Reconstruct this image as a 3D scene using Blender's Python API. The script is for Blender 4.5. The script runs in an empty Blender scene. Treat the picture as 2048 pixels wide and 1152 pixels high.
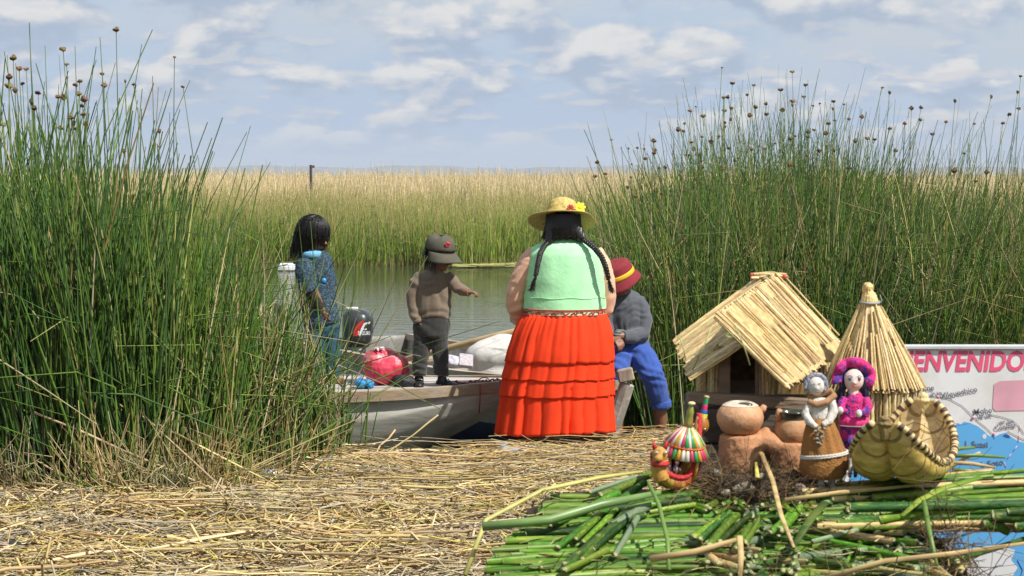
import bpy, bmesh, math, random
import numpy as np
from mathutils import Vector, Matrix, noise as mnoise
from mathutils.geometry import tessellate_polygon

# ------------------------------------------------------------------ camera, sky, sun, exposure
R = math.radians
scene = bpy.context.scene
COL = scene.collection
random.seed(7)
rng = np.random.default_rng(7)

FPX = 4000.0                       # focal length in photograph pixels (2048 wide)
TH = math.atan(224 / FPX)          # camera pitch below the horizon
CZ = 1.65                          # eye height above the reed island
WATER_Z = -0.25

cam_d = bpy.data.cameras.new('camera')
cam = bpy.data.objects.new('camera', cam_d)
COL.objects.link(cam)
cam.location = (0, 0, CZ)
cam.rotation_euler = (R(90) - TH, 0, 0)
cam_d.sensor_width = 36.0
cam_d.lens = 36.0 * FPX / 2048
cam_d.clip_start = 0.1
cam_d.clip_end = 40000
cam_d.dof.use_dof = True
cam_d.dof.focus_distance = 12.6
cam_d.dof.aperture_fstop = 22
scene.camera = cam

SUN = Vector((0.50, -0.36, 0.80)).normalized()
SUN_EL = math.asin(SUN.z)
SUN_AZ = math.atan2(SUN.x, SUN.y)

world = bpy.data.worlds.new('World')
scene.world = world
world.use_nodes = True


def build_world():
    nt = world.node_tree
    nt.nodes.clear()
    N = nt.nodes.new
    L = nt.links.new
    out = N('ShaderNodeOutputWorld')
    bg = N('ShaderNodeBackground')
    bg.inputs['Strength'].default_value = 0.1
    L(bg.outputs[0], out.inputs[0])
    sky = N('ShaderNodeTexSky')
    sky.sky_type = 'NISHITA'
    sky.sun_disc = False
    sky.sun_elevation = SUN_EL
    sky.sun_rotation = SUN_AZ
    sky.altitude = 3800
    sky.air_density = 1.0
    sky.dust_density = 0.6
    tc = N('ShaderNodeTexCoord')
    sep = N('ShaderNodeSeparateXYZ')
    L(tc.outputs['Generated'], sep.inputs[0])

    def mth(op, a, b=None, c=None, clamp=False):
        n = N('ShaderNodeMath')
        n.operation = op
        n.use_clamp = clamp
        for i, v in enumerate((a, b, c)):
            if v is None:
                continue
            if isinstance(v, (int, float)):
                n.inputs[i].default_value = v
            else:
                L(v, n.inputs[i])
        return n.outputs[0]

    az = mth('ARCTAN2', sep.outputs[0], sep.outputs[1])
    el = mth('ARCSINE', sep.outputs[2])
    # clouds flatten towards the horizon: compress elevation like a layer seen edge on
    elc = mth('POWER', mth('MAXIMUM', el, 0.0), 0.8)

    def cloud_noise(du, dv, sx, sy, det, seed, rough=0.55):
        cx = N('ShaderNodeCombineXYZ')
        L(mth('MULTIPLY_ADD', az, sx, du), cx.inputs[0])
        L(mth('MULTIPLY_ADD', elc, sy, dv), cx.inputs[1])
        cx.inputs[2].default_value = seed
        n = N('ShaderNodeTexNoise')
        n.inputs['Scale'].default_value = 1.0
        n.inputs['Detail'].default_value = det
        n.inputs['Roughness'].default_value = rough
        n.inputs['Distortion'].default_value = 0.1
        L(cx.outputs[0], n.inputs['Vector'])
        return n.outputs['Fac']

    def ramp(v, lo, hi):
        n = N('ShaderNodeMapRange')
        n.interpolation_type = 'SMOOTHSTEP'
        n.inputs['From Min'].default_value = lo
        n.inputs['From Max'].default_value = hi
        L(v, n.inputs['Value'])
        return n.outputs[0]

    def mix(f, a, b):
        n = N('ShaderNodeMix')
        n.data_type = 'RGBA'
        if isinstance(f, float):
            n.inputs[0].default_value = f
        else:
            L(f, n.inputs[0])
        for i, v in ((6, a), (7, b)):
            if isinstance(v, tuple):
                n.inputs[i].default_value = (*v, 1)
            else:
                L(v, n.inputs[i])
        return n.outputs[2]

    # pale hazy blue air low down, the clear sky above
    low = mix(ramp(el, 0.0, 0.10), (3.55, 4.45, 5.9), (4.0, 4.95, 6.1))
    base = mix(ramp(el, 0.10, 0.7), low, sky.outputs[0])
    # thin high veil
    veil = ramp(cloud_noise(3.1, 0.4, 4.5, 9.0, 4, 7.7), 0.42, 0.66)
    veil = mth('MULTIPLY', veil, ramp(el, 0.012, 0.06))
    base = mix(mth('MULTIPLY', veil, 0.75), base, (4.95, 5.2, 5.45))
    # cumulus bank: density, and light from above found by sampling a little higher
    d0 = cloud_noise(4.2, 0.0, 20.0, 26.0, 8, 2.3, 0.5)
    d1 = cloud_noise(4.1, 0.28, 20.0, 26.0, 8, 2.3, 0.5)
    dens = ramp(d0, 0.435, 0.53)
    lit = ramp(mth('SUBTRACT', d0, d1), -0.05, 0.12)
    ccol = mix(lit, (3.25, 3.95, 5.1), (6.5, 6.4, 6.25))
    fade = ramp(el, 0.004, 0.032)
    sky1 = mix(mth('MULTIPLY', mth('MULTIPLY', dens, fade), 0.92), base, ccol)
    # smaller low band, greyer
    e0 = cloud_noise(9.3, 2.0, 34.0, 75.0, 6, 5.1)
    e1 = cloud_noise(9.2, 2.3, 34.0, 75.0, 6, 5.1)
    dens2 = ramp(e0, 0.49, 0.60)
    lit2 = ramp(mth('SUBTRACT', e0, e1), -0.04, 0.12)
    ccol2 = mix(lit2, (3.4, 4.25, 5.6), (5.3, 5.35, 5.5))
    fade2 = mth('MULTIPLY', ramp(el, 0.004, 0.03), mth('SUBTRACT', 1.0, ramp(el, 0.05, 0.10)))
    sky2 = mix(mth('MULTIPLY', mth('MULTIPLY', dens2, fade2), 0.7), sky1, ccol2)
    L(sky2, bg.inputs['Color'])


build_world()

sun_d = bpy.data.lights.new('sun', 'SUN')
sun_d.energy = 5.0
sun_d.angle = R(0.53)
sun_d.color = (1.0, 0.955, 0.88)
sun = bpy.data.objects.new('sun', sun_d)
COL.objects.link(sun)
sun.rotation_euler = (-SUN).to_track_quat('-Z', 'Y').to_euler()
sun.location = SUN * 50

scene.render.engine = 'CYCLES'
scene.cycles.use_denoising = True
scene.cycles.max_bounces = 6
scene.cycles.transparent_max_bounces = 8
scene.view_settings.view_transform = 'Standard'
scene.view_settings.look = 'None'
scene.view_settings.exposure = 0.3
scene.view_settings.gamma = 1.0


# ------------------------------------------------------------------ helpers
def W(px, py, Y, d=0.0):
    """point on the photograph's ray (px, py) at distance Y in front of the camera, pushed d metres further"""
    u = (px - 1024) / FPX
    v = (576 - py) / FPX
    dy = math.cos(TH) + v * math.sin(TH)
    dz = -math.sin(TH) + v * math.cos(TH)
    k = Y / dy
    return Vector((u * k, Y + d, CZ + dz * k))


def PX(x, Y):
    return 1024 + x / Y * FPX


ORG = {}


def _props(o, label=None, cat=None, group=None, kind=None):
    if label:
        o['label'] = label
    if cat:
        o['category'] = cat
    if group:
        o['group'] = group
    if kind:
        o['kind'] = kind


def thing(name, label, cat, loc, group=None):
    o = bpy.data.objects.new(name, None)
    o.empty_display_size = 0.05
    COL.objects.link(o)
    o.location = loc
    ORG[o] = Vector(loc)
    _props(o, label, cat, group)
    return o


def add(name, me, mats, parent=None, origin=None, label=None, cat=None, group=None, kind=None):
    """link a mesh whose vertices are in world space; its origin becomes its parent's or the given point"""
    org = ORG[parent] if parent is not None else Vector(origin if origin is not None else (0, 0, 0))
    me.transform(Matrix.Translation(-org))
    if mats is not None:
        for m in (mats if isinstance(mats, (list, tuple)) else [mats]):
            me.materials.append(m)
    o = bpy.data.objects.new(name, me)
    COL.objects.link(o)
    if parent is not None:
        o.parent = parent
    else:
        o.location = org
    ORG[o] = org
    _props(o, label, cat, group, kind)
    return o


def inst(name, me, parent, M):
    """a piece that shares its mesh; M is its world matrix"""
    o = bpy.data.objects.new(name, me)
    COL.objects.link(o)
    if parent is not None:
        o.parent = parent
        o.matrix_basis = Matrix.Translation(-ORG[parent]) @ M
        ORG[o] = ORG[parent]
    else:
        o.matrix_basis = M
        ORG[o] = M.translation.copy()
    return o


def stick_matrix(p0, p1, ra, rb=None, roll=0.0):
    p0 = Vector(p0)
    p1 = Vector(p1)
    z = p1 - p0
    ln = z.length
    q = z.to_track_quat('Z', 'Y')
    return Matrix.Translation(p0) @ q.to_matrix().to_4x4() @ Matrix.Rotation(roll, 4, 'Z') @ Matrix.Diagonal((ra, rb or ra, ln, 1))


def unit_stick(offs, rads, n, cap_mi=0):
    """stick along z from 0 to 1 with level rings, so that it can be scaled long and thin"""
    m_ = MB()
    rows = []
    for (ox, oy, z), r in zip(offs, rads):
        ra, rb = r if isinstance(r, (list, tuple)) else (r, r)
        rows.append([(ox + ra * math.cos(2 * math.pi * k / n), oy + rb * math.sin(2 * math.pi * k / n), z) for k in range(n)])
    m_.quad_grid(rows)
    m_.fan(range(n - 1, -1, -1), cap_mi)
    m_.fan(range((len(rows) - 1) * n, len(rows) * n), cap_mi)
    return m_


class MB:
    """collects simple shapes into one mesh"""

    def __init__(self):
        self.v = []
        self.f = []
        self.m = []

    def quad_grid(self, rows, closed=True, mi=0, flip=False):
        b = len(self.v)
        n = len(rows[0])
        for r in rows:
            self.v.extend([tuple(p) for p in r])
        for i in range(len(rows) - 1):
            for j in range(n if closed else n - 1):
                k = (j + 1) % n
                q = (b + i * n + j, b + i * n + k, b + (i + 1) * n + k, b + (i + 1) * n + j)
                self.f.append(q[::-1] if flip else q)
                self.m.append(mi)
        return b

    def fan(self, idx, mi=0):
        self.f.append(tuple(idx))
        self.m.append(mi)

    def tube(self, pts, rad, n=10, ref=None, mi=0, caps=True):
        """loft along points; rad items are r or (ra, rb): ra along ref, rb across"""
        pts = [Vector(p) for p in pts]
        if not isinstance(rad, (list, tuple)):
            rad = [rad] * len(pts)
        rows = []
        a_prev = None
        for i, p in enumerate(pts):
            t = (pts[min(i + 1, len(pts) - 1)] - pts[max(i - 1, 0)])
            if t.length < 1e-9:
                t = Vector((0, 0, 1))
            t.normalize()
            if ref is not None:
                a = Vector(ref)
            elif a_prev is not None:
                a = a_prev
            else:
                a = Vector((1, 0, 0)) if abs(t.x) < 0.8 else Vector((0, 0, 1))
            a = a - t * a.dot(t)
            if a.length < 1e-6:
                a = t.orthogonal()
            a.normalize()
            a_prev = a
            b = t.cross(a)
            r = rad[i]
            ra, rb = r if isinstance(r, (list, tuple)) else (r, r)
            rows.append([p + a * (ra * math.cos(2 * math.pi * k / n)) + b * (rb * math.sin(2 * math.pi * k / n)) for k in range(n)])
        b0 = self.quad_grid(rows, True, mi)
        if caps:
            self.fan(range(b0 + n - 1, b0 - 1, -1), mi)
            e = b0 + (len(rows) - 1) * n
            self.fan(range(e, e + n), mi)
        return self

    def ell(self, c, r, M=None, nu=14, nv=9, mi=0):
        c = Vector(c)
        r = (r, r, r) if not isinstance(r, (list, tuple)) else r
        rows = []
        for i in range(nv + 1):
            ph = math.pi * (i / nv) * 0.996 + math.pi * 0.002
            row = []
            for j in range(nu):
                th = 2 * math.pi * j / nu
                p = Vector((r[0] * math.sin(ph) * math.cos(th), r[1] * math.sin(ph) * math.sin(th), -r[2] * math.cos(ph)))
                if M is not None:
                    p = M @ p
                row.append(c + p)
            rows.append(row)
        b0 = self.quad_grid(rows, True, mi)
        self.fan(range(b0 + nu - 1, b0 - 1, -1), mi)
        e = b0 + nv * nu
        self.fan(range(e, e + nu), mi)
        return self

    def box(self, c, size, M=None, mi=0, bev=0.0):
        c = Vector(c)
        hx, hy, hz = [s / 2 for s in size]
        if bev <= 0:
            cs = [Vector((x, y, z)) for z in (-hz, hz) for y in (-hy, hy) for x in (-hx, hx)]
            b = len(self.v)
            for p in cs:
                q = (M @ p) if M is not None else p
                self.v.append(tuple(c + q))
            for q in ((0, 2, 3, 1), (4, 5, 7, 6), (0, 1, 5, 4), (2, 6, 7, 3), (0, 4, 6, 2), (1, 3, 7, 5)):
                self.f.append(tuple(b + i for i in q))
                self.m.append(mi)
        else:
            rows = []
            for z, k in ((-hz, bev), (-hz + bev, 0), (hz - bev, 0), (hz, bev)):
                x, y = hx - k, hy - k
                xb, yb = x - bev, y - bev
                ring = [(x, yb), (xb, y), (-xb, y), (-x, yb), (-x, -yb), (-xb, -y), (xb, -y), (x, -yb)]
                rows.append([c + ((M @ Vector((u, w, z))) if M is not None else Vector((u, w, z))) for u, w in ring])
            b0 = self.quad_grid(rows, True, mi)
            self.fan(range(b0 + 7, b0 - 1, -1), mi)
            self.fan(range(b0 + 24, b0 + 32), mi)
        return self

    def lathe(self, c, prof, n=24, M=None, mi=0, caps=True):
        """prof: list of (r, z) bottom to top"""
        c = Vector(c)
        rows = []
        for r, z in prof:
            row = []
            for k in range(n):
                a = 2 * math.pi * k / n
                p = Vector((r * math.cos(a), r * math.sin(a), z))
                row.append(c + ((M @ p) if M is not None else p))
            rows.append(row)
        b0 = self.quad_grid(rows, True, mi)
        if caps:
            self.fan(range(b0 + n - 1, b0 - 1, -1), mi)
            e = b0 + (len(rows) - 1) * n
            self.fan(range(e, e + n), mi)
        return self

    def mesh(self, name='mesh', smooth=True):
        me = bpy.data.meshes.new(name)
        me.from_pydata([tuple(p) for p in self.v], [], self.f)
        me.polygons.foreach_set('material_index', self.m)
        me.polygons.foreach_set('use_smooth', [smooth] * len(self.f))
        me.update()
        return me


def blob(mb, voxel, smooth=4, name='blob', disp=None, fac=0.5):
    """fuse overlapping shapes into one continuous skin"""
    me = mb.mesh(name)
    o = bpy.data.objects.new('tmp', me)
    COL.objects.link(o)
    m = o.modifiers.new('r', 'REMESH')
    m.mode = 'VOXEL'
    m.voxel_size = voxel
    m.use_smooth_shade = True
    if smooth:
        s = o.modifiers.new('s', 'SMOOTH')
        s.iterations = smooth
        s.factor = fac
    dg = bpy.context.evaluated_depsgraph_get()
    out = bpy.data.meshes.new_from_object(o.evaluated_get(dg))
    bpy.data.objects.remove(o)
    bpy.data.meshes.remove(me)
    if disp:
        displace(out, disp)
    return out


def displace(me, fn):
    n = len(me.vertices)
    co = np.empty(n * 3)
    me.vertices.foreach_get('co', co)
    no = np.empty(n * 3)
    me.vertices.foreach_get('normal', no)
    co = co.reshape(-1, 3)
    no = no.reshape(-1, 3)
    d = np.array([fn(Vector(c)) for c in co])
    co = co + no * d[:, None]
    me.vertices.foreach_set('co', co.ravel())
    me.update()


def wrinkle(amp, sx, sy, sz, seed=0.0):
    def f(p):
        q = Vector((p.x * sx + seed, p.y * sy, p.z * sz))
        return amp * (mnoise.noise(q) + 0.5 * mnoise.noise(q * 2.1))
    return f


def strands(paths, rad, S=3, col=None, flat=None):
    """numpy: many thin stalks at once. paths (N,K,3), rad (N,K)"""
    Nn, K, _ = paths.shape
    t = np.gradient(paths, axis=1)
    t /= np.linalg.norm(t, axis=2, keepdims=True) + 1e-12
    ref = np.zeros_like(t)
    vert = np.abs(t[:, :, 2:3]) > 0.75
    ref[:] = np.where(vert, np.array([1.0, 0.0, 0.0]), np.array([0.0, 0.0, 1.0]))
    a = np.cross(t, ref)
    a /= np.linalg.norm(a, axis=2, keepdims=True) + 1e-12
    b = np.cross(t, a)
    ph = rng.uniform(0, 6.283, (Nn, 1, 1))
    verts = np.empty((Nn, K, S, 3))
    for s in range(S):
        an = ph + 2 * np.pi * s / S
        if flat is not None:
            an = np.full_like(ph, 2 * np.pi * s / S)
            verts[:, :, s] = paths + rad[:, :, None] * (a * np.cos(an) + flat * b * np.sin(an))
        else:
            verts[:, :, s] = paths + rad[:, :, None] * (a * np.cos(an) + b * np.sin(an))
    idx = np.arange(Nn * K * S).reshape(Nn, K, S)
    q = np.stack([idx[:, :-1], np.roll(idx, -1, 2)[:, :-1], np.roll(idx, -1, 2)[:, 1:], idx[:, 1:]], -1).reshape(-1, 4)
    c = None
    if col is not None:
        if col.ndim == 2:
            col = np.repeat(col[:, None], K, 1)
        c = np.repeat(col[:, :, None], S, 2).reshape(-1, 3)
    return verts.reshape(-1, 3), q, c


def np_mesh(name, parts, smooth=True):
    vs, qs, cs = [], [], []
    off = 0
    for v, q, c in parts:
        vs.append(v)
        qs.append(q + off)
        off += len(v)
        if c is not None:
            cs.append(c)
    v = np.concatenate(vs)
    q = np.concatenate(qs)
    me = bpy.data.meshes.new(name)
    me.vertices.add(len(v))
    me.vertices.foreach_set('co', v.ravel())
    me.loops.add(len(q) * 4)
    me.loops.foreach_set('vertex_index', q.ravel().astype(np.int32))
    me.polygons.add(len(q))
    me.polygons.foreach_set('loop_start', np.arange(0, len(q) * 4, 4, dtype=np.int32))
    me.polygons.foreach_set('use_smooth', np.full(len(q), smooth))
    me.update(calc_edges=True)
    if cs:
        c = np.concatenate(cs)
        at = me.color_attributes.new('Col', 'FLOAT_COLOR', 'POINT')
        at.data.foreach_set('color', np.concatenate([c, np.ones((len(c), 1))], 1).ravel())
    return me


# ------------------------------------------------------------------ materials
MATS = {}


def M(name, col=(0.5, 0.5, 0.5), rough=0.7, var=0.18, scale=25.0, bump=0.0, bscale=120.0, metal=0.0, rand=0.0, hue=0.0, attr=False,
      spec=0.5, col2=None, stretch=(1, 1, 1), sheen=0.0, trans=0.0, alpha=1.0, coat=0.0, pscale=None, pw=(0.45, 0.55), sss=0.0):
    if name in MATS:
        return MATS[name]
    m = bpy.data.materials.new(name)
    MATS[name] = m
    m.use_nodes = True
    nt = m.node_tree
    N = nt.nodes.new
    L = nt.links.new
    b = nt.nodes['Principled BSDF']
    b.inputs['Roughness'].default_value = rough
    b.inputs['Metallic'].default_value = metal
    b.inputs['Specular IOR Level'].default_value = spec
    if sheen:
        b.inputs['Sheen Weight'].default_value = sheen
    if trans:
        b.inputs['Transmission Weight'].default_value = trans
    if alpha < 1:
        b.inputs['Alpha'].default_value = alpha
    if coat:
        b.inputs['Coat Weight'].default_value = coat
    if sss:
        b.inputs['Subsurface Weight'].default_value = sss
        b.inputs['Subsurface Scale'].default_value = 0.01
    tc = N('ShaderNodeTexCoord')
    mp = N('ShaderNodeMapping')
    mp.inputs['Scale'].default_value = stretch
    L(tc.outputs['Object'], mp.inputs[0])
    nz = N('ShaderNodeTexNoise')
    nz.inputs['Scale'].default_value = scale
    nz.inputs['Detail'].default_value = 5
    L(mp.outputs[0], nz.inputs['Vector'])
    if attr:
        at = N('ShaderNodeVertexColor')
        at.layer_name = 'Col'
        cur = at.outputs[0]
    else:
        rgb = N('ShaderNodeRGB')
        rgb.outputs[0].default_value = (*col, 1)
        cur = rgb.outputs[0]
    if col2 is not None:
        n2 = N('ShaderNodeTexNoise')
        n2.inputs['Scale'].default_value = pscale or scale * 0.3
        n2.inputs['Detail'].default_value = 6
        n2.inputs['Roughness'].default_value = 0.65
        L(mp.outputs[0], n2.inputs['Vector'])
        mr = N('ShaderNodeMapRange')
        mr.inputs['From Min'].default_value = pw[0]
        mr.inputs['From Max'].default_value = pw[1]
        L(n2.outputs['Fac'], mr.inputs['Value'])
        mx = N('ShaderNodeMix')
        mx.data_type = 'RGBA'
        L(mr.outputs[0], mx.inputs[0])
        L(cur, mx.inputs[6])
        mx.inputs[7].default_value = (*col2, 1)
        cur = mx.outputs[2]
    hsv = N('ShaderNodeHueSaturation')
    L(cur, hsv.inputs['Color'])
    mr2 = N('ShaderNodeMapRange')
    mr2.inputs['From Min'].default_value = 0.3
    mr2.inputs['From Max'].default_value = 0.7
    mr2.inputs['To Min'].default_value = 1 - var
    mr2.inputs['To Max'].default_value = 1 + var
    L(nz.outputs['Fac'], mr2.inputs['Value'])
    val = mr2.outputs[0]
    if rand or hue:
        oi = N('ShaderNodeObjectInfo')
        if rand:
            mr3 = N('ShaderNodeMapRange')
            mr3.inputs['To Min'].default_value = 1 - rand
            mr3.inputs['To Max'].default_value = 1 + rand
            L(oi.outputs['Random'], mr3.inputs['Value'])
            mu = N('ShaderNodeMath')
            mu.operation = 'MULTIPLY'
            L(val, mu.inputs[0])
            L(mr3.outputs[0], mu.inputs[1])
            val = mu.outputs[0]
        if hue:
            wn = N('ShaderNodeTexWhiteNoise')
            wn.noise_dimensions = '1D'
            L(oi.outputs['Random'], wn.inputs['W'])
            mr4 = N('ShaderNodeMapRange')
            mr4.inputs['To Min'].default_value = 0.5 - hue
            mr4.inputs['To Max'].default_value = 0.5 + hue
            L(wn.outputs['Value'], mr4.inputs['Value'])
            L(mr4.outputs[0], hsv.inputs['Hue'])
    L(val, hsv.inputs['Value'])
    L(hsv.outputs[0], b.inputs['Base Color'])
    if bump:
        nb = N('ShaderNodeTexNoise')
        nb.inputs['Scale'].default_value = bscale
        nb.inputs['Detail'].default_value = 4
        L(mp.outputs[0], nb.inputs['Vector'])
        bp = N('ShaderNodeBump')
        bp.inputs['Strength'].default_value = bump
        bp.inputs['Distance'].default_value = 0.01
        L(nb.outputs['Fac'], bp.inputs['Height'])
        L(bp.outputs[0], b.inputs['Normal'])
    return m


def leafy(name):
    """stalk colours from the mesh, with a little light let through"""
    m = M(name, attr=True, rough=0.6, var=0.2, scale=9, spec=0.25)
    return m


def lerp(a, b, t):
    return a + (b - a) * t


def interp(x, xs, ys):
    return float(np.interp(x, xs, ys))
# ------------------------------------------------------------------ the setting: water, hills, island, reeds
def water_material():
    m = bpy.data.materials.new('lake_water')
    m.use_nodes = True
    nt = m.node_tree
    b = nt.nodes['Principled BSDF']
    b.inputs['Base Color'].default_value = (0.045, 0.055, 0.030, 1)
    b.inputs['Roughness'].default_value = 0.04
    b.inputs['IOR'].default_value = 1.33
    tc = nt.nodes.new('ShaderNodeTexCoord')
    prev = None
    for sc, st, dist, det in (((1.6, 6.0, 1), 0.44, 0.022, 3), ((7.0, 26.0, 1), 0.30, 0.005, 2)):
        mp = nt.nodes.new('ShaderNodeMapping')
        mp.inputs['Scale'].default_value = sc
        nt.links.new(tc.outputs['Object'], mp.inputs[0])
        nz = nt.nodes.new('ShaderNodeTexNoise')
        nz.inputs['Scale'].default_value = 1.0
        nz.inputs['Detail'].default_value = det
        nt.links.new(mp.outputs[0], nz.inputs['Vector'])
        bp = nt.nodes.new('ShaderNodeBump')
        bp.inputs['Strength'].default_value = st
        bp.inputs['Distance'].default_value = dist
        nt.links.new(nz.outputs['Fac'], bp.inputs['Height'])
        if prev is not None:
            nt.links.new(prev.outputs[0], bp.inputs['Normal'])
        prev = bp
    nt.links.new(prev.outputs[0], b.inputs['Normal'])
    return m


mb = MB()
S_ = 9000
mb.quad_grid([[(-S_, -2000, WATER_Z), (S_, -2000, WATER_Z)], [(-S_, 12000, WATER_Z), (S_, 12000, WATER_Z)]], closed=False)
add('water', mb.mesh('water'), water_material(), kind='structure')

# far hills beyond the lake
rows = []
for j in range(7):
    row = []
    for i in range(161):
        x = lerp(-3200, 3200, i / 160)
        h = 34 + 40 * max(0, mnoise.noise(Vector((x / 620 + 3.2, 1.3, 0)))) + 14 * mnoise.noise(Vector((x / 210, 4.2, 0))) + 5 * mnoise.noise(Vector((x / 70, 2.2, 0)))
        h = max(4, h)
        k = math.sin(min(1, j / 4) * math.pi / 2) if j <= 4 else math.cos((j - 4) / 2 * math.pi / 2)
        row.append((x, 7000 + j * 140 + 60 * mnoise.noise(Vector((x / 300, j * 1.0, 0))), WATER_Z - 1 + (h + 1) * k))
    rows.append(row)
mb = MB()
mb.quad_grid(rows, closed=False)
add('hills', mb.mesh('hills'), M('hill_scrub', (0.10, 0.11, 0.075), 0.95, 0.3, 0.02, col2=(0.16, 0.13, 0.09), pscale=0.01), kind='structure')


def edge_y(x):
    return interp(x, [-6, -2.6, -1.9, -1.0, -0.2, 0.5, 1.0, 1.6, 6], [10.55, 10.6, 11.0, 12.05, 12.3, 12.6, 13.35, 13.6, 13.7])


def ground_z(x, y):
    hump = interp(x, [-6, -1.2, -0.4, 0.2, 0.7, 1.2, 6], [0, -0.06, -0.11, -0.08, -0.09, -0.13, -0.10]) * interp(y, [9.5, 11.6, 14], [0, 1, 1])
    z = hump + 0.03 * mnoise.noise(Vector((x * 1.3, y * 1.3, 0))) + 0.015 * mnoise.noise(Vector((x * 4, y * 4, 3)))
    e = edge_y(x) + 0.12 * mnoise.noise(Vector((x * 2.2, 7.7, 0)))
    if y > e:
        z -= min(0.9, (y - e) * 1.6)
    return z


NXG, NYG = 110, 140
rows = []
for j in range(NYG + 1):
    y = lerp(-6, 15.0, j / NYG)
    rows.append([(x, y, ground_z(x, y)) for x in [lerp(-8, 8, i / NXG) for i in range(NXG + 1)]])
mb = MB()
mb.quad_grid(rows, closed=False)
GROUND = add('ground', mb.mesh('ground'), M('trodden_straw', (0.10, 0.07, 0.03), 0.95, 0.45, 30, bump=0.8, bscale=50, col2=(0.045, 0.03, 0.015), pscale=14), kind='structure')

# --- dry reed litter lying on the island
STRAW = np.array([[0.52, 0.35, 0.12], [0.60, 0.44, 0.18], [0.40, 0.27, 0.11], [0.32, 0.25, 0.15], [0.46, 0.40, 0.28], [0.22, 0.13, 0.05], [0.46, 0.40, 0.09], [0.66, 0.52, 0.26]])


def litter_paths(n, xr, yr, lr, K=4, lift=0.05, main=0.0, spread=0.5, zf=None, bend=0.10):
    x = rng.uniform(*xr, n)
    y = rng.uniform(*yr, n)
    ang = main + rng.normal(0, spread, n)
    wild = rng.random(n) < 0.15
    ang[wild] = rng.uniform(0, np.pi, wild.sum())
    ln = rng.uniform(*lr, n)
    t = np.linspace(-0.5, 0.5, K)[None, :]
    curve = rng.normal(0, bend, n)[:, None] * (t ** 2 - 0.08) * 4
    dx, dy = np.cos(ang)[:, None], np.sin(ang)[:, None]
    X = x[:, None] + (dx * t - dy * curve) * ln[:, None]
    Y = y[:, None] + (dy * t + dx * curve) * ln[:, None]
    Z = np.empty_like(X)
    for i in range(n):
        z0 = ground_z(x[i], y[i])
        for k in range(K):
            Z[i, k] = max(ground_z(X[i, k], Y[i, k]), z0 - 0.12)
    tilt = rng.normal(0, 0.035, n)[:, None] * t * 2
    up = np.abs(rng.normal(0, lift * 0.5, n))[:, None] + 0.006
    Z = Z + up + np.abs(tilt) * 0.3 + tilt * 0.5
    return np.stack([X, Y, Z], -1)


def straw_cols(n, w=None):
    c = STRAW[rng.choice(len(STRAW), n, p=w)] * rng.uniform(0.65, 1.3, (n, 1))
    return c


parts = []
n = 13500
P = litter_paths(n, (-3.6, 3.6), (7.4, 12.5), (0.12, 0.62), spread=0.55, lift=0.06)
# keep only what lies on the island
ok = np.array([p[:, 1].max() < edge_y(p[0, 0]) + 0.12 for p in P])
P = P[ok]
n = len(P)
rad = np.repeat(rng.uniform(0.0022, 0.0072, n)[:, None], P.shape[1], 1) * np.linspace(1.0, 0.75, P.shape[1])


def patchy(P, c):
    g = np.array([mnoise.noise(Vector((p[0, 0] * 1.7, p[0, 1] * 2.6, 4.4))) for p in P])[:, None]
    g2 = np.array([mnoise.noise(Vector((p[0, 0] * 4.5, p[0, 1] * 6.0, 9.4))) for p in P])[:, None]
    grey = np.clip(g * 1.3, 0, 0.55)
    return (c * (1 - grey) + c.mean(1, keepdims=True) * np.array([1.08, 0.98, 0.84]) * grey) * (1 + 0.4 * g2)


parts.append(strands(P, rad, 4, patchy(P, straw_cols(n)), flat=0.55))
# fine shredded fibre between the stalks
P = litter_paths(9000, (-3.2, 2.6), (7.4, 12.4), (0.05, 0.30), K=3, spread=0.9, lift=0.05, bend=0.25)
ok = np.array([p[:, 1].max() < edge_y(p[0, 0]) + 0.05 for p in P])
P = P[ok]
parts.append(strands(P, np.full(P.shape[:2], 0.0016) * rng.uniform(0.6, 1.4, (len(P), 1)), 3, patchy(P, straw_cols(len(P)) * 0.9)))
# short chopped bits and shreds near the viewer
P = litter_paths(6500, (-3.0, 1.2), (7.4, 10.4), (0.04, 0.18), K=2, spread=1.0, lift=0.07)
rad = np.repeat(rng.uniform(0.003, 0.0075, len(P))[:, None], 2, 1)
w = np.array([2, 3, 1, 1, 1, .6, 1.2, 3.0])
parts.append(strands(P, rad, 4, patchy(P, straw_cols(len(P), w / w.sum())), flat=0.35))
# greyer rotted pile at the water's edge
P = litter_paths(4200, (-1.1, 1.5), (10.8, 13.3), (0.15, 0.7), spread=0.45, lift=0.09, main=0.1)
ok = np.array([p[:, 1].max() < edge_y(p[0, 0]) + 0.15 for p in P])
P = P[ok]
w = np.array([1.2, 1, 1.2, 2.0, 1.8, .7, .3, .8])
rad = np.repeat(rng.uniform(0.002, 0.005, len(P))[:, None], P.shape[1], 1)
parts.append(strands(P, rad, 4, straw_cols(len(P), w / w.sum()), flat=0.6))
straw_mat = M('dry_straw', attr=True, rough=0.6, var=0.28, scale=40, spec=0.35)
litter = add('straw_litter', np_mesh('straw_litter', parts), straw_mat, parent=GROUND, kind='stuff')

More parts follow.
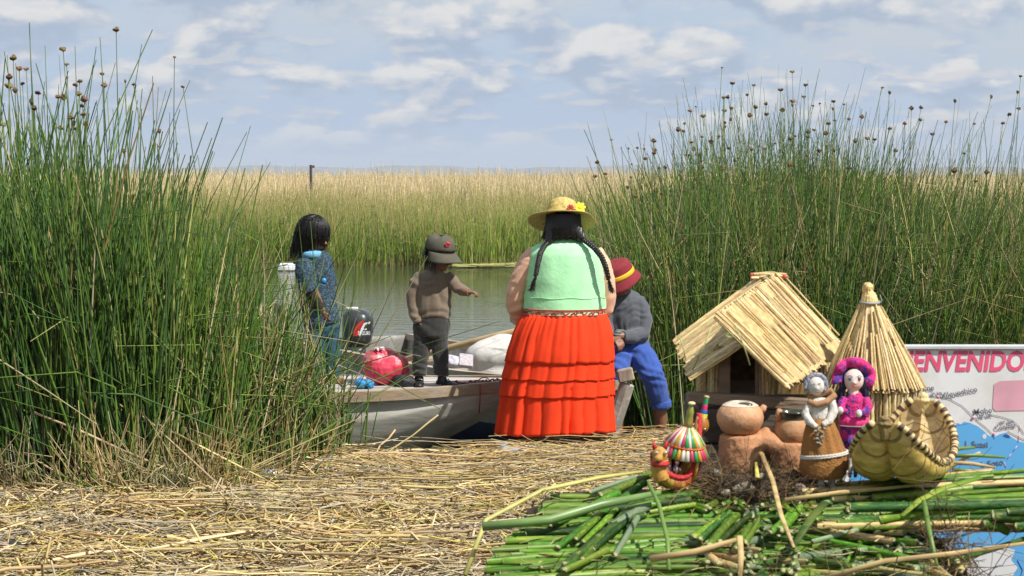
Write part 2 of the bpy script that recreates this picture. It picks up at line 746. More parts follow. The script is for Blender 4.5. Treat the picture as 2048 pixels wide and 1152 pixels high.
# the larger dry stalks that can be picked out one by one
straw_meshes = []
for k in range(5):
    pts = [(0.0, 0, 0), (1.6 * math.sin(k), 0.8, 0.25), (2.6 * math.cos(k * 2), -0.5, 0.5), (1.2 * math.sin(k * 3), 0.6, 0.78), (0, 0, 1)]
    m_ = unit_stick(pts, [1.0, 0.97, 0.93, 0.86, 0.75], 5)
    me_ = m_.mesh('dry_reed')
    me_.materials.append(M('dry_reed_%d' % (k % 3), [(0.56, 0.42, 0.19), (0.46, 0.36, 0.20), (0.60, 0.48, 0.25)][k % 3], 0.55, 0.22, 8, rand=0.3, hue=0.02, stretch=(1, 1, 12)))
    straw_meshes.append(me_)
for i in range(230):
    x = random.uniform(-2.6, 1.1)
    y = random.uniform(7.6, 12.2) if i % 3 else random.uniform(7.6, 9.6)
    if y > edge_y(x) - 0.1:
        continue
    a = random.gauss(0, 0.45)
    ln = random.uniform(0.3, 1.15)
    x1, y1 = x + math.cos(a) * ln, y + math.sin(a) * ln
    if y1 > edge_y(x1) - 0.05:
        continue
    p0 = Vector((x, y, ground_z(x, y) + random.uniform(0.035, 0.08)))
    p1 = Vector((x1, y1, ground_z(x1, y1) + random.uniform(0.035, 0.10)))
    r = random.uniform(0.0045, 0.0085)
    inst('dry_reed', random.choice(straw_meshes), GROUND, stick_matrix(p0, p1, r, r * 0.7, random.uniform(0, 6)))
# stalks that cross the foot of the reed bed, read off the photograph
for (ax, ay, ay_d, bx, by, by_d) in [(60, 822, 10.35, 440, 985, 10.2), (90, 735, 10.5, 560, 975, 10.3), (180, 730, 10.6, 470, 1000, 10.0), (0, 880, 10.4, 105, 940, 10.3),
                                     (790, 830 + 30, 12.2, 740, 925, 11.6), (700, 905, 11.9, 880, 932, 11.5), (876, 830, 12.15, 775, 905, 11.8), (350, 815, 10.9, 420, 808, 10.9),
                                     (240, 790, 10.6, 310, 740, 10.7), (60, 965, 10.2, 330, 1010, 9.9), (640, 905, 11.6, 1000, 915, 11.6), (570, 925, 11.3, 930, 945, 11.2)]:
    r = 0.007
    inst('dry_reed', random.choice(straw_meshes), GROUND, stick_matrix(W(ax, ay, ay_d), W(bx, by, by_d), r, r * 0.8, random.uniform(0, 6)))

# --- standing reeds
GREEN = np.array([[0.066, 0.128, 0.020], [0.088, 0.155, 0.024], [0.052, 0.102, 0.030], [0.108, 0.172, 0.032], [0.074, 0.128, 0.044], [0.140, 0.190, 0.038]]) * np.array([0.98, 1.08, 0.92])
DRYC = np.array([[0.42, 0.33, 0.15], [0.34, 0.24, 0.10], [0.50, 0.42, 0.24], [0.36, 0.36, 0.12]])


def standing(x, y, z0, h, lean_sd, K, r0, dry=0.1, drift=(0, 0), kink=0.0, tipr=0.25, greens=GREEN, gold_top=None, curl=0.12, clump=1.0, clump_f=3.2, fan=None):
    n = len(x)
    t = np.linspace(0, 1, K)[None, :]
    lx = rng.normal(drift[0], lean_sd, n)[:, None]
    ly = rng.normal(drift[1], lean_sd, n)[:, None]
    cx = rng.normal(0, curl, n)[:, None]
    cy = rng.normal(0, curl, n)[:, None]
    n1 = np.array([mnoise.noise(Vector((a * clump_f, b * clump_f, 1.5))) for a, b in zip(x, y)])
    n2 = np.array([mnoise.noise(Vector((a * clump_f * 1.3, b * clump_f * 1.3, 8.5))) for a, b in zip(x, y)])
    n3 = np.array([mnoise.noise(Vector((a * clump_f * 0.8, b * clump_f * 0.8, 3.1))) for a, b in zip(x, y)])
    clump = np.broadcast_to(np.asarray(clump, float), (n,))
    lx = lx + (clump * 0.26 * n1)[:, None]
    if fan is not None:
        lx = lx + fan[:, None]
    ly = ly + (clump * 0.15 * n2)[:, None]
    h = h * (1 + clump * 0.30 * n2)
    X = x[:, None] + h[:, None] * (lx * t + cx * t ** 2 * 0.6)
    Y = y[:, None] + h[:, None] * (ly * t + cy * t ** 2 * 0.6)
    slant = np.sqrt(np.clip(1 - lx ** 2 - ly ** 2, 0.15, 1))
    Z = z0[:, None] + h[:, None] * t * slant
    if kink > 0:
        kk = rng.random(n) < kink
        kt = rng.uniform(0.45, 0.85, n)[:, None]
        over = np.clip(t - kt, 0, 1) * kk[:, None]
        sx = rng.normal(0, 1.0, n)[:, None]
        X = X + over * h[:, None] * np.sign(sx) * 0.9
        Z = Z - over * h[:, None] * rng.uniform(0.7, 1.5, n)[:, None]
    paths = np.stack([X, Y, Z], -1)
    taper = np.linspace(1, tipr, K)[None, :] ** 0.8
    rad = r0[:, None] * taper
    col = greens[rng.integers(0, len(greens), n)] * rng.uniform(0.7, 1.3, (n, 1))
    dm = rng.random(n) < dry
    col[dm] = DRYC[rng.integers(0, len(DRYC), dm.sum())] * rng.uniform(0.6, 1.15, (dm.sum(), 1))
    col = col * np.stack([1 + clump * 0.7 * n3, 1 + clump * 0.5 * n3, 1 + clump * 0.3 * n3], -1)
    C = np.repeat(col[:, None], K, 1)
    # lower part of every stalk is tan and papery
    foot = np.clip(1 - t / 0.16, 0, 1)[..., None] * 0.75
    C = C * (1 - foot) + np.array([0.30, 0.22, 0.10]) * foot
    if gold_top is not None:
        g = np.clip((t - gold_top[0]) / (gold_top[1] - gold_top[0]), 0, 1)[..., None] * rng.uniform(0.4, 1, (n, 1, 1))
        C = C * (1 - g) + np.array(gold_top[2]) * g
    return paths, rad, C


reed_mat = leafy('reed_stalk')

# left bed, growing along the near edge of the island
parts = []


def left_top_py(px):
    return np.interp(px, [-200, 0, 120, 240, 300, 360, 430, 500, 560, 620, 690, 740], [250, 255, 245, 290, 370, 450, 520, 570, 610, 650, 720, 790])


def left_near(px):
    return np.interp(px, [-300, 0, 300, 450, 560, 640, 740], [10.35, 10.35, 10.35, 10.55, 11.0, 11.5, 12.2])


n = 6900
yy = 10.35 + 2.4 * rng.random(n) ** 1.25
px = rng.uniform(-260, 735, n)
keep = (yy > left_near(px)) & (yy < np.interp(px, [-300, 450, 600, 740], [12.9, 12.75, 12.6, 12.55])) & (rng.random(n) < np.interp(px, [0, 480, 600, 690, 740], [1, 0.95, 0.62, 0.32, 0.12]))
yy, px = yy[keep], px[keep]
xx = (px - 1024) / FPX * yy
top = left_top_py(px)
ztop = CZ + (352 - top) * yy / FPX
n = len(xx)
z0 = np.array([max(ground_z(a, b), -0.3) for a, b in zip(xx, yy)])
h = (ztop - z0) * rng.uniform(0.45, 1.06, n)
tall = rng.random(n) < 0.04
h[tall] *= rng.uniform(1.05, 1.25, tall.sum())
h = np.clip(h, 0.2, 2.6)
p, r, c = standing(xx, yy, z0, h, 0.11, 6, rng.uniform(0.0044, 0.0104, n), dry=0.07, drift=(-0.02, 0.0), kink=0.08, fan=np.where(px < 260, np.clip((px - 260) / 300, -1, 0) * 0.12, 0.0), curl=0.15, clump=np.interp(px, [0, 350, 520], [1.0, 0.8, 0.45]))
parts.append(strands(p, r, 4, c))
# slanting and fallen stalks woven through the bed
n = 420
px = rng.uniform(-100, 690, n)
yy = rng.uniform(10.35, 11.6, n)
yy = np.maximum(yy, left_near(px))
xx = (px - 1024) / FPX * yy
z0 = rng.uniform(0.0, 0.5, n)
p, r, c = standing(xx, yy, z0, rng.uniform(0.5, 1.2, n), 0.42, 5, rng.uniform(0.003, 0.006, n), dry=0.35, kink=0.2)
parts.append(strands(p, r, 4, c))
# dry broken stubble at the foot
n = 1500
px = np.concatenate([rng.normal(300, 90, 900), rng.uniform(-150, 680, 600)])
yy = left_near(px) + rng.uniform(-0.25, 0.35, n)
xx = (px - 1024) / FPX * yy
z0 = np.array([max(ground_z(a, b), -0.3) for a, b in zip(xx, yy)])
p, r, c = standing(xx, yy, z0, rng.uniform(0.08, 0.5, n), 0.38, 4, rng.uniform(0.003, 0.0065, n), dry=0.95, kink=0.25, greens=GREEN * 1.1)
parts.append(strands(p, r, 4, c))
add('reed_bed', np_mesh('reed_bed', parts), reed_mat, label='dense bed of green reeds growing beside the grey boat', cat='reeds', kind='stuff')

# right bed, behind the seated person and the straw huts
parts = []


def right_top_py(px):
    return np.interp(px, [1150, 1185, 1240, 1330, 1400, 1480, 1600, 1720, 1800, 1900, 2048, 2300], [560, 470, 430, 385, 335, 300, 300, 330, 385, 410, 400, 380])


n = 18000
yy = 13.9 + 8.5 * rng.random(n) ** 1.3
px = rng.uniform(1165, 2330, n)
keep = (rng.random(n) < np.interp(px, [1165, 1200, 1260], [0.12, 0.55, 1.0])) & ((yy > 14.6) | (px > 1300))
yy, px = yy[keep], px[keep]
xx = (px - 1024) / FPX * yy
n = len(xx)
ztop = CZ + (352 - right_top_py(px)) * yy / FPX
z0 = np.full(n, WATER_Z - 0.1)
h = (ztop - z0) * rng.uniform(0.5, 1.05, n)
low = rng.random(n) < np.interp(yy, [13.9, 16], [0.6, 0.0])
h[low] *= rng.uniform(0.45, 0.8, low.sum())
p, r, c = standing(xx, yy, z0, h, 0.12, 6, rng.uniform(0.0040, 0.0094, n), dry=0.11, drift=(0.02, 0), kink=0.10, fan=np.clip((px - 1560) / 420, -1, 1) * 0.13, curl=0.16, clump_f=2.2, greens=GREEN * np.array([1.05, 0.98, 0.9]))
parts.append(strands(p, r, 3, c))
n = 1500
px = rng.uniform(1230, 2300, n)
yy = rng.uniform(13.9, 18, n)
xx = (px - 1024) / FPX * yy
p, r, c = standing(xx, yy, rng.uniform(0.0, 1.1, n), rng.uniform(0.4, 1.2, n), 0.5, 5, rng.uniform(0.003, 0.0055, n), dry=0.5, kink=0.2)
parts.append(strands(p, r, 3, c))
# fine bare stalk tips above the mass
n = 680
px = rng.uniform(1200, 2300, n)
yy = rng.uniform(14.5, 19, n)
xx = (px - 1024) / FPX * yy
ztop = CZ + (352 - (right_top_py(px) - rng.uniform(10, 150, n) * np.interp(px, [1200, 1350, 1450], [0.35, 0.6, 1]))) * yy / FPX
p, r, c = standing(xx, yy, np.full(n, 0.3), ztop - 0.3, 0.10, 6, rng.uniform(0.0032, 0.0050, n), dry=0.12, drift=(0.02, 0), fan=np.clip((px - 1560) / 420, -1, 1) * 0.10, clump=0.6)
parts.append(strands(p, r, 3, c))
add('reed_bed', np_mesh('reed_bed', parts), reed_mat, label='tall bed of green reeds behind the model straw huts', cat='reeds', kind='stuff')

# far field across the channel: green front, golden tops behind
parts = []
n = 46000
yy = 43.0 + 9 * rng.random(n) ** 1.4 + 0.5 * np.sin(rng.uniform(0, 6, n))
xx = rng.uniform(-0.31, 0.31, n) * yy
yy = yy + 0.8 * np.sin(xx * 0.8) + 0.5 * np.sin(xx * 2.1)
topz = np.interp(yy, [43, 46, 53], [1.10, 1.30, 1.46])
h = (topz - WATER_Z + 0.1) * rng.uniform(0.35, 1.06, n)
p, r, c = standing(xx, yy, np.full(n, WATER_Z - 0.1), h, 0.10, 4, rng.uniform(0.005, 0.010, n), dry=0.16, greens=GREEN * np.array([1.9, 1.6, 1.2]), kink=0.05,
                   gold_top=(0.70, 1.0, (0.58, 0.46, 0.20)), clump=0.6, clump_f=0.7)
parts.append(strands(p, r, 3, c))
n = 40000
yy = 50 + 75 * rng.random(n) ** 1.6
xx = rng.uniform(-0.31, 0.31, n) * yy
h = np.interp(yy, [50, 60, 125], [1.72, 1.92, 1.98]) * rng.uniform(0.76, 1.09, n)
clump = np.array([mnoise.noise(Vector((a * 0.11, b * 0.06, 0))) for a, b in zip(xx, yy)])
h += 0.30 * clump
lone = rng.random(n) < 0.04
h[lone] += rng.uniform(0.05, 0.4, lone.sum())
GOLD = np.array([[0.74, 0.57, 0.29], [0.80, 0.65, 0.38], [0.66, 0.51, 0.26], [0.84, 0.71, 0.46]])
p, r, c = standing(xx, yy, np.full(n, WATER_Z), h, 0.09, 4, rng.uniform(0.006, 0.011, n) * (yy / 55), dry=0.12, greens=GOLD, tipr=0.3, clump=0.3, clump_f=0.3)
parts.append(strands(p, r, 3, c))
# the marsh runs on to the horizon: ever coarser rows
n = 26000
yy = 125 * (2600 / 125) ** (rng.random(n) ** 1.15)
xx = rng.uniform(-0.33, 0.33, n) * yy
h = rng.uniform(1.55, 1.98, n) + 0.10 * np.sin(xx / yy * 60) + 0.08 * np.sin(xx / yy * 173 + 1) + np.where(rng.random(n) < 0.01, 0.35, 0)
p, r, c = standing(xx, yy, np.full(n, WATER_Z), h, 0.06, 3, 0.012 * (yy / 55) * rng.uniform(0.7, 1.3, n), dry=0.12, greens=GOLD, tipr=0.5, clump=0.0)
parts.append(strands(p, r, 3, c))
add('reed_marsh', np_mesh('reed_marsh', parts), reed_mat, label='wide marsh of golden topped reeds across the channel', cat='reeds', kind='stuff')

# yellow mat of floating weed along the far bank
P = []
n = 300
xs = rng.uniform(-1.2, 3.0, n)
ys = 41.9 + rng.normal(0, 0.25, n) + 0.3 * np.sin(xs * 2)
ang = rng.normal(0, 0.3, n)
t = np.linspace(-0.5, 0.5, 3)
ln = rng.uniform(0.2, 0.9, n)
P = np.stack([xs[:, None] + np.cos(ang)[:, None] * t * ln[:, None], ys[:, None] + np.sin(ang)[:, None] * t * ln[:, None], np.full((n, 3), WATER_Z + 0.02) + rng.uniform(0, 0.04, (n, 1))], -1)
wc = np.array([[0.34, 0.34, 0.12]]) * rng.uniform(0.6, 1.2, (n, 1))
add('floating_weed', np_mesh('floating_weed', [strands(P, np.full((n, 3), 0.012), 4, wc)]), reed_mat, label='thin yellow raft of floating weed along the far bank', cat='weed', kind='stuff')

# --- tall single reeds with seed heads, each a plant of its own
SEED = M('seed_head', (0.10, 0.045, 0.028), 0.9, 0.5, 200, rand=0.5, hue=0.03, col2=(0.24, 0.17, 0.06), pscale=120)
STALK = M('tall_stalk', (0.075, 0.125, 0.040), 0.5, 0.2, 6, rand=0.35, hue=0.025)


def seed_mesh(k):
    m_ = MB()
    rr = random.Random(k)
    for i in range(9):
        d = Vector((rr.gauss(0, 1), rr.gauss(0, 1), rr.gauss(0, 0.7))).normalized()
        m_.ell(d * 0.55, (0.55, 0.55, 0.5), nu=6, nv=4)
    me = m_.mesh('seed_head', smooth=False)
    me.materials.append(SEED)
    return me


seed_meshes = [seed_mesh(i) for i in range(4)]


def reed_label(px, seed):
    size = 'plump rusty' if seed > 0.0194 else ('small dark' if seed > 0.0143 else 'tiny')
    if px < 480:
        where = ('where the reeds beside the boat stand tallest' if px < 135 else ('between the tallest reeds and the boat' if px < 240 else 'at the thin edge before the water'))
        return 'green reed with %s seed head %s' % (size, where), 'seeded reeds in the bed beside the boat'
    where = ('behind the straw and maroon hats' if px < 1330 else (('behind the doorway side of the gabled straw house' if px < 1480 else ('behind the roof ridge of the gabled straw house' if px < 1610 else ('behind the point of the round hut' if px < 1800 else 'above the welcome board')))))
    return 'green reed with %s seed head %s' % (size, where), 'seeded reeds in the bed behind the huts'


def tall_reed(px, py, base_px, Y, label, group, r=0.0042, seed=0.018, bow=0.0, z0=0.0):
    seed = seed * 1.25
    if seed:
        label, group = reed_label(px, seed)
    tip = W(px, py, Y)
    base = Vector(((base_px - 1024) / FPX * Y, Y + random.uniform(-0.15, 0.15), z0))
    root = thing('tall_reed', label, 'reed', base, group)
    pts, rad = [], []
    K = 7
    for i in range(K):
        t = i / (K - 1)
        q = base.lerp(tip, t)
        q.x += bow * math.sin(math.pi * t) * (tip.z - base.z) * 0.25
        q.z += abs(bow) * math.sin(math.pi * t) * (tip.z - base.z) * 0.18
        pts.append(q)
        rad.append(lerp(r, r * 0.42, t))
    m_ = MB()
    m_.tube(pts, rad, n=5)
    add('stem', m_.mesh('stem'), STALK, root)
    if seed:
        inst('seed_head', random.choice(seed_meshes), root, Matrix.Translation(tip) @ Matrix.Rotation(random.uniform(0, 6), 4, 'Z') @ Matrix.Diagonal((seed, seed, seed * random.uniform(0.75, 1.0), 1)))
    return root


LL = 'slender green reed with a brown seed head rising from the bed beside the boat'
LG = 'seeded reeds in the bed beside the boat'
kz = 0.434
for (zx, zy, big) in [(535, 135, 1), (290, 222, 1.1), (60, 265, 1.1), (88, 313, 1), (307, 295, .8), (42, 353, 1), (103, 382, .8), (471, 337, .8), (367, 372, .9), (349, 388, .9), (480, 392, .9), (577, 373, .6),
                      (615, 388, .6), (364, 431, .9), (176, 425, 1), (268, 443, 1), (293, 447, 1), (145, 468, 1), (388, 455, 1.2), (158, 497, .9), (379, 485, .8), (384, 523, .9), (329, 540, .9), (338, 567, .9),
                      (394, 570, .8), (347, 590, .8), (280, 588, .9), (735, 604, .8), (570, 695, .8), (733, 672, .6), (804, 262, .5), (843, 398, .7), (15, 570, 1), (40, 392, 1.3), (120, 315, .8), (70, 415, 1)]:
    x_, y_ = zx * kz, zy * kz
    Y_ = random.uniform(10.6, 11.8)
    lean = random.uniform(40, 90) if x_ < 180 else random.uniform(10, 50)
    if zx == 843:
        lean = 130
    if zx in (804, 535):
        lean = 25
    if zx == 615:
        lean = 140
    tall_reed(x_, y_, x_ + lean, Y_, LL, LG, seed=0.0155 * big, r=0.0052, bow=-0.1 * random.random())
RL = 'slender green reed with a dark seed head rising from the bed behind the huts'
RG = 'seeded reeds in the bed behind the huts'
z3 = [(847, 100, .5), (908, 188, 1), (1252, 122, .9), (1030, 200, .8), (993, 258, .7), (855, 272, .9), (880, 270, .9), (1185, 226, 1), (1330, 200, .8), (1319, 268, .8), (1255, 292, 1.1), (1254, 316, .8), (1040, 328, 1),
      (1101, 308, .8), (861, 348, 1), (903, 332, .8), (665, 347, 1), (697, 325, .4), (740, 378, 1), (1195, 345, 1.1), (1008, 375, 1), (1105, 368, .9), (1490, 293, .9), (1486, 337, .8), (1372, 320, .6), (1410, 306, .6), (1551, 312, .5),
      (1580, 395, .8), (1654, 383, .9), (898, 398, .8), (866, 440, .8), (864, 418, .6), (596, 457, 1.1), (626, 464, .9), (631, 422, .6), (1460, 420, 1), (1497, 406, .6), (1378, 457, .8), (1345, 472, .9), (1342, 500, .9), (1447, 478, 1.2),
      (1270, 494, .7), (1243, 508, .9), (1616, 522, 1), (1685, 507, 1), (669, 527, .9), (733, 500, .6), (784, 527, 1), (828, 497, .7), (683, 568, 1), (758, 567, .9), (650, 605, .9), (708, 600, 1.1), (730, 640, .6), (833, 620, .7),
      (889, 563, .9), (1018, 570, .9), (1098, 565, .7), (1152, 537, .6), (1407, 580, 1.1), (1495, 575, .9), (1449, 551, .8), (1336, 604, .8), (1240, 663, 1), (210, 515, .6), (127, 645, .8), (175, 711, .9), (115, 724, 1), (308, 567, .5), (360, 562, .6),
      (455, 521, 1), (459, 577, 1), (454, 592, .9), (405, 622, 1), (399, 568, .6), (327, 657, .5), (520, 675, .8), (484, 680, .7), (301, 791, .8), (352, 842, 1), (193, 877, 1), (322, 733, .6), (623, 808, 1), (1060, 788, 1), (832, 995, 1),
      (497, 825, .7), (940, 622, .7), (922, 636, .8), (850, 688, .8), (790, 703, .9), (734, 672, .9), (1546, 732, .8), (1580, 680, 1), (453, 815, 1), (720, 758, .8)]
for (zx, zy, big) in z3:
    x_, y_ = 1150 + zx * 0.347, 100 + zy * 0.347
    Y_ = random.uniform(14.4, 16.5)
    tall_reed(x_, y_, x_ + random.uniform(-40, 75) * (1 if x_ < 1500 else -0.5), Y_, RL, RG, seed=0.0165 * big, r=0.0048, bow=0.12 * random.gauss(0, 1))
z4 = [(860, 213, .9), (585, 178, .8), (555, 156, .7), (677, 243, .9), (718, 240, .9), (650, 307, .8), (586, 327, .9), (715, 292, .8), (612, 420, .9), (765, 350, .9), (822, 300, .7), (523, 374, .8), (1012, 195, .8), (1134, 108, .8), (1122, 176, .7),
      (1128, 243, 1), (1087, 268, .9), (1060, 305, .8), (940, 308, .6), (857, 504, 1.2), (993, 512, 1), (946, 548, .9), (898, 432, .7), (1030, 620, .7), (655, 567, .7)]
for (zx, zy, big) in z4:
    x_, y_ = 1500 + zx * 0.477, 100 + zy * 0.477
    Y_ = random.uniform(14.2, 16.0)
    tall_reed(x_, y_, x_ - random.uniform(20, 190), Y_, RL, RG, seed=0.0165 * big, r=0.0048, bow=0.15 * random.gauss(0.3, 1))
# a few bare ones
BL = 'bare green reed tip standing clear against the sky beside the boat'
for (x_, y_) in [(60, 80), (90, 90), (150, 92), (200, 75), (305, 152), (276, 215), (350, 240), (397, 315), (15, 110)]:
    tall_reed(x_, y_, x_ + random.uniform(5, 45), random.uniform(10.6, 11.7), BL, 'bare reeds beside the boat', seed=0, r=0.0052)
for (px_, py0, py1, Y_, lab) in [(622, 330, 420, 52.0, 'dark weathered post standing in the far golden reeds'), (1347, 376, 470, 24.0, 'thin grey pole standing in the reeds behind the straw hat')]:
    m_ = MB()
    top_ = W(px_, py0, Y_)
    wdt = 3.0 * Y_ / FPX
    m_.tube([(top_.x + 0.02, Y_, WATER_Z - 0.2), (top_.x + 0.01, Y_, lerp(WATER_Z, top_.z, 0.5)), (top_.x - 0.004, Y_, top_.z - 0.05), (top_.x, Y_, top_.z)], [wdt, wdt * 0.95, wdt * 0.9, wdt * 1.05], n=8)
    if Y_ > 40:
        m_.tube([(top_.x - 0.02, Y_, top_.z - 0.06), (top_.x + 0.09, Y_, top_.z - 0.03)], 0.03, n=6)
    add('wooden_post', m_.mesh('post', smooth=False), M('old_post_%d' % Y_, (0.10, 0.085, 0.075) if Y_ > 40 else (0.35, 0.35, 0.34), 0.9, 0.4, 20, stretch=(1, 1, 0.2)), origin=(top_.x, Y_, WATER_Z), label=lab, cat='post')
# ------------------------------------------------------------------ boats and what lies in them
WOOD_PALE = M('weathered_plank', (0.42, 0.37, 0.30), 0.8, 0.3, 10, bump=0.3, bscale=60, stretch=(0.25, 1, 1), col2=(0.30, 0.22, 0.14), pscale=5)
WOOD_DECK = M('deck_board', (0.50, 0.47, 0.43), 0.8, 0.25, 12, bump=0.25, bscale=50, stretch=(0.2, 1, 1), rand=0.12, col2=(0.36, 0.33, 0.30), pscale=6)
HULL = M('worn_white_paint', (0.56, 0.54, 0.48), 0.6, 0.2, 6, bump=0.15, bscale=25, col2=(0.28, 0.255, 0.21), pscale=4.0, pw=(0.44, 0.74), stretch=(0.35, 1, 2.2))
NAVY = M('navy_paint', (0.02, 0.035, 0.085), 0.5, 0.25, 8)


def hull_boat(root, bow, stern, half, z_gun, z_keel, rake, hull_mat, plank_mat, deck, lower_mat=None, name_len=28, sheer=0.06, lap=0.014):
    """open plank boat between two points (xy), bow first"""
    bow = Vector((*bow, 0))
    stern = Vector((*stern, 0))
    ax = (stern - bow)
    ln = ax.length
    ax.normalize()
    lat = Vector((-ax.y, ax.x, 0))
    NS, NT = 40, 24

    def sect(s):
        """s metres from the bow: half beam, gunwale z, keel z"""
        b = half * min(1.0, (1 - (1 - min(1, s / (ln * 0.45))) ** 2.2))
        zg = z_gun + sheer * max(0, 1 - s / (ln * 0.35)) ** 1.6
        zk = lerp(zg - 0.03, z_keel, min(1, (s / rake)) ** 0.95)
        return max(b, 0.012), zg, zk

    def pt(s, t, side):
        b, zg, zk = sect(s)
        w = b * (1 - 0.93 * t ** 3.2) * (1 - 0.10 * t)
        z = lerp(zg, zk, t ** 0.9)
        st = (t * 4) % 1.0
        w += lap * (1 - st) * (1 - t) * min(1, s / 0.4) * (0.8 + 0.4 * math.sin(t * 9))
        return bow + ax * s + lat * (side * w) + Vector((0, 0, z))

    ss = [ln * (i / NS) ** 1.25 for i in range(NS + 1)]
    m_ = MB()
    for side in (-1, 1):
        rows = [[pt(s, k / NT, side) for k in range(NT + 1)] for s in ss]
        b0 = len(m_.v)
        m_.quad_grid(rows, closed=False, flip=(side > 0))
        if lower_mat:
            for i in range(len(m_.f) - NS * NT, len(m_.f)):
                if ((i - (len(m_.f) - NS * NT)) % NT) > NT * 0.42:
                    m_.m[i] = 1
    # transom
    tr = [pt(ln, k / NT, -1) for k in range(NT + 1)] + [pt(ln, k / NT, 1) for k in range(NT, -1, -1)]
    b0 = len(m_.v)
    m_.v.extend([tuple(p) for p in tr])
    m_.fan(range(b0, b0 + len(tr)))
    o = add('hull', m_.mesh('hull'), [hull_mat] + ([lower_mat] if lower_mat else []), root)
    sm = o.modifiers.new('thick', 'SOLIDIFY')
    sm.thickness = 0.012
    for side in (-1, 1):
        m_ = MB()
        rows = []
        for s in ss:
            b, zg, zk = sect(s)
            c = bow + ax * s + lat * (side * (b + 0.012)) + Vector((0, 0, zg))
            jit = 0.004 * mnoise.noise(Vector((s * 6, side, 0)))
            rows.append([c + lat * (side * 0.022) + Vector((0, 0, 0.012 + jit)), c + lat * (side * -0.03) + Vector((0, 0, 0.014 + jit)),
                         c + lat * (side * -0.03) + Vector((0, 0, -0.04)), c + lat * (side * 0.022) + Vector((0, 0, -0.052 + jit))])
        m_.quad_grid(rows, closed=True, flip=(side < 0))
        m_.fan(range(0, 4))
        m_.fan(range(len(m_.v) - 4, len(m_.v)))
        add('gunwale', m_.mesh('gunwale', smooth=False), plank_mat, root)
    return ax, lat, ln, sect, bow


# near boat: pale hull, bow to the right, moored against the island
B1 = thing('rowing_boat', 'worn greyish white wooden boat with a boarded deck, two children standing on it', 'boat', (-1.2, 13.3, WATER_Z))
ax, lat, ln, sect, bow = hull_boat(B1, (0.20, 13.10), (-3.6, 13.38), 0.56, 0.265, -0.42, 1.3, HULL, WOOD_PALE, True)
nb = 8
for k in range(nb):
    # deck boards run along the boat and follow its outline
    m_ = MB()
    rows = []
    for i in range(25):
        s = 0.05 + (2.9) * (i / 24)
        b, zg, zk = sect(s)
        bb = b - 0.012
        l0 = lerp(-bb, bb, k / nb) + 0.004
        l1 = lerp(-bb, bb, (k + 1) / nb) - 0.004
        z = 0.272 + 0.002 * (k % 3) + 0.05 * max(0, 1 - s / 1.3) ** 1.6
        c = bow + ax * s
        rows.append([c + lat * l0 + Vector((0, 0, z)), c + lat * l1 + Vector((0, 0, z)), c + lat * l1 + Vector((0, 0, z - 0.018)), c + lat * l0 + Vector((0, 0, z - 0.018))])
    m_.quad_grid(rows, closed=True)
    add('deck_board', m_.mesh('deck_board', smooth=False), WOOD_DECK, B1)
# ring bolt
m_ = MB()
c = W(968, 762, 12.98)
m_.tube([c + Vector((0.035 * math.cos(a), 0.01 * math.sin(a * 2), 0.022 * math.sin(a))) for a in [i * math.pi / 10 for i in range(11)]], 0.0035, n=6)
add('ring_bolt', m_.mesh('ring_bolt'), M('old_brass', (0.30, 0.24, 0.12), 0.45, 0.2, 30, metal=0.8), B1)

# far boat: bow behind the standing person, outboard at its stern
B2 = thing('motor_boat', 'long wooden boat with grey sides and navy bottom, moored behind the pale boat', 'boat', (-0.2, 15, WATER_Z))
ax2, lat2, ln2, sect2, bow2 = hull_boat(B2, (0.72, 13.15), (-1.42, 17.05), 0.58, 0.27, -0.42, 0.55, M('grey_side_paint', (0.42, 0.42, 0.40), 0.65, 0.25, 8, col2=(0.25, 0.24, 0.22), pscale=4), WOOD_PALE, False, NAVY, sheer=0.02)
m_ = MB()
p0, p1 = W(1262, 742, 13.02), W(1222, 872, 13.08)
m_.tube([p1, p1.lerp(p0, 0.5), p1.lerp(p0, 0.80)], [(0.045, 0.03), (0.05, 0.035), (0.05, 0.038)], n=8, ref=(1, 0, 0))
add('stem_post', m_.mesh('stem_post', smooth=False), M('chalky_paint', (0.58, 0.57, 0.52), 0.75, 0.25, 10, col2=(0.36, 0.33, 0.28), pscale=6), B2)
m_ = MB()
rotm = Matrix.Rotation(R(-12), 3, 'Y')
m_.box(W(1251, 750, 13.02), (0.105, 0.07, 0.085), M=rotm, bev=0.008)
add('stem_head', m_.mesh('stem_head', smooth=False), M('end_grain', (0.33, 0.27, 0.21), 0.9, 0.35, 18, bump=0.4, bscale=50, stretch=(1, 1, 0.25)), B2)
m_ = MB()
for (s0, s1) in ((0.06, 0.62),):
    rows = []
    for i in range(9):
        s = lerp(s0, s1, i / 8)
        b, zg, zk = sect2(s)
        c = bow2 + ax2 * s
        rows.append([c - lat2 * b + Vector((0, 0, zg + 0.018)), c + lat2 * b + Vector((0, 0, zg + 0.018)), c + lat2 * b + Vector((0, 0, zg - 0.01)), c - lat2 * b + Vector((0, 0, zg - 0.01))])
    m_.quad_grid(rows, closed=True)
add('fore_deck', m_.mesh('fore_deck', smooth=False), WOOD_PALE, B2)
for s in (1.5, 2.6, 3.7):
    b, zg, zk = sect2(s)
    m_ = MB()
    rz = math.atan2(lat2.y, lat2.x)
    m_.box(bow2 + ax2 * s + Vector((0, 0, 0.13)), (2 * b - 0.05, 0.24, 0.03), M=Matrix.Rotation(rz, 3, 'Z'), bev=0.004)
    add('thwart', m_.mesh('thwart', smooth=False), WOOD_PALE, B2)
m_ = MB()
rows = []
for i in range(9):
    s = lerp(0.6, ln2 - 0.05, i / 8)
    b, zg, zk = sect2(s)
    b *= 0.75
    c = bow2 + ax2 * s
    rows.append([c - lat2 * b + Vector((0, 0, -0.14)), c + lat2 * b + Vector((0, 0, -0.14))])
m_.quad_grid(rows, closed=False)
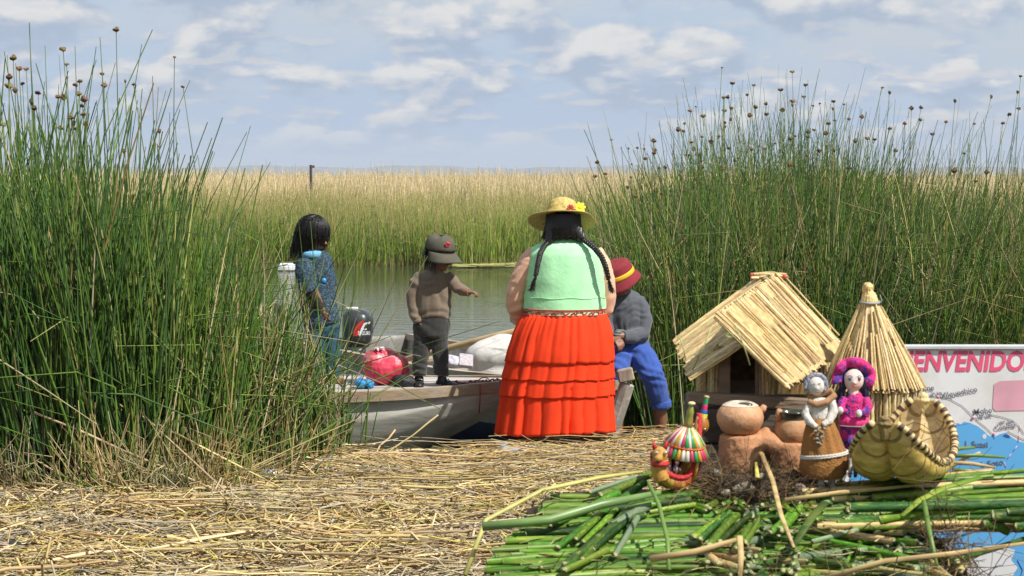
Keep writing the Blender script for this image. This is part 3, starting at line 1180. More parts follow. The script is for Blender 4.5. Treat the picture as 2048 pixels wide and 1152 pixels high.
add('floor_boards', m_.mesh('floor_boards', smooth=False), WOOD_DECK, B2)

# outboard motor
YM = 16.9
sM = YM / FPX
OM = thing('outboard_motor', 'black outboard motor with red flash hung on the far boat stern', 'outboard motor', W(716, 740, YM))
c = W(716, 655, YM)
cowl = MB()
DK = M('motor_black', (0.028, 0.032, 0.038), 0.35, 0.1, 30, coat=0.3)
prof = []
for (dz, rx, ry, ox) in [(-0.165, 0.085, 0.14, 0.0), (-0.15, 0.105, 0.17, 0), (-0.06, 0.125, 0.20, 0), (0.05, 0.128, 0.21, 0), (0.11, 0.120, 0.20, -0.005), (0.145, 0.095, 0.165, -0.012), (0.158, 0.05, 0.09, -0.015)]:
    row = []
    for k in range(28):
        a = 2 * math.pi * k / 28
        ca, sa = math.cos(a), math.sin(a)
        e = 0.55
        row.append(c + Vector((ox + rx * math.copysign(abs(ca) ** e, ca), ry * math.copysign(abs(sa) ** e, sa), dz)))
    prof.append(row)
b0 = cowl.quad_grid(prof, True)
cowl.fan(range(b0 + 27, b0 - 1, -1))
cowl.fan(range(b0 + 6 * 28, b0 + 7 * 28))
COWL = add('cowling', cowl.mesh('cowling'), DK, OM)
front_y = c.y - 0.213


def flat_poly(pts, th=0.003, n=(0, -1, 0)):
    """thin raised plate from a polygon, extruded towards n"""
    m2 = MB()
    k = len(pts)
    n = Vector(n)
    for p in pts:
        m2.v.append(tuple(Vector(p)))
    for p in pts:
        m2.v.append(tuple(Vector(p) + n * th))
    m2.fan(range(k - 1, -1, -1))
    m2.fan(range(k, 2 * k))
    for i in range(k):
        j = (i + 1) % k
        m2.f.append((i, j, k + j, k + i))
        m2.m.append(0)
    return m2.mesh('plate', smooth=False)


def on_front(px, py):
    q = W(px, py, YM - 0.21)
    q.y = front_y
    return q


add('red_flash', flat_poly([on_front(*p) for p in [(706, 672), (710, 655), (718, 644), (729, 640), (727, 647), (721, 655), (716, 672)]], 0.004), M('motor_red', (0.55, 0.02, 0.03), 0.4, 0.1), COWL)
add('white_flash', flat_poly([on_front(*p) for p in [(718, 672), (722, 657), (728, 646), (741, 643), (740, 647), (731, 649), (727, 657), (734, 657), (733, 660), (726, 660), (722, 672)]], 0.004), M('motor_white', (0.75, 0.75, 0.75), 0.4, 0.1), COWL)


def text_mesh(txt, size, shear=0.0, bold=0.0, extrude=0.0005, align='LEFT', spacing=1.0):
    cu = bpy.data.curves.new('t', 'FONT')
    cu.body = txt
    cu.size = size
    cu.shear = shear
    cu.offset = bold
    cu.extrude = extrude
    cu.align_x = align
    cu.space_character = spacing
    cu.resolution_u = 3
    o = bpy.data.objects.new('t', cu)
    COL.objects.link(o)
    dg = bpy.context.evaluated_depsgraph_get()
    dg.update()
    me = bpy.data.meshes.new_from_object(o.evaluated_get(dg))
    bpy.data.objects.remove(o)
    bpy.data.curves.remove(cu)
    return me


def text_at(name, txt, pos, size, mat, parent, shear=0.0, bold=0.0, rot=0.0, align='LEFT', spacing=1.0, sx=1.0, basis=None, extrude=0.0002):
    """lettering standing upright, facing the viewer's side (-y) or on a given 3x3 basis"""
    me = text_mesh(txt, size, shear, bold, extrude, align, spacing)
    Bm = basis if basis is not None else Matrix(((1, 0, 0), (0, 0, -1), (0, 1, 0)))
    me.transform(Matrix.Translation(pos) @ Bm.to_4x4() @ Matrix.Rotation(rot, 4, 'Z') @ Matrix.Diagonal((sx, 1, 1, 1)))
    return add(name, me, mat, parent)


text_at('lettering', 'SUZUKI', on_front(716, 669.5) + Vector((0, -0.006, 0)), 0.043, MATS['motor_white'], COWL, bold=0.0012, sx=0.70)
m_ = MB()
m_.box(c + Vector((-0.05, 0.02, 0.162)), (0.10, 0.05, 0.02), bev=0.006)
add('carry_handle', m_.mesh('h', smooth=False), MATS['motor_white'], OM)
m_ = MB()
m_.tube([c + Vector((0, 0.02, -0.16)), c + Vector((0, 0.03, -0.3)), c + Vector((0, 0.04, -0.75))], [(0.07, 0.10), (0.05, 0.08), (0.03, 0.06)], n=10)
add('leg', m_.mesh('leg'), DK, OM)
m_ = MB()
m_.box(c + Vector((-0.02, -0.14, -0.2)), (0.16, 0.12, 0.10), bev=0.02)
m_.tube([c + Vector((-0.09, -0.2, -0.16)), c + Vector((-0.2, -0.34, -0.13))], [0.02, 0.024], n=8)
add('bracket', m_.mesh('bracket'), DK, OM)

# pole / oar lying across the far boat
m_ = MB()
pa, pb = W(770, 730, 15.0), W(1080, 652, 14.3)
m_.tube([pa, pa.lerp(pb, 0.3) + Vector((0, 0, 0.006)), pa.lerp(pb, 0.7) + Vector((0, 0, 0.008)), pb], [0.021, 0.024, 0.025, 0.024], n=10)
add('wooden_pole', m_.mesh('pole'), M('pole_wood', (0.46, 0.33, 0.17), 0.65, 0.25, 12, stretch=(0.2, 1, 1)), origin=pa, label='long pale wooden pole lying aslant across the motor boat', cat='pole')

# white sack
m_ = MB()
c = W(1000, 712, 14.45)
m_.ell(c, (0.26, 0.2, 0.14))
m_.ell(c + Vector((0.06, 0, 0.04)), (0.2, 0.18, 0.13))
m_.ell(c + Vector((-0.1, 0.02, -0.02)), (0.13, 0.15, 0.10))
m_.ell(c + Vector((0, 0, -0.12)), (0.24, 0.19, 0.14))
add('sack', blob(m_, 0.014, 6, disp=wrinkle(0.005, 9, 9, 7)), M('white_sacking', (0.62, 0.60, 0.56), 0.85, 0.08, 30, bump=0.3, bscale=90), origin=c - Vector((0, 0, 0.2)), label='bulging white woven sack lying in the motor boat', cat='sack')
# crumpled pale paper / cloth
m_ = MB()
c = W(912, 722, 14.3)
for k in range(9):
    m_.ell(c + Vector((random.uniform(-0.08, 0.07), random.uniform(-0.06, 0.06), random.uniform(-0.02, 0.03))), (0.05, 0.045, 0.022), M=Matrix.Rotation(random.uniform(-0.6, 0.6), 3, 'Y'))
add('crumpled_cloth', blob(m_, 0.007, 2, disp=wrinkle(0.008, 22, 22, 22)), M('lilac_white_cloth', (0.50, 0.48, 0.55), 0.85, 0.1, 20), origin=c, label='crumpled lilac white cloth on the motor boat beside the sack', cat='cloth')
m_ = MB()
Mx = Matrix.Rotation(R(28), 3, 'X') @ Matrix.Rotation(R(8), 3, 'Y')
m_.box(W(932, 722, 14.25), (0.10, 0.15, 0.03), M=Mx, bev=0.004)
add('folded_paper', m_.mesh('paper', smooth=False), M('grey_print', (0.42, 0.38, 0.40), 0.9, 0.25, 60), origin=W(932, 730, 14.25), label='small grey printed packet beside the lilac white cloth', cat='packet')

# ---- things on the near deck
DZ = 0.278
YB = 13.05


def deckp(px, Y):
    return Vector(((px - 1024) / FPX * Y, Y, DZ))


# pink plastic bag, stuffed
c = deckp(770, 13.1) + Vector((0, 0, 0.10))
m_ = MB()
m_.ell(c, (0.145, 0.12, 0.11))
m_.ell(c + Vector((0.05, 0, 0.02)), (0.11, 0.11, 0.10))
m_.ell(c + Vector((-0.06, 0.0, 0.04)), (0.10, 0.10, 0.10))
m_.ell(c + Vector((-0.02, 0.02, 0.09)), (0.10, 0.08, 0.06))
m_.ell(c + Vector((0.12, -0.03, -0.02)), (0.05, 0.05, 0.06))
bagm = blob(m_, 0.006, 2, disp=lambda p: 0.012 * abs(mnoise.noise(Vector((p.x * 9, p.y * 9, p.z * 5)))) + 0.004 * abs(mnoise.noise(Vector((p.x * 30, p.y * 30, p.z * 14)))) - 0.006)
PINK = M('pink_plastic', (0.62, 0.05, 0.09), 0.4, 0.2, 15, col2=(0.70, 0.45, 0.47), pscale=5, pw=(0.52, 0.70), stretch=(0.4, 0.5, 2.4), spec=0.5)
bag = add('plastic_bag', bagm, PINK, origin=c - Vector((0, 0, 0.10)), label='stuffed pink plastic bag with white film, sitting on the pale boat deck', cat='bag')
m_ = MB()
kn = c + Vector((-0.045, -0.03, 0.135))
for k in range(7):
    a = k * 0.9
    m_.tube([kn, kn + Vector((0.03 * math.cos(a), 0.03 * math.sin(a), 0.012)), kn + Vector((0.055 * math.cos(a + 0.3), 0.05 * math.sin(a + 0.3), -0.006))], [0.012, 0.010, 0.004], n=8)
add('knotted_top', blob(m_, 0.005, 1, disp=wrinkle(0.004, 60, 60, 60)), M('white_film', (0.66, 0.50, 0.53), 0.25, 0.2, 30), bag)
# blue cloth
c = deckp(724, 12.92) + Vector((0, 0, 0.02))
m_ = MB()
for k in range(7):
    m_.ell(c + Vector((random.uniform(-0.06, 0.06), random.uniform(-0.04, 0.04), random.uniform(-0.004, 0.02))), (0.035, 0.03, 0.02), M=Matrix.Rotation(random.uniform(0, 3), 3, 'Y'))
add('blue_cloth', blob(m_, 0.006, 2, disp=wrinkle(0.006, 40, 40, 40)), M('bright_blue_cloth', (0.03, 0.24, 0.52), 0.8, 0.2, 40), origin=c, label='crumpled bright blue cloth in front of the pink bag', cat='cloth')
# black bag
c = deckp(808, 12.98) + Vector((0, 0, 0.035))
m_ = MB()
m_.ell(c, (0.075, 0.06, 0.045))
m_.ell(c + Vector((0.035, 0, -0.01)), (0.06, 0.055, 0.035))
m_.ell(c + Vector((-0.04, 0.01, 0.01)), (0.045, 0.05, 0.035))
add('black_bag', blob(m_, 0.007, 2, disp=wrinkle(0.008, 28, 28, 28)), M('black_cloth_bag', (0.012, 0.012, 0.014), 0.6, 0.3, 40), origin=c - Vector((0, 0, 0.04)), label='small limp black bag between the pink bag and the shoes', cat='bag')
# rope
pts = []
for i in range(90):
    t = i / 89
    x = lerp(905, 1010, t)
    pts.append(deckp(x, 12.98 + 0.05 * math.sin(i * 0.63) + 0.03 * math.sin(i * 0.21)) + Vector((0.02 * math.sin(i * 0.9), 0, 0.022 + 0.012 * math.sin(i * 1.7) + 0.03 * max(0, t - 0.3))))
m_ = MB()
m_.tube(pts, 0.0055, n=6)
drop = [W(960, 768, 12.86), W(961, 776, 12.82), W(960, 800, 12.81), W(958, 826, 12.82)]
m_.tube(drop, 0.0045, n=6)
add('mooring_rope', m_.mesh('rope'), M('dark_red_rope', (0.22, 0.05, 0.06), 0.9, 0.3, 60), origin=pts[0], label='dark red rope coiled on the pale boat bow', cat='rope')
# khaki canvas covered box behind the reeds
c = deckp(540, 13.35)
m_ = MB()
m_.box(c + Vector((-0.03, 0, 0.24)), (0.24, 0.34, 0.48), bev=0.03)
m_.ell(c + Vector((-0.03, 0, 0.46)), (0.13, 0.18, 0.07))
add('canvas_box', blob(m_, 0.014, 3, disp=wrinkle(0.012, 9, 9, 14)), M('khaki_canvas', (0.30, 0.27, 0.18), 0.95, 0.2, 20, bump=0.2, bscale=150), origin=c, label='khaki canvas covered box on the boat, half hidden by reeds', cat='box')

# white jerrycan afloat by the far bank
YJ = 40.0
c = W(573, 524, YJ)
c.z = WATER_Z
J = thing('plastic_drum', 'white plastic drum floating in the channel behind the blue jacket', 'drum', c)
m_ = MB()
m_.box(c + Vector((0, 0, 0.07)), (0.32, 0.26, 0.18), bev=0.04)
for zz in (0.04, 0.08, 0.12):
    m_.box(c + Vector((0, 0, zz)), (0.33, 0.27, 0.018), bev=0.006)
WHP = M('white_plastic', (0.80, 0.80, 0.80), 0.4, 0.06, 10)
add('body', m_.mesh('body'), WHP, J)
m_ = MB()
m_.lathe(c + Vector((0.10, 0, 0.158)), [(0.035, 0), (0.035, 0.03), (0.03, 0.035)], n=12)
add('cap', m_.mesh('cap'), M('blue_cap', (0.1, 0.2, 0.45), 0.4), J)

# litter on the island
c = W(532, 952, 10.95)
c.z = ground_z(c.x, c.y) + 0.03
Bt = thing('plastic_bottle', 'clear plastic bottle with a blue label lying at the reed edge', 'bottle', c)
dirb = Vector((0.9, 0.3, 0.12)).normalized()
qm = dirb.to_track_quat('Z', 'Y').to_matrix()
m_ = MB()
m_.lathe(c - dirb * 0.08, [(0.02, 0), (0.034, 0.006), (0.035, 0.05), (0.032, 0.07), (0.035, 0.09), (0.034, 0.13), (0.014, 0.17), (0.013, 0.19)], n=16, M=qm)
add('body', m_.mesh('body'), M('clear_plastic', (0.75, 0.82, 0.84), 0.15, 0.05, 20, alpha=0.55, spec=0.7), Bt)
m_ = MB()
m_.lathe(c - dirb * 0.08, [(0.0362, 0.03), (0.0362, 0.105)], n=16, M=qm, caps=False)
add('label_band', m_.mesh('label'), M('blue_label', (0.05, 0.22, 0.55), 0.4, 0.3, 50, col2=(0.5, 0.6, 0.7), pscale=40), Bt)
m_ = MB()
m_.lathe(c + dirb * 0.105, [(0.016, 0), (0.016, 0.018)], n=12, M=qm)
add('cap', m_.mesh('cap'), MATS['blue_cap'], Bt)
c = W(1030, 903, 11.9)
m_ = MB()
rows = [[c + Vector((lerp(-0.09, 0.08, i / 6), 0.03 * j / 4, 0.06 * j / 4 * (1 - 0.4 * i / 6) + 0.01 * mnoise.noise(Vector((i, j, 0)) * 0.7) - 0.02)) for j in range(5)] for i in range(7)]
m_.quad_grid(rows, closed=False)
o = add('plastic_scrap', m_.mesh('scrap'), M('grey_plastic', (0.33, 0.33, 0.33), 0.4, 0.15, 20), origin=c, label='torn grey plastic scrap caught in the straw below the red skirt', cat='plastic scrap')
o.modifiers.new('t', 'SOLIDIFY').thickness = 0.002
# woven trinket at the left
c = W(14, 1112, 8.55)
c.z = ground_z(c.x, c.y) + 0.045
T = thing('woven_purse', 'small pink striped woven purse with dark flap lying on the straw', 'purse', c)
m_ = MB()
m_.ell(c, (0.055, 0.035, 0.025), M=Matrix.Rotation(R(-12), 3, 'Y'))
add('body', m_.mesh('body'), M('pink_weave', (0.60, 0.06, 0.22), 0.85, 0.2, 40, col2=(0.7, 0.6, 0.65), pscale=30, stretch=(0.2, 1, 3)), T)
m_ = MB()
m_.ell(c + Vector((0.035, -0.004, 0.004)), (0.04, 0.034, 0.026), M=Matrix.Rotation(R(15), 3, 'Y'))
add('flap', m_.mesh('flap'), M('dark_green_weave', (0.02, 0.03, 0.025), 0.85, 0.3, 60), T)
# ------------------------------------------------------------------ people
SKIN = M('brown_skin', (0.23, 0.105, 0.062), 0.5, 0.08, 30, sss=0.05)
HAIR = M('black_hair', (0.012, 0.009, 0.008), 0.42, 0.35, 60, spec=0.6)


def head(mb, c, h, f, u=(0, 0, 1)):
    """skull with face: c centre, h height, f facing, u up; returns the head frame"""
    f = Vector(f).normalized()
    u = Vector(u)
    u = (u - f * u.dot(f)).normalized()
    r = f.cross(u)
    B = Matrix((r, f, u)).transposed()
    c = Vector(c)

    def at(a, b_, d_):
        return c + B @ Vector((a * h, b_ * h, d_ * h))
    mb.ell(at(0, -0.04, 0.09), (0.345 * h, 0.42 * h, 0.40 * h), M=B)
    mb.ell(at(0, 0.10, -0.16), (0.265 * h, 0.30 * h, 0.32 * h), M=B)
    mb.ell(at(0, 0.25, -0.37), (0.12 * h, 0.11 * h, 0.09 * h), M=B)
    mb.tube([at(0, 0.37, 0.05), at(0, 0.43, -0.04), at(0, 0.475, -0.13)], [0.035 * h, 0.045 * h, 0.062 * h], n=8)
    mb.ell(at(0, 0.37, -0.225), (0.105 * h, 0.06 * h, 0.028 * h), M=B)
    mb.ell(at(0, 0.365, -0.275), (0.09 * h, 0.06 * h, 0.03 * h), M=B)
    mb.ell(at(0, 0.33, 0.105), (0.20 * h, 0.075 * h, 0.045 * h), M=B)
    for s in (-1, 1):
        mb.ell(at(s * 0.345, -0.02, -0.03), (0.035 * h, 0.075 * h, 0.11 * h), M=B)
        mb.ell(at(s * 0.17, 0.27, -0.14), (0.10 * h, 0.08 * h, 0.09 * h), M=B)
    return B, at


def eyes(at, h, B, parent):
    for s in (-1, 1):
        m_ = MB()
        m_.ell(at(s * 0.135, 0.345, 0.015), (0.055 * h, 0.03 * h, 0.030 * h), M=B, nu=10, nv=6)
        o = add('eye', m_.mesh('eye'), M('eye_white', (0.55, 0.5, 0.46), 0.3, 0.05), parent)
        m_ = MB()
        m_.ell(at(s * 0.135, 0.372, 0.015), (0.027 * h, 0.012 * h, 0.027 * h), M=B, nu=8, nv=5)
        add('iris', m_.mesh('iris'), M('iris_brown', (0.02, 0.01, 0.006), 0.2, 0.05), o)


def hand(mb, wrist, d, n, size, curl=0.5, side=1):
    """palm and five fingers; d points along the hand, n out of its back"""
    d = Vector(d).normalized()
    n = Vector(n)
    n = (n - d * n.dot(d)).normalized()
    s = d.cross(n) * side
    w = Vector(wrist)
    mb.tube([w - d * size * 0.08, w + d * size * 0.12, w + d * size * 0.30, w + d * size * 0.46], [(size * 0.15, size * 0.12), (size * 0.19, size * 0.12), (size * 0.23, size * 0.11), (size * 0.22, size * 0.085)], n=10, ref=s)
    for i, (off, ln) in enumerate(((-0.175, 0.42), (-0.06, 0.48), (0.06, 0.45), (0.17, 0.36))):
        p = w + d * size * 0.43 + s * size * off
        pts = [p]
        ang = 0.15 + curl * 0.35
        for k, fr in enumerate((0.45, 0.32, 0.25)):
            ang += curl * (0.55 if k else 0.25) * (1 + 0.12 * i)
            p = p + (d * math.cos(ang) - n * math.sin(ang)) * size * ln * fr
            pts.append(p)
        rf = size * 0.050
        mb.tube(pts, [rf * 1.08, rf, rf * 0.92, rf * 0.78], n=7)
        mb.ell(pts[-1], rf * 0.78, nu=7, nv=5)
    p = w + d * size * 0.16 - s * size * 0.17
    q = p + (d * 0.62 - s * 0.62 - n * 0.25).normalized() * size * 0.20
    q2 = q + (d * 0.85 - s * 0.12 - n * 0.45 * (0.5 + curl)).normalized() * size * 0.20
    mb.tube([p, q, q2], [size * 0.085, size * 0.07, size * 0.055], n=7)
    mb.ell(q2, size * 0.055, nu=7, nv=5)


def falling_hair(at, B, h, n, length, fringe, spread=1.06, rad=0.0022, seed=1, face_gap=0.9):
    """combed hair: strands run from the crown over the skull and hang"""
    g = np.random.default_rng(seed)
    K = 9
    P = np.empty((n, K, 3))
    for i in range(n):
        az = g.uniform(-math.pi, math.pi)
        th0 = g.uniform(0.05, 1.2)
        front = abs(az) < face_gap
        L_ = (fringe if front else length) * g.uniform(0.70, 1.15)
        lift = g.uniform(1.0, spread)
        jit = g.normal(0, 0.09)
        arc = 0.0
        th = th0
        step = L_ / (K - 1)
        drop = 0.0
        for k in range(K):
            az_k = az + jit * k * 0.4
            rx, ry, rz = 0.365 * lift, 0.45 * lift, 0.43 * lift
            if th < 1.65:
                q = (rx * math.sin(th) * math.sin(az_k), ry * math.sin(th) * math.cos(az_k) - 0.03, 0.09 + rz * math.cos(th))
            else:
                ex = 1.0 - 0.06 * drop
                q = (rx * math.sin(az_k) * ex + 0.02 * g.normal(), ry * math.cos(az_k) * ex - 0.03, 0.09 - 0.03 - drop)
            P[i, k] = at(*q)
            if th < 1.65:
                th += step / 0.43
            else:
                drop += step
    r = np.repeat(g.uniform(rad * 0.7, rad * 1.3, n)[:, None], K, 1) * np.linspace(1, 0.35, K)
    return strands(P, r, 3, None)


def px_chain(Y0):
    s = Y0 / FPX

    def f(px, py, d=0.0):
        return W(px, py, Y0, d * s)
    return f, s


def polar(rows_spec, n, to_world, fn=None, close=True):
    """rings given in photograph pixels: (cx, y, rx, ry[, depth offset])"""
    rows = []
    for spec in rows_spec:
        cx, y, rx, ry = spec[:4]
        dd = spec[4] if len(spec) > 4 else 0.0
        row = []
        for k in range(n):
            a = 2 * math.pi * k / n
            m = fn(a, y) if fn else 1.0
            row.append(to_world(cx + rx * m * math.cos(a), y, dd + ry * m * math.sin(a)))
        rows.append(row)
    return rows


def densify(spec, k):
    out = []
    for i in range(len(spec) - 1):
        for j in range(k):
            t = j / k
            out.append(tuple(lerp(a, b, t) for a, b in zip(spec[i], spec[i + 1])))
    out.append(spec[-1])
    return out


# ---------------- the person in the straw hat
YW = 12.55
w_, sw = px_chain(YW)
WO = thing('person', 'person seen from behind in straw hat, mint green vest and red tiered skirt', 'person', w_(1115, 893))
bd = MB()
hc = w_(1126, 452, 8)
hf = Vector((0.05, 0.92, -0.36))
hB, hat_ = head(bd, hc, 68 * sw, hf)
bd.tube([w_(1127, 505, 6), w_(1127, 480, 4), w_(1126, 462, 6)], [27 * sw, 21 * sw, 20 * sw], n=12)
bd.tube([w_(1127, 492, 4), w_(1128, 505, 2), w_(1129, 540, 0), w_(1129, 590, 0), w_(1128, 640, 0), w_(1122, 690, 0), w_(1120, 715, 0)],
        [(48 * sw, 26 * sw), (62 * sw, 34 * sw), (66 * sw, 42 * sw), (66 * sw, 46 * sw), (70 * sw, 50 * sw), (74 * sw, 55 * sw), (60 * sw, 48 * sw)], n=18, ref=(1, 0, 0))
for pts, rr in (([(1070, 512, 0), (1040, 556, 6), (1030, 600, 14), (1040, 640, 50), (1075, 668, 92)], [16, 17, 15, 13, 9]),
                ([(1190, 512, 0), (1207, 556, 8), (1212, 604, 16), (1196, 642, 52), (1165, 668, 92)], [16, 17, 15, 13, 9])):
    bd.tube([w_(*p) for p in pts], [r * sw for r in rr], n=12)
hand(bd, w_(1077, 669, 94), Vector((0.6, 0.7, -0.25)), (0, 0.2, 1), 0.165, 0.9, 1)
hand(bd, w_(1163, 669, 94), Vector((-0.6, 0.7, -0.25)), (0, 0.2, 1), 0.165, 0.9, -1)
for x0, x1, xf in ((1095, 1088, 1084), (1145, 1146, 1148)):
    bd.tube([w_(x0, 705, 0), w_(x1, 780, -4), w_(x1, 830, 2), w_(xf, 872, 8), w_(xf, 886, 8)], [36 * sw, 26 * sw, 22 * sw, 14 * sw, 13 * sw], n=12)
    bd.tube([w_(xf, 888, 16), w_(xf, 891, -6), w_(xf + 1, 893, -26 + 60), w_(xf + 2, 894, 42)], [13 * sw, 14 * sw, 11 * sw, 7 * sw], n=10)
add('body', blob(bd, 0.0065, 3), SKIN, WO)
BODY_W = WO.children[-1]
eyes(hat_, 68 * sw, hB, BODY_W)

# blouse: peach sleeves and collar
bl = MB()
for pts, rr in (([(1074, 506, 0), (1058, 524, 2), (1042, 556, 6), (1031, 588, 12), (1031, 612, 18), (1040, 640, 46), (1066, 664, 82)], [20, 21, 21, 20, 20, 18, 13]),
                ([(1186, 506, 0), (1201, 528, 2), (1210, 560, 8), (1214, 592, 14), (1211, 616, 22), (1196, 644, 52), (1172, 664, 82)], [20, 21, 21, 20, 19, 17, 13])):
    bl.tube([w_(*p) for p in pts], [r * sw for r in rr], n=14)
bl.tube([w_(1127, 498, 3), w_(1127, 486, 3), w_(1127, 473, 4), w_(1127, 471, 4)], [(34 * sw, 27 * sw), (25 * sw, 23 * sw), (24 * sw, 22 * sw), (20 * sw, 18 * sw)], n=16, ref=(1, 0, 0))
PEACH = M('peach_blouse', (0.78, 0.46, 0.31), 0.8, 0.08, 30, bump=0.1, bscale=300, sheen=0.2)
blouse_me = blob(bl, 0.008, 4, disp=lambda p: 0.007 * math.sin(p.z * 80 + 8 * mnoise.noise(p * 9)) * (0.4 + mnoise.noise(p * 7)))
add('blouse', blouse_me, PEACH, WO)

# vest
vspec = [(1127, 477, 26, 23, 3), (1127, 482, 36, 28, 3), (1128, 488, 54, 35, 2), (1129, 496, 69, 41, 1), (1130, 508, 75, 46, 0), (1131, 530, 78, 50, 0), (1131, 560, 80, 53, 0), (1130, 595, 82, 55, 0), (1129, 620, 83, 56, 0), (1128, 634, 84, 57, 0)]


def vest_fn(a, y):
    k = (y - 480) / 150
    return 1 + 0.012 * k * math.sin(3 * a + y * 0.03) + 0.016 * mnoise.noise(Vector((math.cos(a) * 2.2, math.sin(a) * 2.2, y * 0.035))) - 0.055 * max(0.0, 0.35 - abs(mnoise.noise(Vector((math.cos(a) * 2.6 + y * 0.012, math.sin(a) * 2.6, y * 0.014))))) * interp(y, [480, 520, 640], [0.3, 1, 1.2]) + (0.018 * k * math.sin(7 * a + 1) if y > 600 else 0)


vest = MB()
vrows = polar(densify(vspec, 4), 72, w_, vest_fn)
vest.quad_grid(vrows, closed=True, flip=True)
GREENV = M('mint_cloth', (0.44, 0.85, 0.47), 0.85, 0.07, 14, bump=0.25, bscale=40, spec=0.2)
VE = add('vest', vest.mesh('vest'), GREENV, WO)
VE.modifiers.new('t', 'SOLIDIFY').thickness = 0.006


def vest_pt(a, y, out=1.0):
    for i in range(len(vspec) - 1):
        if vspec[i][1] <= y <= vspec[i + 1][1]:
            t = (y - vspec[i][1]) / (vspec[i + 1][1] - vspec[i][1])
            sp = [lerp(p, q, t) for p, q in zip(vspec[i], vspec[i + 1])]
            m = vest_fn(a, y)
            return w_(sp[0] + (sp[2] * m + out) * math.cos(a), y, sp[4] + (sp[3] * m + out) * math.sin(a))


# the half of the hem towards the viewer is where sin(a) < 0
REDT = M('red_braid', (0.50, 0.035, 0.04), 0.8, 0.15, 60)
m_ = MB()
A0, A1 = math.pi * 1.02, math.pi * 1.98
for yy_ in (617.5, 628.5):
    m_.tube([vest_pt(lerp(A0, A1, i / 90), yy_, 1.2) for i in range(91)], 0.0040, n=5)
add('braid', m_.mesh('braid'), REDT, VE)
m_ = MB()
nz_ = 13
for k in range(nz_):
    a0 = lerp(A0, A1, (k + 0.08) / nz_)
    da = (A1 - A0) / nz_
    key = [(0, 626), (0.42, 620.5), (0.42, 625.5), (0.62, 625.5), (0.62, 621), (0.9, 621)] if k % 2 else [(0, 621), (0.35, 621), (0.35, 625.5), (0.55, 625.5), (0.9, 620.5)]
    m_.tube([vest_pt(a0 + da * t, y, 1.2) for t, y in key], 0.0038, n=5)
add('zigzag_embroidery', m_.mesh('zigzag'), REDT, VE)
m_ = MB()
m_.tube([vest_pt(lerp(A0, A1, i / 90), 631.3, 1.0) for i in range(91)], 0.0016, n=5)
add('piping', m_.mesh('piping'), M('dark_green_cord', (0.03, 0.16, 0.10), 0.8), VE)
m_ = MB()
m_.tube([vest_pt(lerp(A0 + 0.15, A1 - 0.05, i / 60), 594 + 1.2 * math.sin(i * 0.35), 0.6) for i in range(61)], 0.0016, n=5)
add('back_seam', m_.mesh('seam'), GREENV, VE)

# skirt with gathered tiers
fold = np.cumsum(np.random.default_rng(4).uniform(0.5, 1.8, 24))
fold = fold / fold[-1] * 2 * math.pi
fold_amp = np.random.default_rng(9).uniform(0.5, 1.5, 24)
fold_step = np.random.default_rng(3).uniform(-0.55, 0.55, 24)


def pleat(a, ph=0.0):
    a = (a + ph) % (2 * math.pi)
    i = int(np.searchsorted(fold, a))
    lo = fold[i - 1] if i > 0 else 0.0
    hi = fold[min(i, 23)]
    t = (a - lo) / max(1e-6, hi - lo)
    j = min(i, 23)
    return (abs(math.sin(math.pi * t)) ** 0.5 - 0.6) * fold_amp[j] + fold_step[j] + 0.35 * (t - 0.5)


def skirt_r(y):
    return interp(y, [628, 640, 665, 700, 760, 862, 880], [82, 90, 99, 105, 111, 117, 118]), interp(y, [628, 640, 665, 700, 760, 862, 880], [57, 63, 70, 76, 80, 84, 85]), interp(y, [628, 700, 760, 862], [1129, 1121, 1115, 1109])


RED = M('scarlet_cloth', (0.80, 0.050, 0.011), 0.85, 0.10, 9, bump=0.06, bscale=200, spec=0.2)
SK = None
for ti, (y0, y1, nm) in enumerate([(627, 722, 'skirt'), (712, 755, 'tier'), (745, 788, 'tier'), (778, 862, 'tier')]):
    rows = []
    NR = 14
    for i in range(NR + 1):
        t = i / NR
        y = lerp(y0, y1, t)
        rx, ry, cx = skirt_r(y)
        off = lerp(-1.0, 2.6, t) if ti else lerp(0, 2.6, t ** 2)
        row = []
        for k in range(300):
            a = 2 * math.pi * k / 300
            amp = interp(y, [627, 650, 720, 800, 862], [1.4, 2.8, 4.8, 6.2, 8.5])
            fine = 0.8 * math.sin(41 * a + 2 * math.sin(3 * a)) * interp(y, [627, 640, 690], [1.6, 1.2, 0.3])
            r_add = off + amp * pleat(a, 0.012 * math.sin(y * 0.05) + 0.02 * ti) + fine
            yy = y + t * (1.0 * math.sin(7 * a + ti) + 0.7 * math.sin(17 * a + ti * 2) + (3.0 * math.sin(2 * a + 0.4) if ti == 3 else 0))
            row.append(w_(cx + (rx + r_add) * math.cos(a), yy, (ry + r_add) * math.sin(a)))
        rows.append(row)
    m_ = MB()
    m_.quad_grid(rows, closed=True, flip=True)
    o = add(nm, m_.mesh(nm), RED, WO if ti == 0 else SK)
    o.modifiers.new('t', 'SOLIDIFY').thickness = 0.003
    if ti == 0:
        SK = o

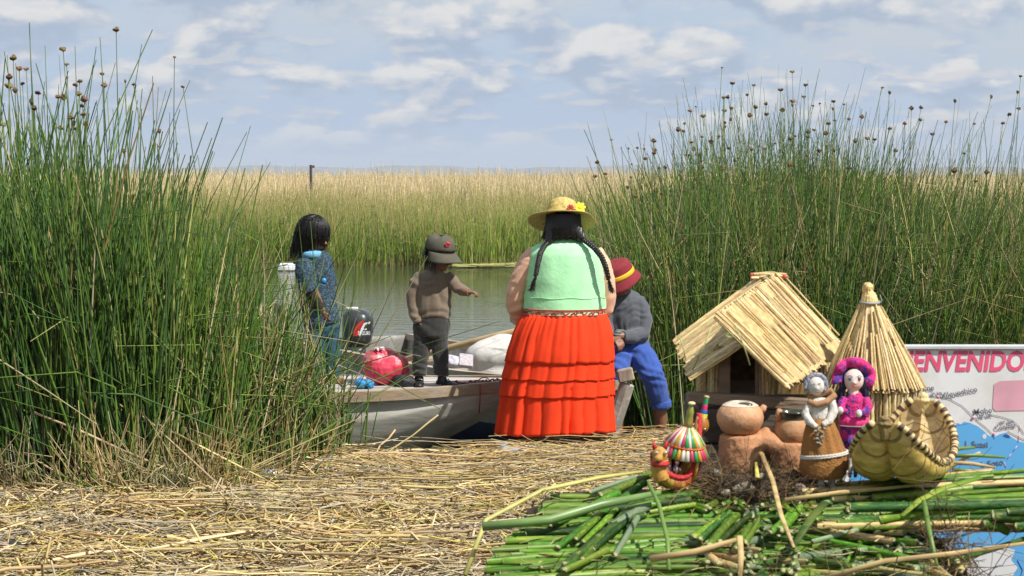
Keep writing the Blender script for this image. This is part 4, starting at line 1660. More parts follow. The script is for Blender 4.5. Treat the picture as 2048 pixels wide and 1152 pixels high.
# hair: cap and two braids
m_ = MB()
m_.ell(hat_(0, -0.06, 0.06), (0.375 * 68 * sw, 0.44 * 68 * sw, 0.43 * 68 * sw), M=hB)
m_.tube([w_(1125, 436, -12), w_(1126, 455, -18), w_(1126, 468, -14), w_(1126, 476, -10)], [(33 * sw, 20 * sw), (33 * sw, 20 * sw), (29 * sw, 16 * sw), (20 * sw, 8 * sw)], n=16, ref=(1, 0, 0))
m_.tube([w_(1106, 452, -14), w_(1102, 472, -20), w_(1096, 486, -26)], [17 * sw, 13 * sw, 8 * sw], n=10)
m_.tube([w_(1146, 452, -14), w_(1158, 470, -20), w_(1166, 480, -26)], [17 * sw, 13 * sw, 8 * sw], n=10)
HR = add('hair', blob(m_, 0.007, 3, disp=lambda p: 0.0022 * math.sin(p.x * 420 + 3 * mnoise.noise(p * 12))), HAIR, WO)


def braid_pts(ctrl, n):
    c = np.array([[*w_(*p)] for p in ctrl])
    tt = np.linspace(0, len(c) - 1, n)
    return [Vector([np.interp(t, range(len(c)), c[:, k]) for k in range(3)]) for t in tt]


for ctrl, tassel in (([(1097, 482, -24), (1088, 490, -36), (1080, 505, -50), (1075, 525, -57), (1071, 548, -60)], [(1071, 548, -60), (1067, 562, -61), (1062, 578, -61)]),
                     ([(1160, 474, -22), (1172, 482, -34), (1188, 495, -46), (1201, 512, -50), (1209, 532, -52), (1215, 556, -46)], [(1215, 556, -46), (1219, 570, -44), (1222, 582, -42)])):
    m_ = MB()
    n = 70
    cp = braid_pts(ctrl, n)
    for k in range(3):
        pts = []
        for i, p in enumerate(cp):
            ph = i * 0.62 + k * 2 * math.pi / 3
            amp = 0.0125 * (1 - 0.35 * i / n)
            pts.append(p + Vector((amp * math.sin(ph), -0.55 * amp * math.sin(2 * ph), 0.3 * amp * math.sin(ph))))
        m_.tube(pts, [0.0118 * (1 - 0.3 * i / n) for i in range(n)], n=7)
    add('braid', m_.mesh('braid'), HAIR, HR)
    P = np.empty((60, 5, 3))
    for i in range(60):
        for k in range(5):
            base = braid_pts(tassel, 5)[k]
            P[i, k] = base + Vector((random.gauss(0, 1), random.gauss(0, 1), random.gauss(0, 0.5))) * (0.003 + 0.0022 * k)
    add('tassel', np_mesh('tassel', [strands(P, np.full((60, 5), 0.0022) * np.linspace(1, 0.4, 5), 3, None)]), HAIR, HR)
# loose wisps on the braids and nape
P = np.empty((700, 6, 3))
for i in range(700):
    x0 = random.uniform(-33, 33)
    for k in range(6):
        t = k / 5
        P[i, k] = w_(1126 + x0 * (1 + 0.02 * t) + math.copysign(10 * t * t * (1 if abs(x0) > 8 else 0.3), x0) + 1.5 * math.sin(t * 3 + i), 428 + 50 * t * random.uniform(0.9, 1.05), -33 - 4 * math.sin(math.pi * t) + 0.018 * x0 * x0)
add('loose_hair', np_mesh('wisps', [strands(P, np.full((700, 6), 0.0026) * np.linspace(1, 0.4, 6), 3, None)]), HAIR, HR)

# straw hat
up_h = Vector((0.03, 0.36, 0.933)).normalized()
qh = up_h.to_track_quat('Z', 'Y').to_matrix()
hc0 = w_(1124, 436, 6)
STRAWH = M('plaited_straw', (0.60, 0.44, 0.15), 0.7, 0.22, 70, col2=(0.46, 0.36, 0.10), pscale=60)


def coil_profile(key, step):
    out = []
    for i in range(len(key) - 1):
        (r0, z0_), (r1, z1_) = key[i], key[i + 1]
        ln = math.hypot(r1 - r0, z1_ - z0_)
        k = max(2, int(ln / step))
        for j in range(k):
            t = j / k
            nx, nz = (z1_ - z0_) / ln, -(r1 - r0) / ln
            b = 0.0022 if (len(out) % 2) else 0.0
            out.append((lerp(r0, r1, t) + nx * b, lerp(z0_, z1_, t) + nz * b))
    out.append(key[-1])
    return out


m_ = MB()
key = [(0.213, -0.022), (0.19, -0.016), (0.14, -0.002), (0.103, 0.006), (0.099, 0.02), (0.094, 0.06), (0.082, 0.092), (0.055, 0.112), (0.02, 0.120), (0.003, 0.121)]
m_.lathe(hc0, coil_profile(key, 0.0048), n=64, M=qh, caps=False)
hat_me = m_.mesh('hat')
displace(hat_me, lambda p: 0.002 * math.sin(math.atan2((p - hc0).x, (p - hc0).y) * 60) + 0.014 * mnoise.noise(p * 5))
HAT = add('straw_hat', hat_me, STRAWH, WO)
HAT.modifiers.new('t', 'SOLIDIFY').thickness = 0.004


def flower(name, c, r, mat, parent, n=7, face=Vector((0.2, -0.8, 0.4))):
    q = face.to_track_quat('Z', 'Y').to_matrix()
    m2 = MB()
    for k in range(n):
        a = 2 * math.pi * k / n
        m2.ell(Vector(c) + q @ Vector((r * 0.6 * math.cos(a), r * 0.6 * math.sin(a), 0)), (r * 0.5, r * 0.36, r * 0.22), M=q @ Matrix.Rotation(a, 3, 'Z') @ Matrix.Rotation(-0.5, 3, 'Y'), nu=8, nv=6)
    m2.ell(Vector(c) + q @ Vector((0, 0, r * 0.15)), (r * 0.35, r * 0.35, r * 0.3), M=q, nu=8, nv=6)
    return add(name, m2.mesh(name), mat, parent)


flower('yellow_flower', w_(1159, 415, -20), 0.036, M('yellow_petal', (0.85, 0.72, 0.05), 0.7, 0.1, 30), HAT)
flower('red_flower', w_(1140, 415, -26), 0.022, M('red_petal', (0.42, 0.05, 0.03), 0.7, 0.2, 50), HAT)

# white bundle in the hands, seen past the left elbow
c = w_(1036, 640, 70)
m_ = MB()
m_.ell(c, (0.055, 0.06, 0.05))
m_.ell(c + Vector((-0.01, 0, 0.03)), (0.035, 0.05, 0.03))
m_.ell(c + Vector((0.03, 0, -0.03)), (0.05, 0.06, 0.04))
add('cloth_bundle', blob(m_, 0.008, 2, disp=wrinkle(0.008, 25, 25, 25)), M('off_white_bundle', (0.60, 0.52, 0.48), 0.85, 0.1, 30), origin=c, label='off white cloth bundle held at the left elbow of the straw hatted person', cat='bundle')

# ---------------- the child in the cap
YC = 13.0
b_, sb = px_chain(YC)
CH = thing('person', 'small child in olive cap and brown sweater standing on the boat, arm held out', 'person', b_(862, 768))
bd = MB()
hf = Vector((0.55, -0.80, -0.22))
cB, cat_ = head(bd, b_(880, 508), 68 * sb, hf)
bd.tube([b_(869, 556), b_(871, 542), b_(876, 528)], [18 * sb, 14 * sb, 14 * sb], n=10)
bd.tube([b_(868, 552), b_(867, 575), b_(866, 610), b_(864, 640), b_(862, 664)], [(27 * sb, 17 * sb), (31 * sb, 21 * sb), (30 * sb, 22 * sb), (31 * sb, 22 * sb), (27 * sb, 20 * sb)], n=16, ref=(1, 0, 0))
bd.tube([b_(840, 556), b_(828, 590), b_(830, 622, -6), b_(838, 642, -12)], [12 * sb, 11 * sb, 9 * sb, 7 * sb], n=10)
bd.tube([b_(898, 558, -4), b_(914, 574, -14), b_(930, 581, -24), b_(938, 583, -28)], [11 * sb, 10 * sb, 8 * sb, 7 * sb], n=10)
hand(bd, b_(838, 642, -12), Vector((0.15, -0.25, -0.95)), (-0.9, -0.2, 0), 24 * sb, 0.8, 1)
hand(bd, b_(940, 583, -28), Vector((0.9, -0.35, 0.0)), (0.1, -0.2, 0.95), 26 * sb, 1.0, 1)
for xs in ((846, 842, 838), (878, 880, 882)):
    bd.tube([b_(xs[0], 655), b_(xs[1], 700, 2), b_(xs[2], 740, 0), b_(xs[2], 752, 0)], [15 * sb, 12 * sb, 9 * sb, 8 * sb], n=10)
add('body', blob(bd, 0.0034, 3), SKIN, CH)
eyes(cat_, 68 * sb, cB, CH.children[-1])
sw_ = MB()
sw_.tube([b_(868, 541), b_(868, 549), b_(867, 558), b_(867, 580), b_(866, 608), b_(866, 626), b_(865, 634), b_(865, 638)],
         [(16 * sb, 15 * sb), (27 * sb, 19 * sb), (34 * sb, 23 * sb), (36 * sb, 26 * sb), (36 * sb, 28 * sb), (36 * sb, 28 * sb), (33 * sb, 26 * sb), (30 * sb, 24 * sb)], n=20, ref=(1, 0, 0))
sw_.tube([b_(870, 545), b_(872, 538), b_(873, 533)], [17 * sb, 16 * sb, 15 * sb], n=12)
sw_.tube([b_(845, 552), b_(834, 566), b_(826, 592), b_(827, 615, -4), b_(833, 634, -10), b_(836, 641, -12)], [14 * sb, 15 * sb, 14.5 * sb, 13 * sb, 12 * sb, 10 * sb], n=14)
sw_.tube([b_(893, 555), b_(905, 563, -6), b_(918, 576, -14), b_(930, 582, -22), b_(940, 583, -27)], [13 * sb, 13 * sb, 12 * sb, 10.5 * sb, 8.5 * sb], n=14)
BRN = M('taupe_knit', (0.185, 0.140, 0.098), 0.95, 0.12, 60, bump=0.35, bscale=260, sheen=0.3)
SWE = add('sweater', blob(sw_, 0.0055, 3, disp=lambda p: 0.006 * mnoise.noise(Vector((p.x * 18, p.y * 18, p.z * 9))) + 0.003 * math.sin(p.z * 70 + 8 * mnoise.noise(p * 8))), BRN, CH)
m_ = MB()
m_.tube([b_(836, 638, -12), b_(838, 645, -13)], [11.2 * sb, 10 * sb], n=14)
add('cuff', m_.mesh('cuff'), BRN, SWE)
pt_ = MB()
pt_.tube([b_(866, 630), b_(865, 640), b_(862, 655), b_(861, 672)], [(33 * sb, 24 * sb), (36 * sb, 26 * sb), (37 * sb, 27 * sb), (30 * sb, 25 * sb)], n=18, ref=(1, 0, 0))
for xs in ((845, 842, 839, 839), (879, 881, 882, 883)):
    pt_.tube([b_(xs[0], 655), b_(xs[0], 680), b_(xs[1], 712, -2), b_(xs[2], 738), b_(xs[3], 748), b_(xs[3], 751)], [20 * sb, 18.5 * sb, 16.5 * sb, 15 * sb, 15 * sb, 13 * sb], n=14)
CHAR = M('charcoal_fleece', (0.030, 0.030, 0.028), 0.9, 0.15, 50, bump=0.2, bscale=200, sheen=0.35)
add('trousers', blob(pt_, 0.0055, 3, disp=lambda p: 0.007 * mnoise.noise(Vector((p.x * 16, p.y * 16, p.z * 14))) + 0.003 * math.sin(p.z * 130 + 9 * mnoise.noise(p * 7)) * (1 if p.z < 0.45 else 0.3)), CHAR, CH)
LEATHER = M('black_leather', (0.016, 0.015, 0.015), 0.35, 0.2, 50)
for (sx_, d) in (((838, 757), Vector((0.05, -1, 0))), ((884, 757), Vector((0.80, -0.60, 0)))):
    m_ = MB()
    heel = b_(*sx_)
    heel.z = DZ + 0.022
    d = d.normalized()
    s_ = Vector((d.y, -d.x, 0))
    for k, (a, rw, rh, zz) in enumerate([(-0.02, 0.026, 0.024, 0.004), (0.02, 0.03, 0.026, 0.004), (0.06, 0.034, 0.022, 0.0), (0.095, 0.028, 0.016, -0.006)]):
        m_.ell(heel + d * a + Vector((0, 0, zz)), (rw, rw, rh))
    m_.tube([heel + Vector((0, 0, 0.0)), heel + Vector((0, 0, 0.045))], [0.032, 0.030], n=12)
    SH = add('shoe', blob(m_, 0.0045, 2), LEATHER, CH)
    m_ = MB()
    m_.tube([heel + d * a - Vector((0, 0, 0.017)) for a in (-0.045, -0.03, 0.02, 0.07, 0.105, 0.118)], [(0.012, 0.006), (0.028, 0.007), (0.032, 0.007), (0.037, 0.007), (0.028, 0.007), (0.010, 0.005)], n=10, ref=s_)
    add('sole', m_.mesh('sole'), M('rubber_sole', (0.01, 0.01, 0.01), 0.7), SH)
    m_ = MB()
    m_.tube([heel + d * 0.042 + s_ * 0.031 * math.cos(a) + Vector((0, 0, 0.004 + 0.024 * math.sin(a))) for a in [math.pi * i / 8 for i in range(9)]], [(0.007, 0.002)] * 9, n=6, ref=d)
    add('strap', m_.mesh('strap'), LEATHER, SH)
    m_ = MB()
    m_.box(heel + d * 0.042 - s_ * 0.014 + Vector((0, 0, 0.029)), (0.012, 0.010, 0.004), bev=0.001)
    add('buckle', m_.mesh('buckle'), M('steel_buckle', (0.5, 0.5, 0.5), 0.3, metal=1.0), SH)
# hair under the cap
hs = falling_hair(cat_, cB, 68 * sb, 500, 0.95, 0.35, 1.02, 0.0022, 3)
CHH = add('hair', np_mesh('hair', [hs]), HAIR, CH)
# cap: round crown, deep visor, short neck flap
OL = M('olive_twill', (0.088, 0.083, 0.058), 0.9, 0.12, 40, bump=0.2, bscale=300)
hh = 68 * sb
rows = []
for i in range(12):
    t = i / 11
    th = lerp(1.48, 0.012, t)
    row = []
    for k in range(40):
        a = 2 * math.pi * k / 40
        sq = 1.03
        row.append(cat_(0.43 * sq * math.sin(th) ** 0.55 * math.sin(a), 0.49 * sq * math.sin(th) ** 0.55 * math.cos(a) - 0.03, 0.10 + 0.45 * math.cos(th) ** 0.80 * (1 + 0.05 * math.sin(3 * a + 1)) + 0.018 * mnoise.noise(Vector((math.sin(a) * 3, math.cos(a) * 3, t * 4)))))
    rows.append(row)
m_ = MB()
b0 = m_.quad_grid(rows, True, flip=True)
m_.fan(range(len(m_.v) - 40, len(m_.v)))
CAP = add('cap', m_.mesh('cap'), OL, CH)
CAP.modifiers.new('t', 'SOLIDIFY').thickness = 0.004
rows = []
for i in range(7):
    t = i / 6
    row = []
    for k in range(25):
        a = lerp(-1.45, 1.45, k / 24)
        out = 0.50 * t * math.cos(a) ** 0.55 if math.cos(a) > 0 else 0
        row.append(cat_((0.44 + 0.06 * t) * math.sin(a), 0.49 * math.cos(a) - 0.03 + out, 0.125 - 0.13 * t * (0.6 + 0.4 * math.cos(a)) - 0.20 * (math.sin(a) ** 2) * t))
    rows.append(row)
m_ = MB()
m_.quad_grid(rows, closed=False)
o = add('visor', m_.mesh('visor'), OL, CAP)
o.modifiers.new('t', 'SOLIDIFY').thickness = 0.006
rows = []
for i in range(5):
    t = i / 4
    rows.append([cat_((0.44 + 0.05 * t) * math.sin(a), (0.50 + 0.06 * t) * math.cos(a) - 0.03, 0.12 - 0.22 * t) for a in [lerp(1.75, 2 * math.pi - 1.75, k / 20) for k in range(21)]])
m_ = MB()
m_.quad_grid(rows, closed=False)
o = add('neck_flap', m_.mesh('flap'), OL, CAP)
o.modifiers.new('t', 'SOLIDIFY').thickness = 0.004
m_ = MB()
for (a, zz, s_) in [(0.05, 0.42, 0.035), (0.16, 0.44, 0.04), (0.26, 0.40, 0.035), (0.10, 0.36, 0.028), (0.22, 0.35, 0.03)]:
    m_.ell(cat_(0.43 * 1.03 * math.sin(a) * 0.93, 0.49 * math.cos(a) * 0.93 - 0.01, zz), (s_ * hh * 1.6, s_ * hh * 0.9, s_ * hh), M=cB, nu=8, nv=6)
add('red_emblem', m_.mesh('emblem'), M('red_stitch', (0.55, 0.03, 0.05), 0.8, 0.2, 80), CAP)
m_ = MB()
for (a, zz) in [(-0.95, 0.34), (-0.86, 0.345), (-0.77, 0.35)]:
    m_.ell(cat_(0.43 * 1.0 * math.sin(a), 0.49 * 1.0 * math.cos(a) - 0.03, zz), (0.03 * hh, 0.02 * hh, 0.022 * hh), M=cB, nu=8, nv=6)
add('green_emblem', m_.mesh('emblem'), M('green_stitch', (0.10, 0.22, 0.03), 0.8), CAP)

# ---------------- the child in the blue jacket
YG = 13.2
g_, sg = px_chain(YG)
GI = thing('person', 'child with dark bobbed hair in blue knitted jacket standing behind the reeds', 'person', g_(640, 766))
bd = MB()
hf = Vector((0.86, -0.42, -0.30))
gB, gat = head(bd, g_(626, 470), 70 * sg, hf)
bd.tube([g_(626, 520), g_(625, 505), g_(624, 492)], [18 * sg, 15 * sg, 15 * sg], n=10)
bd.tube([g_(630, 514), g_(632, 545), g_(636, 590), g_(642, 630), g_(646, 660)], [(27 * sg, 20 * sg), (30 * sg, 24 * sg), (29 * sg, 24 * sg), (32 * sg, 25 * sg), (29 * sg, 23 * sg)], n=16, ref=(1, 0, 0))
bd.tube([g_(618, 524, -18), g_(622, 560, -26), g_(636, 592, -28), g_(648, 620, -30)], [12 * sg, 11 * sg, 9 * sg, 7 * sg], n=10)
bd.tube([g_(640, 524, 20), g_(648, 560, 26), g_(656, 592, 24), g_(664, 620, 18)], [12 * sg, 11 * sg, 9 * sg, 7 * sg], n=10)
hand(bd, g_(649, 622, -30), Vector((0.35, -0.1, -0.9)), (-0.5, -0.8, 0), 28 * sg, 0.6, 1)
hand(bd, g_(665, 622, 18), Vector((0.35, -0.1, -0.9)), (0.3, 0.8, 0), 28 * sg, 0.6, -1)
for x0, x1, d in ((636, 634, -10), (660, 664, 8)):
    bd.tube([g_(x0, 650, d), g_(x1, 700, d), g_(x1, 745, d), g_(x1, 757, d)], [17 * sg, 13 * sg, 10 * sg, 9 * sg], n=10)
    bd.tube([g_(x1 - 6, 761, d), g_(x1 + 6, 761, d - 4), g_(x1 + 24, 763, d - 10)], [8 * sg, 9 * sg, 6 * sg], n=10)
add('body', blob(bd, 0.0045, 3), SKIN, GI)
eyes(gat, 70 * sg, gB, GI.children[-1])
jk = MB()
jk.tube([g_(626, 503), g_(627, 510), g_(629, 520), g_(632, 550), g_(635, 590), g_(640, 625), g_(644, 648), g_(645, 652)],
        [(20 * sg, 18 * sg), (30 * sg, 24 * sg), (36 * sg, 28 * sg), (37 * sg, 31 * sg), (37 * sg, 31 * sg), (37 * sg, 32 * sg), (37 * sg, 32 * sg), (33 * sg, 28 * sg)], n=22, ref=(1, 0, 0))
jk.tube([g_(612, 520, -16), g_(612, 545, -26), g_(618, 572, -30), g_(622, 582, -30)], [17 * sg, 19 * sg, 18 * sg, 17 * sg], n=14)
jk.tube([g_(642, 520, 16), g_(650, 545, 26), g_(656, 575, 28)], [17 * sg, 18 * sg, 17 * sg], n=14)
BLUE = M('blue_bouclé'.replace('é', 'e'), (0.026, 0.052, 0.082), 0.95, 0.35, 90, bump=0.8, bscale=130, col2=(0.085, 0.15, 0.20), pscale=75, pw=(0.50, 0.60))
JK = add('jacket', blob(jk, 0.0055, 3, disp=lambda p: 0.004 * mnoise.noise(p * 60) + 0.006 * mnoise.noise(p * 11)), BLUE, GI)
m_ = MB()
m_.tube([g_(600, 512, -6), g_(612, 510, -24), g_(628, 508, -30), g_(640, 508, -20), g_(646, 510, -4)], [(7 * sg, 3 * sg)] * 5, n=8, ref=(0, 0, 1))
m_.tube([g_(600, 506, 2), g_(604, 505, -14), g_(622, 503, -22), g_(638, 505, -16)], [(5 * sg, 3 * sg)] * 4, n=8, ref=(0, 0, 1))
add('collar', m_.mesh('collar'), M('sky_blue_collar', (0.16, 0.42, 0.62), 0.8, 0.15, 60), JK)
m_ = MB()
c = g_(650, 560, -26)
m_.ell(c, (5.5 * sg, 3.5 * sg, 5.5 * sg))
add('button', m_.mesh('button'), M('blue_button', (0.04, 0.28, 0.60), 0.25, 0.05), JK)
m_ = MB()
m_.tube([g_(621, 572, -29), g_(628, 590, -29), g_(640, 608, -29), g_(647, 617, -30)], [13 * sg, 13 * sg, 11 * sg, 9 * sg], n=12)
m_.tube([g_(652, 572, 25), g_(658, 592, 24), g_(664, 614, 18)], [13 * sg, 12 * sg, 9 * sg], n=12)
add('undersleeve', blob(m_, 0.006, 2, disp=wrinkle(0.005, 30, 30, 30)), M('dark_brown_jersey', (0.028, 0.018, 0.014), 0.9, 0.2, 40), GI)
jn = MB()
jn.tube([g_(643, 636), g_(645, 655), g_(646, 672)], [(33 * sg, 27 * sg), (34 * sg, 28 * sg), (28 * sg, 24 * sg)], n=16, ref=(1, 0, 0))
for x0, x1, d in ((634, 633, -10), (660, 664, 8)):
    jn.tube([g_(x0, 655, d), g_(x0, 680, d), g_(x1, 715, d), g_(x1, 750, d), g_(x1, 756, d)], [19 * sg, 18 * sg, 16 * sg, 15 * sg, 13 * sg], n=12)
add('jeans', blob(jn, 0.006, 3, disp=wrinkle(0.007, 14, 14, 20)), M('teal_denim', (0.025, 0.085, 0.13), 0.9, 0.25, 50, bump=0.2, bscale=200), GI)
m_ = MB()
m_.ell(gat(0, -0.07, 0.10), (0.37 * 70 * sg, 0.44 * 70 * sg, 0.41 * 70 * sg), M=gB)
m_.ell(gat(0, -0.22, -0.12), (0.34 * 70 * sg, 0.27 * 70 * sg, 0.34 * 70 * sg), M=gB)
GH = add('hair', blob(m_, 0.006, 2), HAIR, GI)
hs = falling_hair(gat, gB, 70 * sg, 1700, 1.18, 0.52, 1.18, 0.0024, 8, face_gap=0.95)
add('loose_hair', np_mesh('hair', [hs]), HAIR, GH)

# ---------------- the seated person in the maroon hat
YS = 13.35
m2_, ss = px_chain(YS)
SE = thing('person', 'person in maroon hat, grey sweater and rolled blue trousers sitting on the boat bow', 'person', m2_(1318, 872))
bd = MB()
hf = Vector((-0.74, -0.45, -0.42))
sB, sat = head(bd, m2_(1236, 558, -6), 68 * ss, hf, (-0.12, -0.20, 0.95))
bd.tube([m2_(1250, 604, 6), m2_(1246, 590, 2), m2_(1240, 574, -2)], [19 * ss, 16 * ss, 16 * ss], n=10)
bd.tube([m2_(1250, 596, 6), m2_(1250, 620, 6), m2_(1254, 660, 8), m2_(1260, 700, 8), m2_(1262, 712, 8)], [(32 * ss, 22 * ss), (36 * ss, 26 * ss), (36 * ss, 28 * ss), (36 * ss, 30 * ss), (30 * ss, 26 * ss)], n=16, ref=(1, 0, 0))
bd.tube([m2_(1276, 612, 4), m2_(1286, 640, 0), m2_(1282, 664, -10), m2_(1255, 670, -36), m2_(1232, 668, -48)], [13 * ss, 13 * ss, 12 * ss, 10 * ss, 8 * ss], n=10)
bd.tube([m2_(1224, 612, 4), m2_(1212, 640, -4), m2_(1210, 664, -20), m2_(1222, 672, -48)], [13 * ss, 13 * ss, 11 * ss, 8 * ss], n=10)
hand(bd, m2_(1231, 668, -49), Vector((-0.9, -0.3, -0.1)), (0, -0.5, 0.8), 46 * ss, 1.0, 1)
hand(bd, m2_(1223, 673, -50), Vector((0.5, -0.7, -0.2)), (0, -0.4, 0.9), 46 * ss, 1.0, -1)
bd.tube([m2_(1276, 708, 4), m2_(1300, 748, -52), m2_(1316, 800, -30), m2_(1320, 840, -22), m2_(1321, 872, -16)], [24 * ss, 18 * ss, 15 * ss, 13 * ss, 10 * ss], n=12)
bd.tube([m2_(1324, 874, -8), m2_(1318, 880, -26), m2_(1312, 884, -52)], [10 * ss, 12 * ss, 8 * ss], n=10)
bd.tube([m2_(1246, 708, 4), m2_(1232, 736, -44), m2_(1234, 790, -36), m2_(1236, 850, -24)], [22 * ss, 17 * ss, 14 * ss, 10 * ss], n=12)
bd.tube([m2_(1237, 856, -18), m2_(1232, 860, -36), m2_(1226, 863, -58)], [10 * ss, 12 * ss, 8 * ss], n=10)
add('body', blob(bd, 0.0055, 3), SKIN, SE)
eyes(sat, 68 * ss, sB, SE.children[-1])
st_ = MB()
st_.tube([m2_(1249, 584, 4), m2_(1249, 592, 6), m2_(1250, 602, 6), m2_(1252, 630, 8), m2_(1256, 665, 10), m2_(1260, 690, 10), m2_(1261, 697, 10)],
         [(22 * ss, 20 * ss), (32 * ss, 24 * ss), (38 * ss, 29 * ss), (41 * ss, 33 * ss), (41 * ss, 34 * ss), (40 * ss, 34 * ss), (36 * ss, 31 * ss)], n=20, ref=(1, 0, 0))
st_.tube([m2_(1272, 600, 4), m2_(1281, 618, 2), m2_(1288, 642, -2), m2_(1284, 666, -12), m2_(1260, 671, -34), m2_(1242, 669, -44)], [17 * ss, 18 * ss, 18 * ss, 17 * ss, 15 * ss, 12 * ss], n=14)
st_.tube([m2_(1226, 602, 4), m2_(1216, 625, 0), m2_(1210, 648, -8), m2_(1212, 666, -26), m2_(1222, 671, -44)], [16 * ss, 17 * ss, 16 * ss, 14 * ss, 11 * ss], n=14)
GREYS = M('slate_jersey', (0.082, 0.092, 0.108), 0.95, 0.1, 50, bump=0.2, bscale=250, sheen=0.3)
SWT = add('sweater', blob(st_, 0.006, 3, disp=lambda p: 0.007 * mnoise.noise(Vector((p.x * 15, p.y * 15, p.z * 15))) + 0.0018 * math.sin((p.z - p.x) * 60 + 12 * mnoise.noise(p * 8))), GREYS, SE)
m_ = MB()
cp = [m2_(1243, 669, -44), m2_(1231, 668, -49)]
for k in range(11):
    a = 2 * math.pi * k / 11
    m_.tube([p + Vector((0.1 * math.cos(a) * 0.2, 0, 0)) + (Vector((0, 0.03, 0)) * math.cos(a) + Vector((0, 0, 0.036)) * math.sin(a)) for p in cp], 0.0095, n=5)
add('ribbed_cuff', m_.mesh('cuff'), M('grey_rib', (0.17, 0.17, 0.16), 0.95, 0.15, 50), SWT)
tr_ = MB()
tr_.tube([m2_(1260, 690, 10), m2_(1262, 704, 8), m2_(1262, 718, 6)], [(40 * ss, 34 * ss), (42 * ss, 36 * ss), (34 * ss, 30 * ss)], n=16, ref=(1, 0, 0))
tr_.tube([m2_(1276, 706, 4), m2_(1290, 722, -26), m2_(1302, 748, -52), m2_(1311, 775, -42), m2_(1316, 796, -33), m2_(1317, 806, -31)], [28 * ss, 26 * ss, 24 * ss, 22 * ss, 20 * ss, 19 * ss], n=14)
tr_.tube([m2_(1246, 706, 4), m2_(1238, 718, -24), m2_(1233, 738, -44), m2_(1234, 765, -42), m2_(1234, 780, -40)], [26 * ss, 23 * ss, 20 * ss, 17 * ss, 16 * ss], n=14)
ROY = M('royal_blue_cotton', (0.026, 0.080, 0.34), 0.85, 0.12, 40, bump=0.15, bscale=200, sheen=0.2)
TRS = add('trousers', blob(tr_, 0.006, 3, disp=lambda p: 0.007 * mnoise.noise(Vector((p.x * 16, p.y * 16, p.z * 12))) + 0.003 * math.sin((p.z + p.x * 0.5) * 90 + 9 * mnoise.noise(p * 6))), ROY, SE)
m_ = MB()
m_.tube([m2_(1318, 794, -33), m2_(1318, 798, -32), m2_(1319, 808, -31), m2_(1319, 812, -30)], [19 * ss, 22 * ss, 22 * ss, 18 * ss], n=18)
add('turn_up', blob(m_, 0.005, 2, disp=wrinkle(0.004, 40, 40, 40)), ROY, TRS)
# bucket hat
hh = 68 * ss
MAR = M('maroon_felt', (0.22, 0.020, 0.028), 0.9, 0.12, 60, bump=0.15, bscale=250)
prof = [(0.61, -0.14), (0.555, -0.03), (0.47, 0.10), (0.46, 0.14), (0.43, 0.34), (0.40, 0.46), (0.33, 0.51), (0.15, 0.53), (0.01, 0.53)]


def lathe_at(at, prof, n, y_off=-0.03, ys=1.12, sub=3):
    m2 = MB()
    rows = []
    pr = []
    for i in range(len(prof) - 1):
        for j in range(sub):
            t = j / sub
            pr.append((lerp(prof[i][0], prof[i + 1][0], t), lerp(prof[i][1], prof[i + 1][1], t)))
    pr.append(prof[-1])
    for r_, z_ in pr:
        rows.append([at(r_ * math.sin(2 * math.pi * k / n), r_ * ys * math.cos(2 * math.pi * k / n) + y_off, z_ + (0.03 * math.sin(4 * math.pi * k / n) if r_ > 0.5 else 0)) for k in range(n)])
    m2.quad_grid(rows, True, flip=True)
    return m2


BH = add('bucket_hat', lathe_at(sat, prof, 44).mesh('hat'), MAR, SE)
BH.modifiers.new('t', 'SOLIDIFY').thickness = 0.004
add('yellow_band', lathe_at(sat, [(0.482, 0.11), (0.468, 0.25)], 44).mesh('band'), M('yellow_ribbon', (0.78, 0.48, 0.02), 0.6, 0.06, 30), BH).modifiers.new('t', 'SOLIDIFY').thickness = 0.003
m_ = MB()
a_ = 0.62
pbase = sat(0.455 * math.sin(a_), 0.455 * 1.12 * math.cos(a_) - 0.03, 0.24)
nrm = (sB @ Vector((math.sin(a_), math.cos(a_), 0))).normalized()
Mq = nrm.to_track_quat('Y', 'Z').to_matrix()
m_.box(pbase + nrm * 0.008, (0.055, 0.006, 0.065), M=Mq, bev=0.001)
PT = add('patch', m_.mesh('patch', smooth=False), M('cream_patch', (0.62, 0.58, 0.50), 0.8, 0.05), BH)
m_ = MB()
for k, (dx, dz, wx, wz) in enumerate([(0, 0.012, 0.04, 0.018), (-0.008, -0.012, 0.022, 0.014), (0.013, -0.014, 0.012, 0.018)]):
    m_.box(pbase + nrm * 0.012 + Mq @ Vector((dx, 0, dz)), (wx, 0.002, wz), M=Mq)
add('badge_print', m_.mesh('print', smooth=False), M('grey_blue_print', (0.20, 0.22, 0.28), 0.8, 0.3, 90), PT)
hs = falling_hair(sat, sB, 68 * ss, 300, 0.62, 0.3, 1.0, 0.0022, 5)
add('hair', np_mesh('hair', [hs]), HAIR, SE)
# ------------------------------------------------------------------ the stall of crafts on the heap of cut reeds
HEAP_Z = 1.045
random.seed(21)

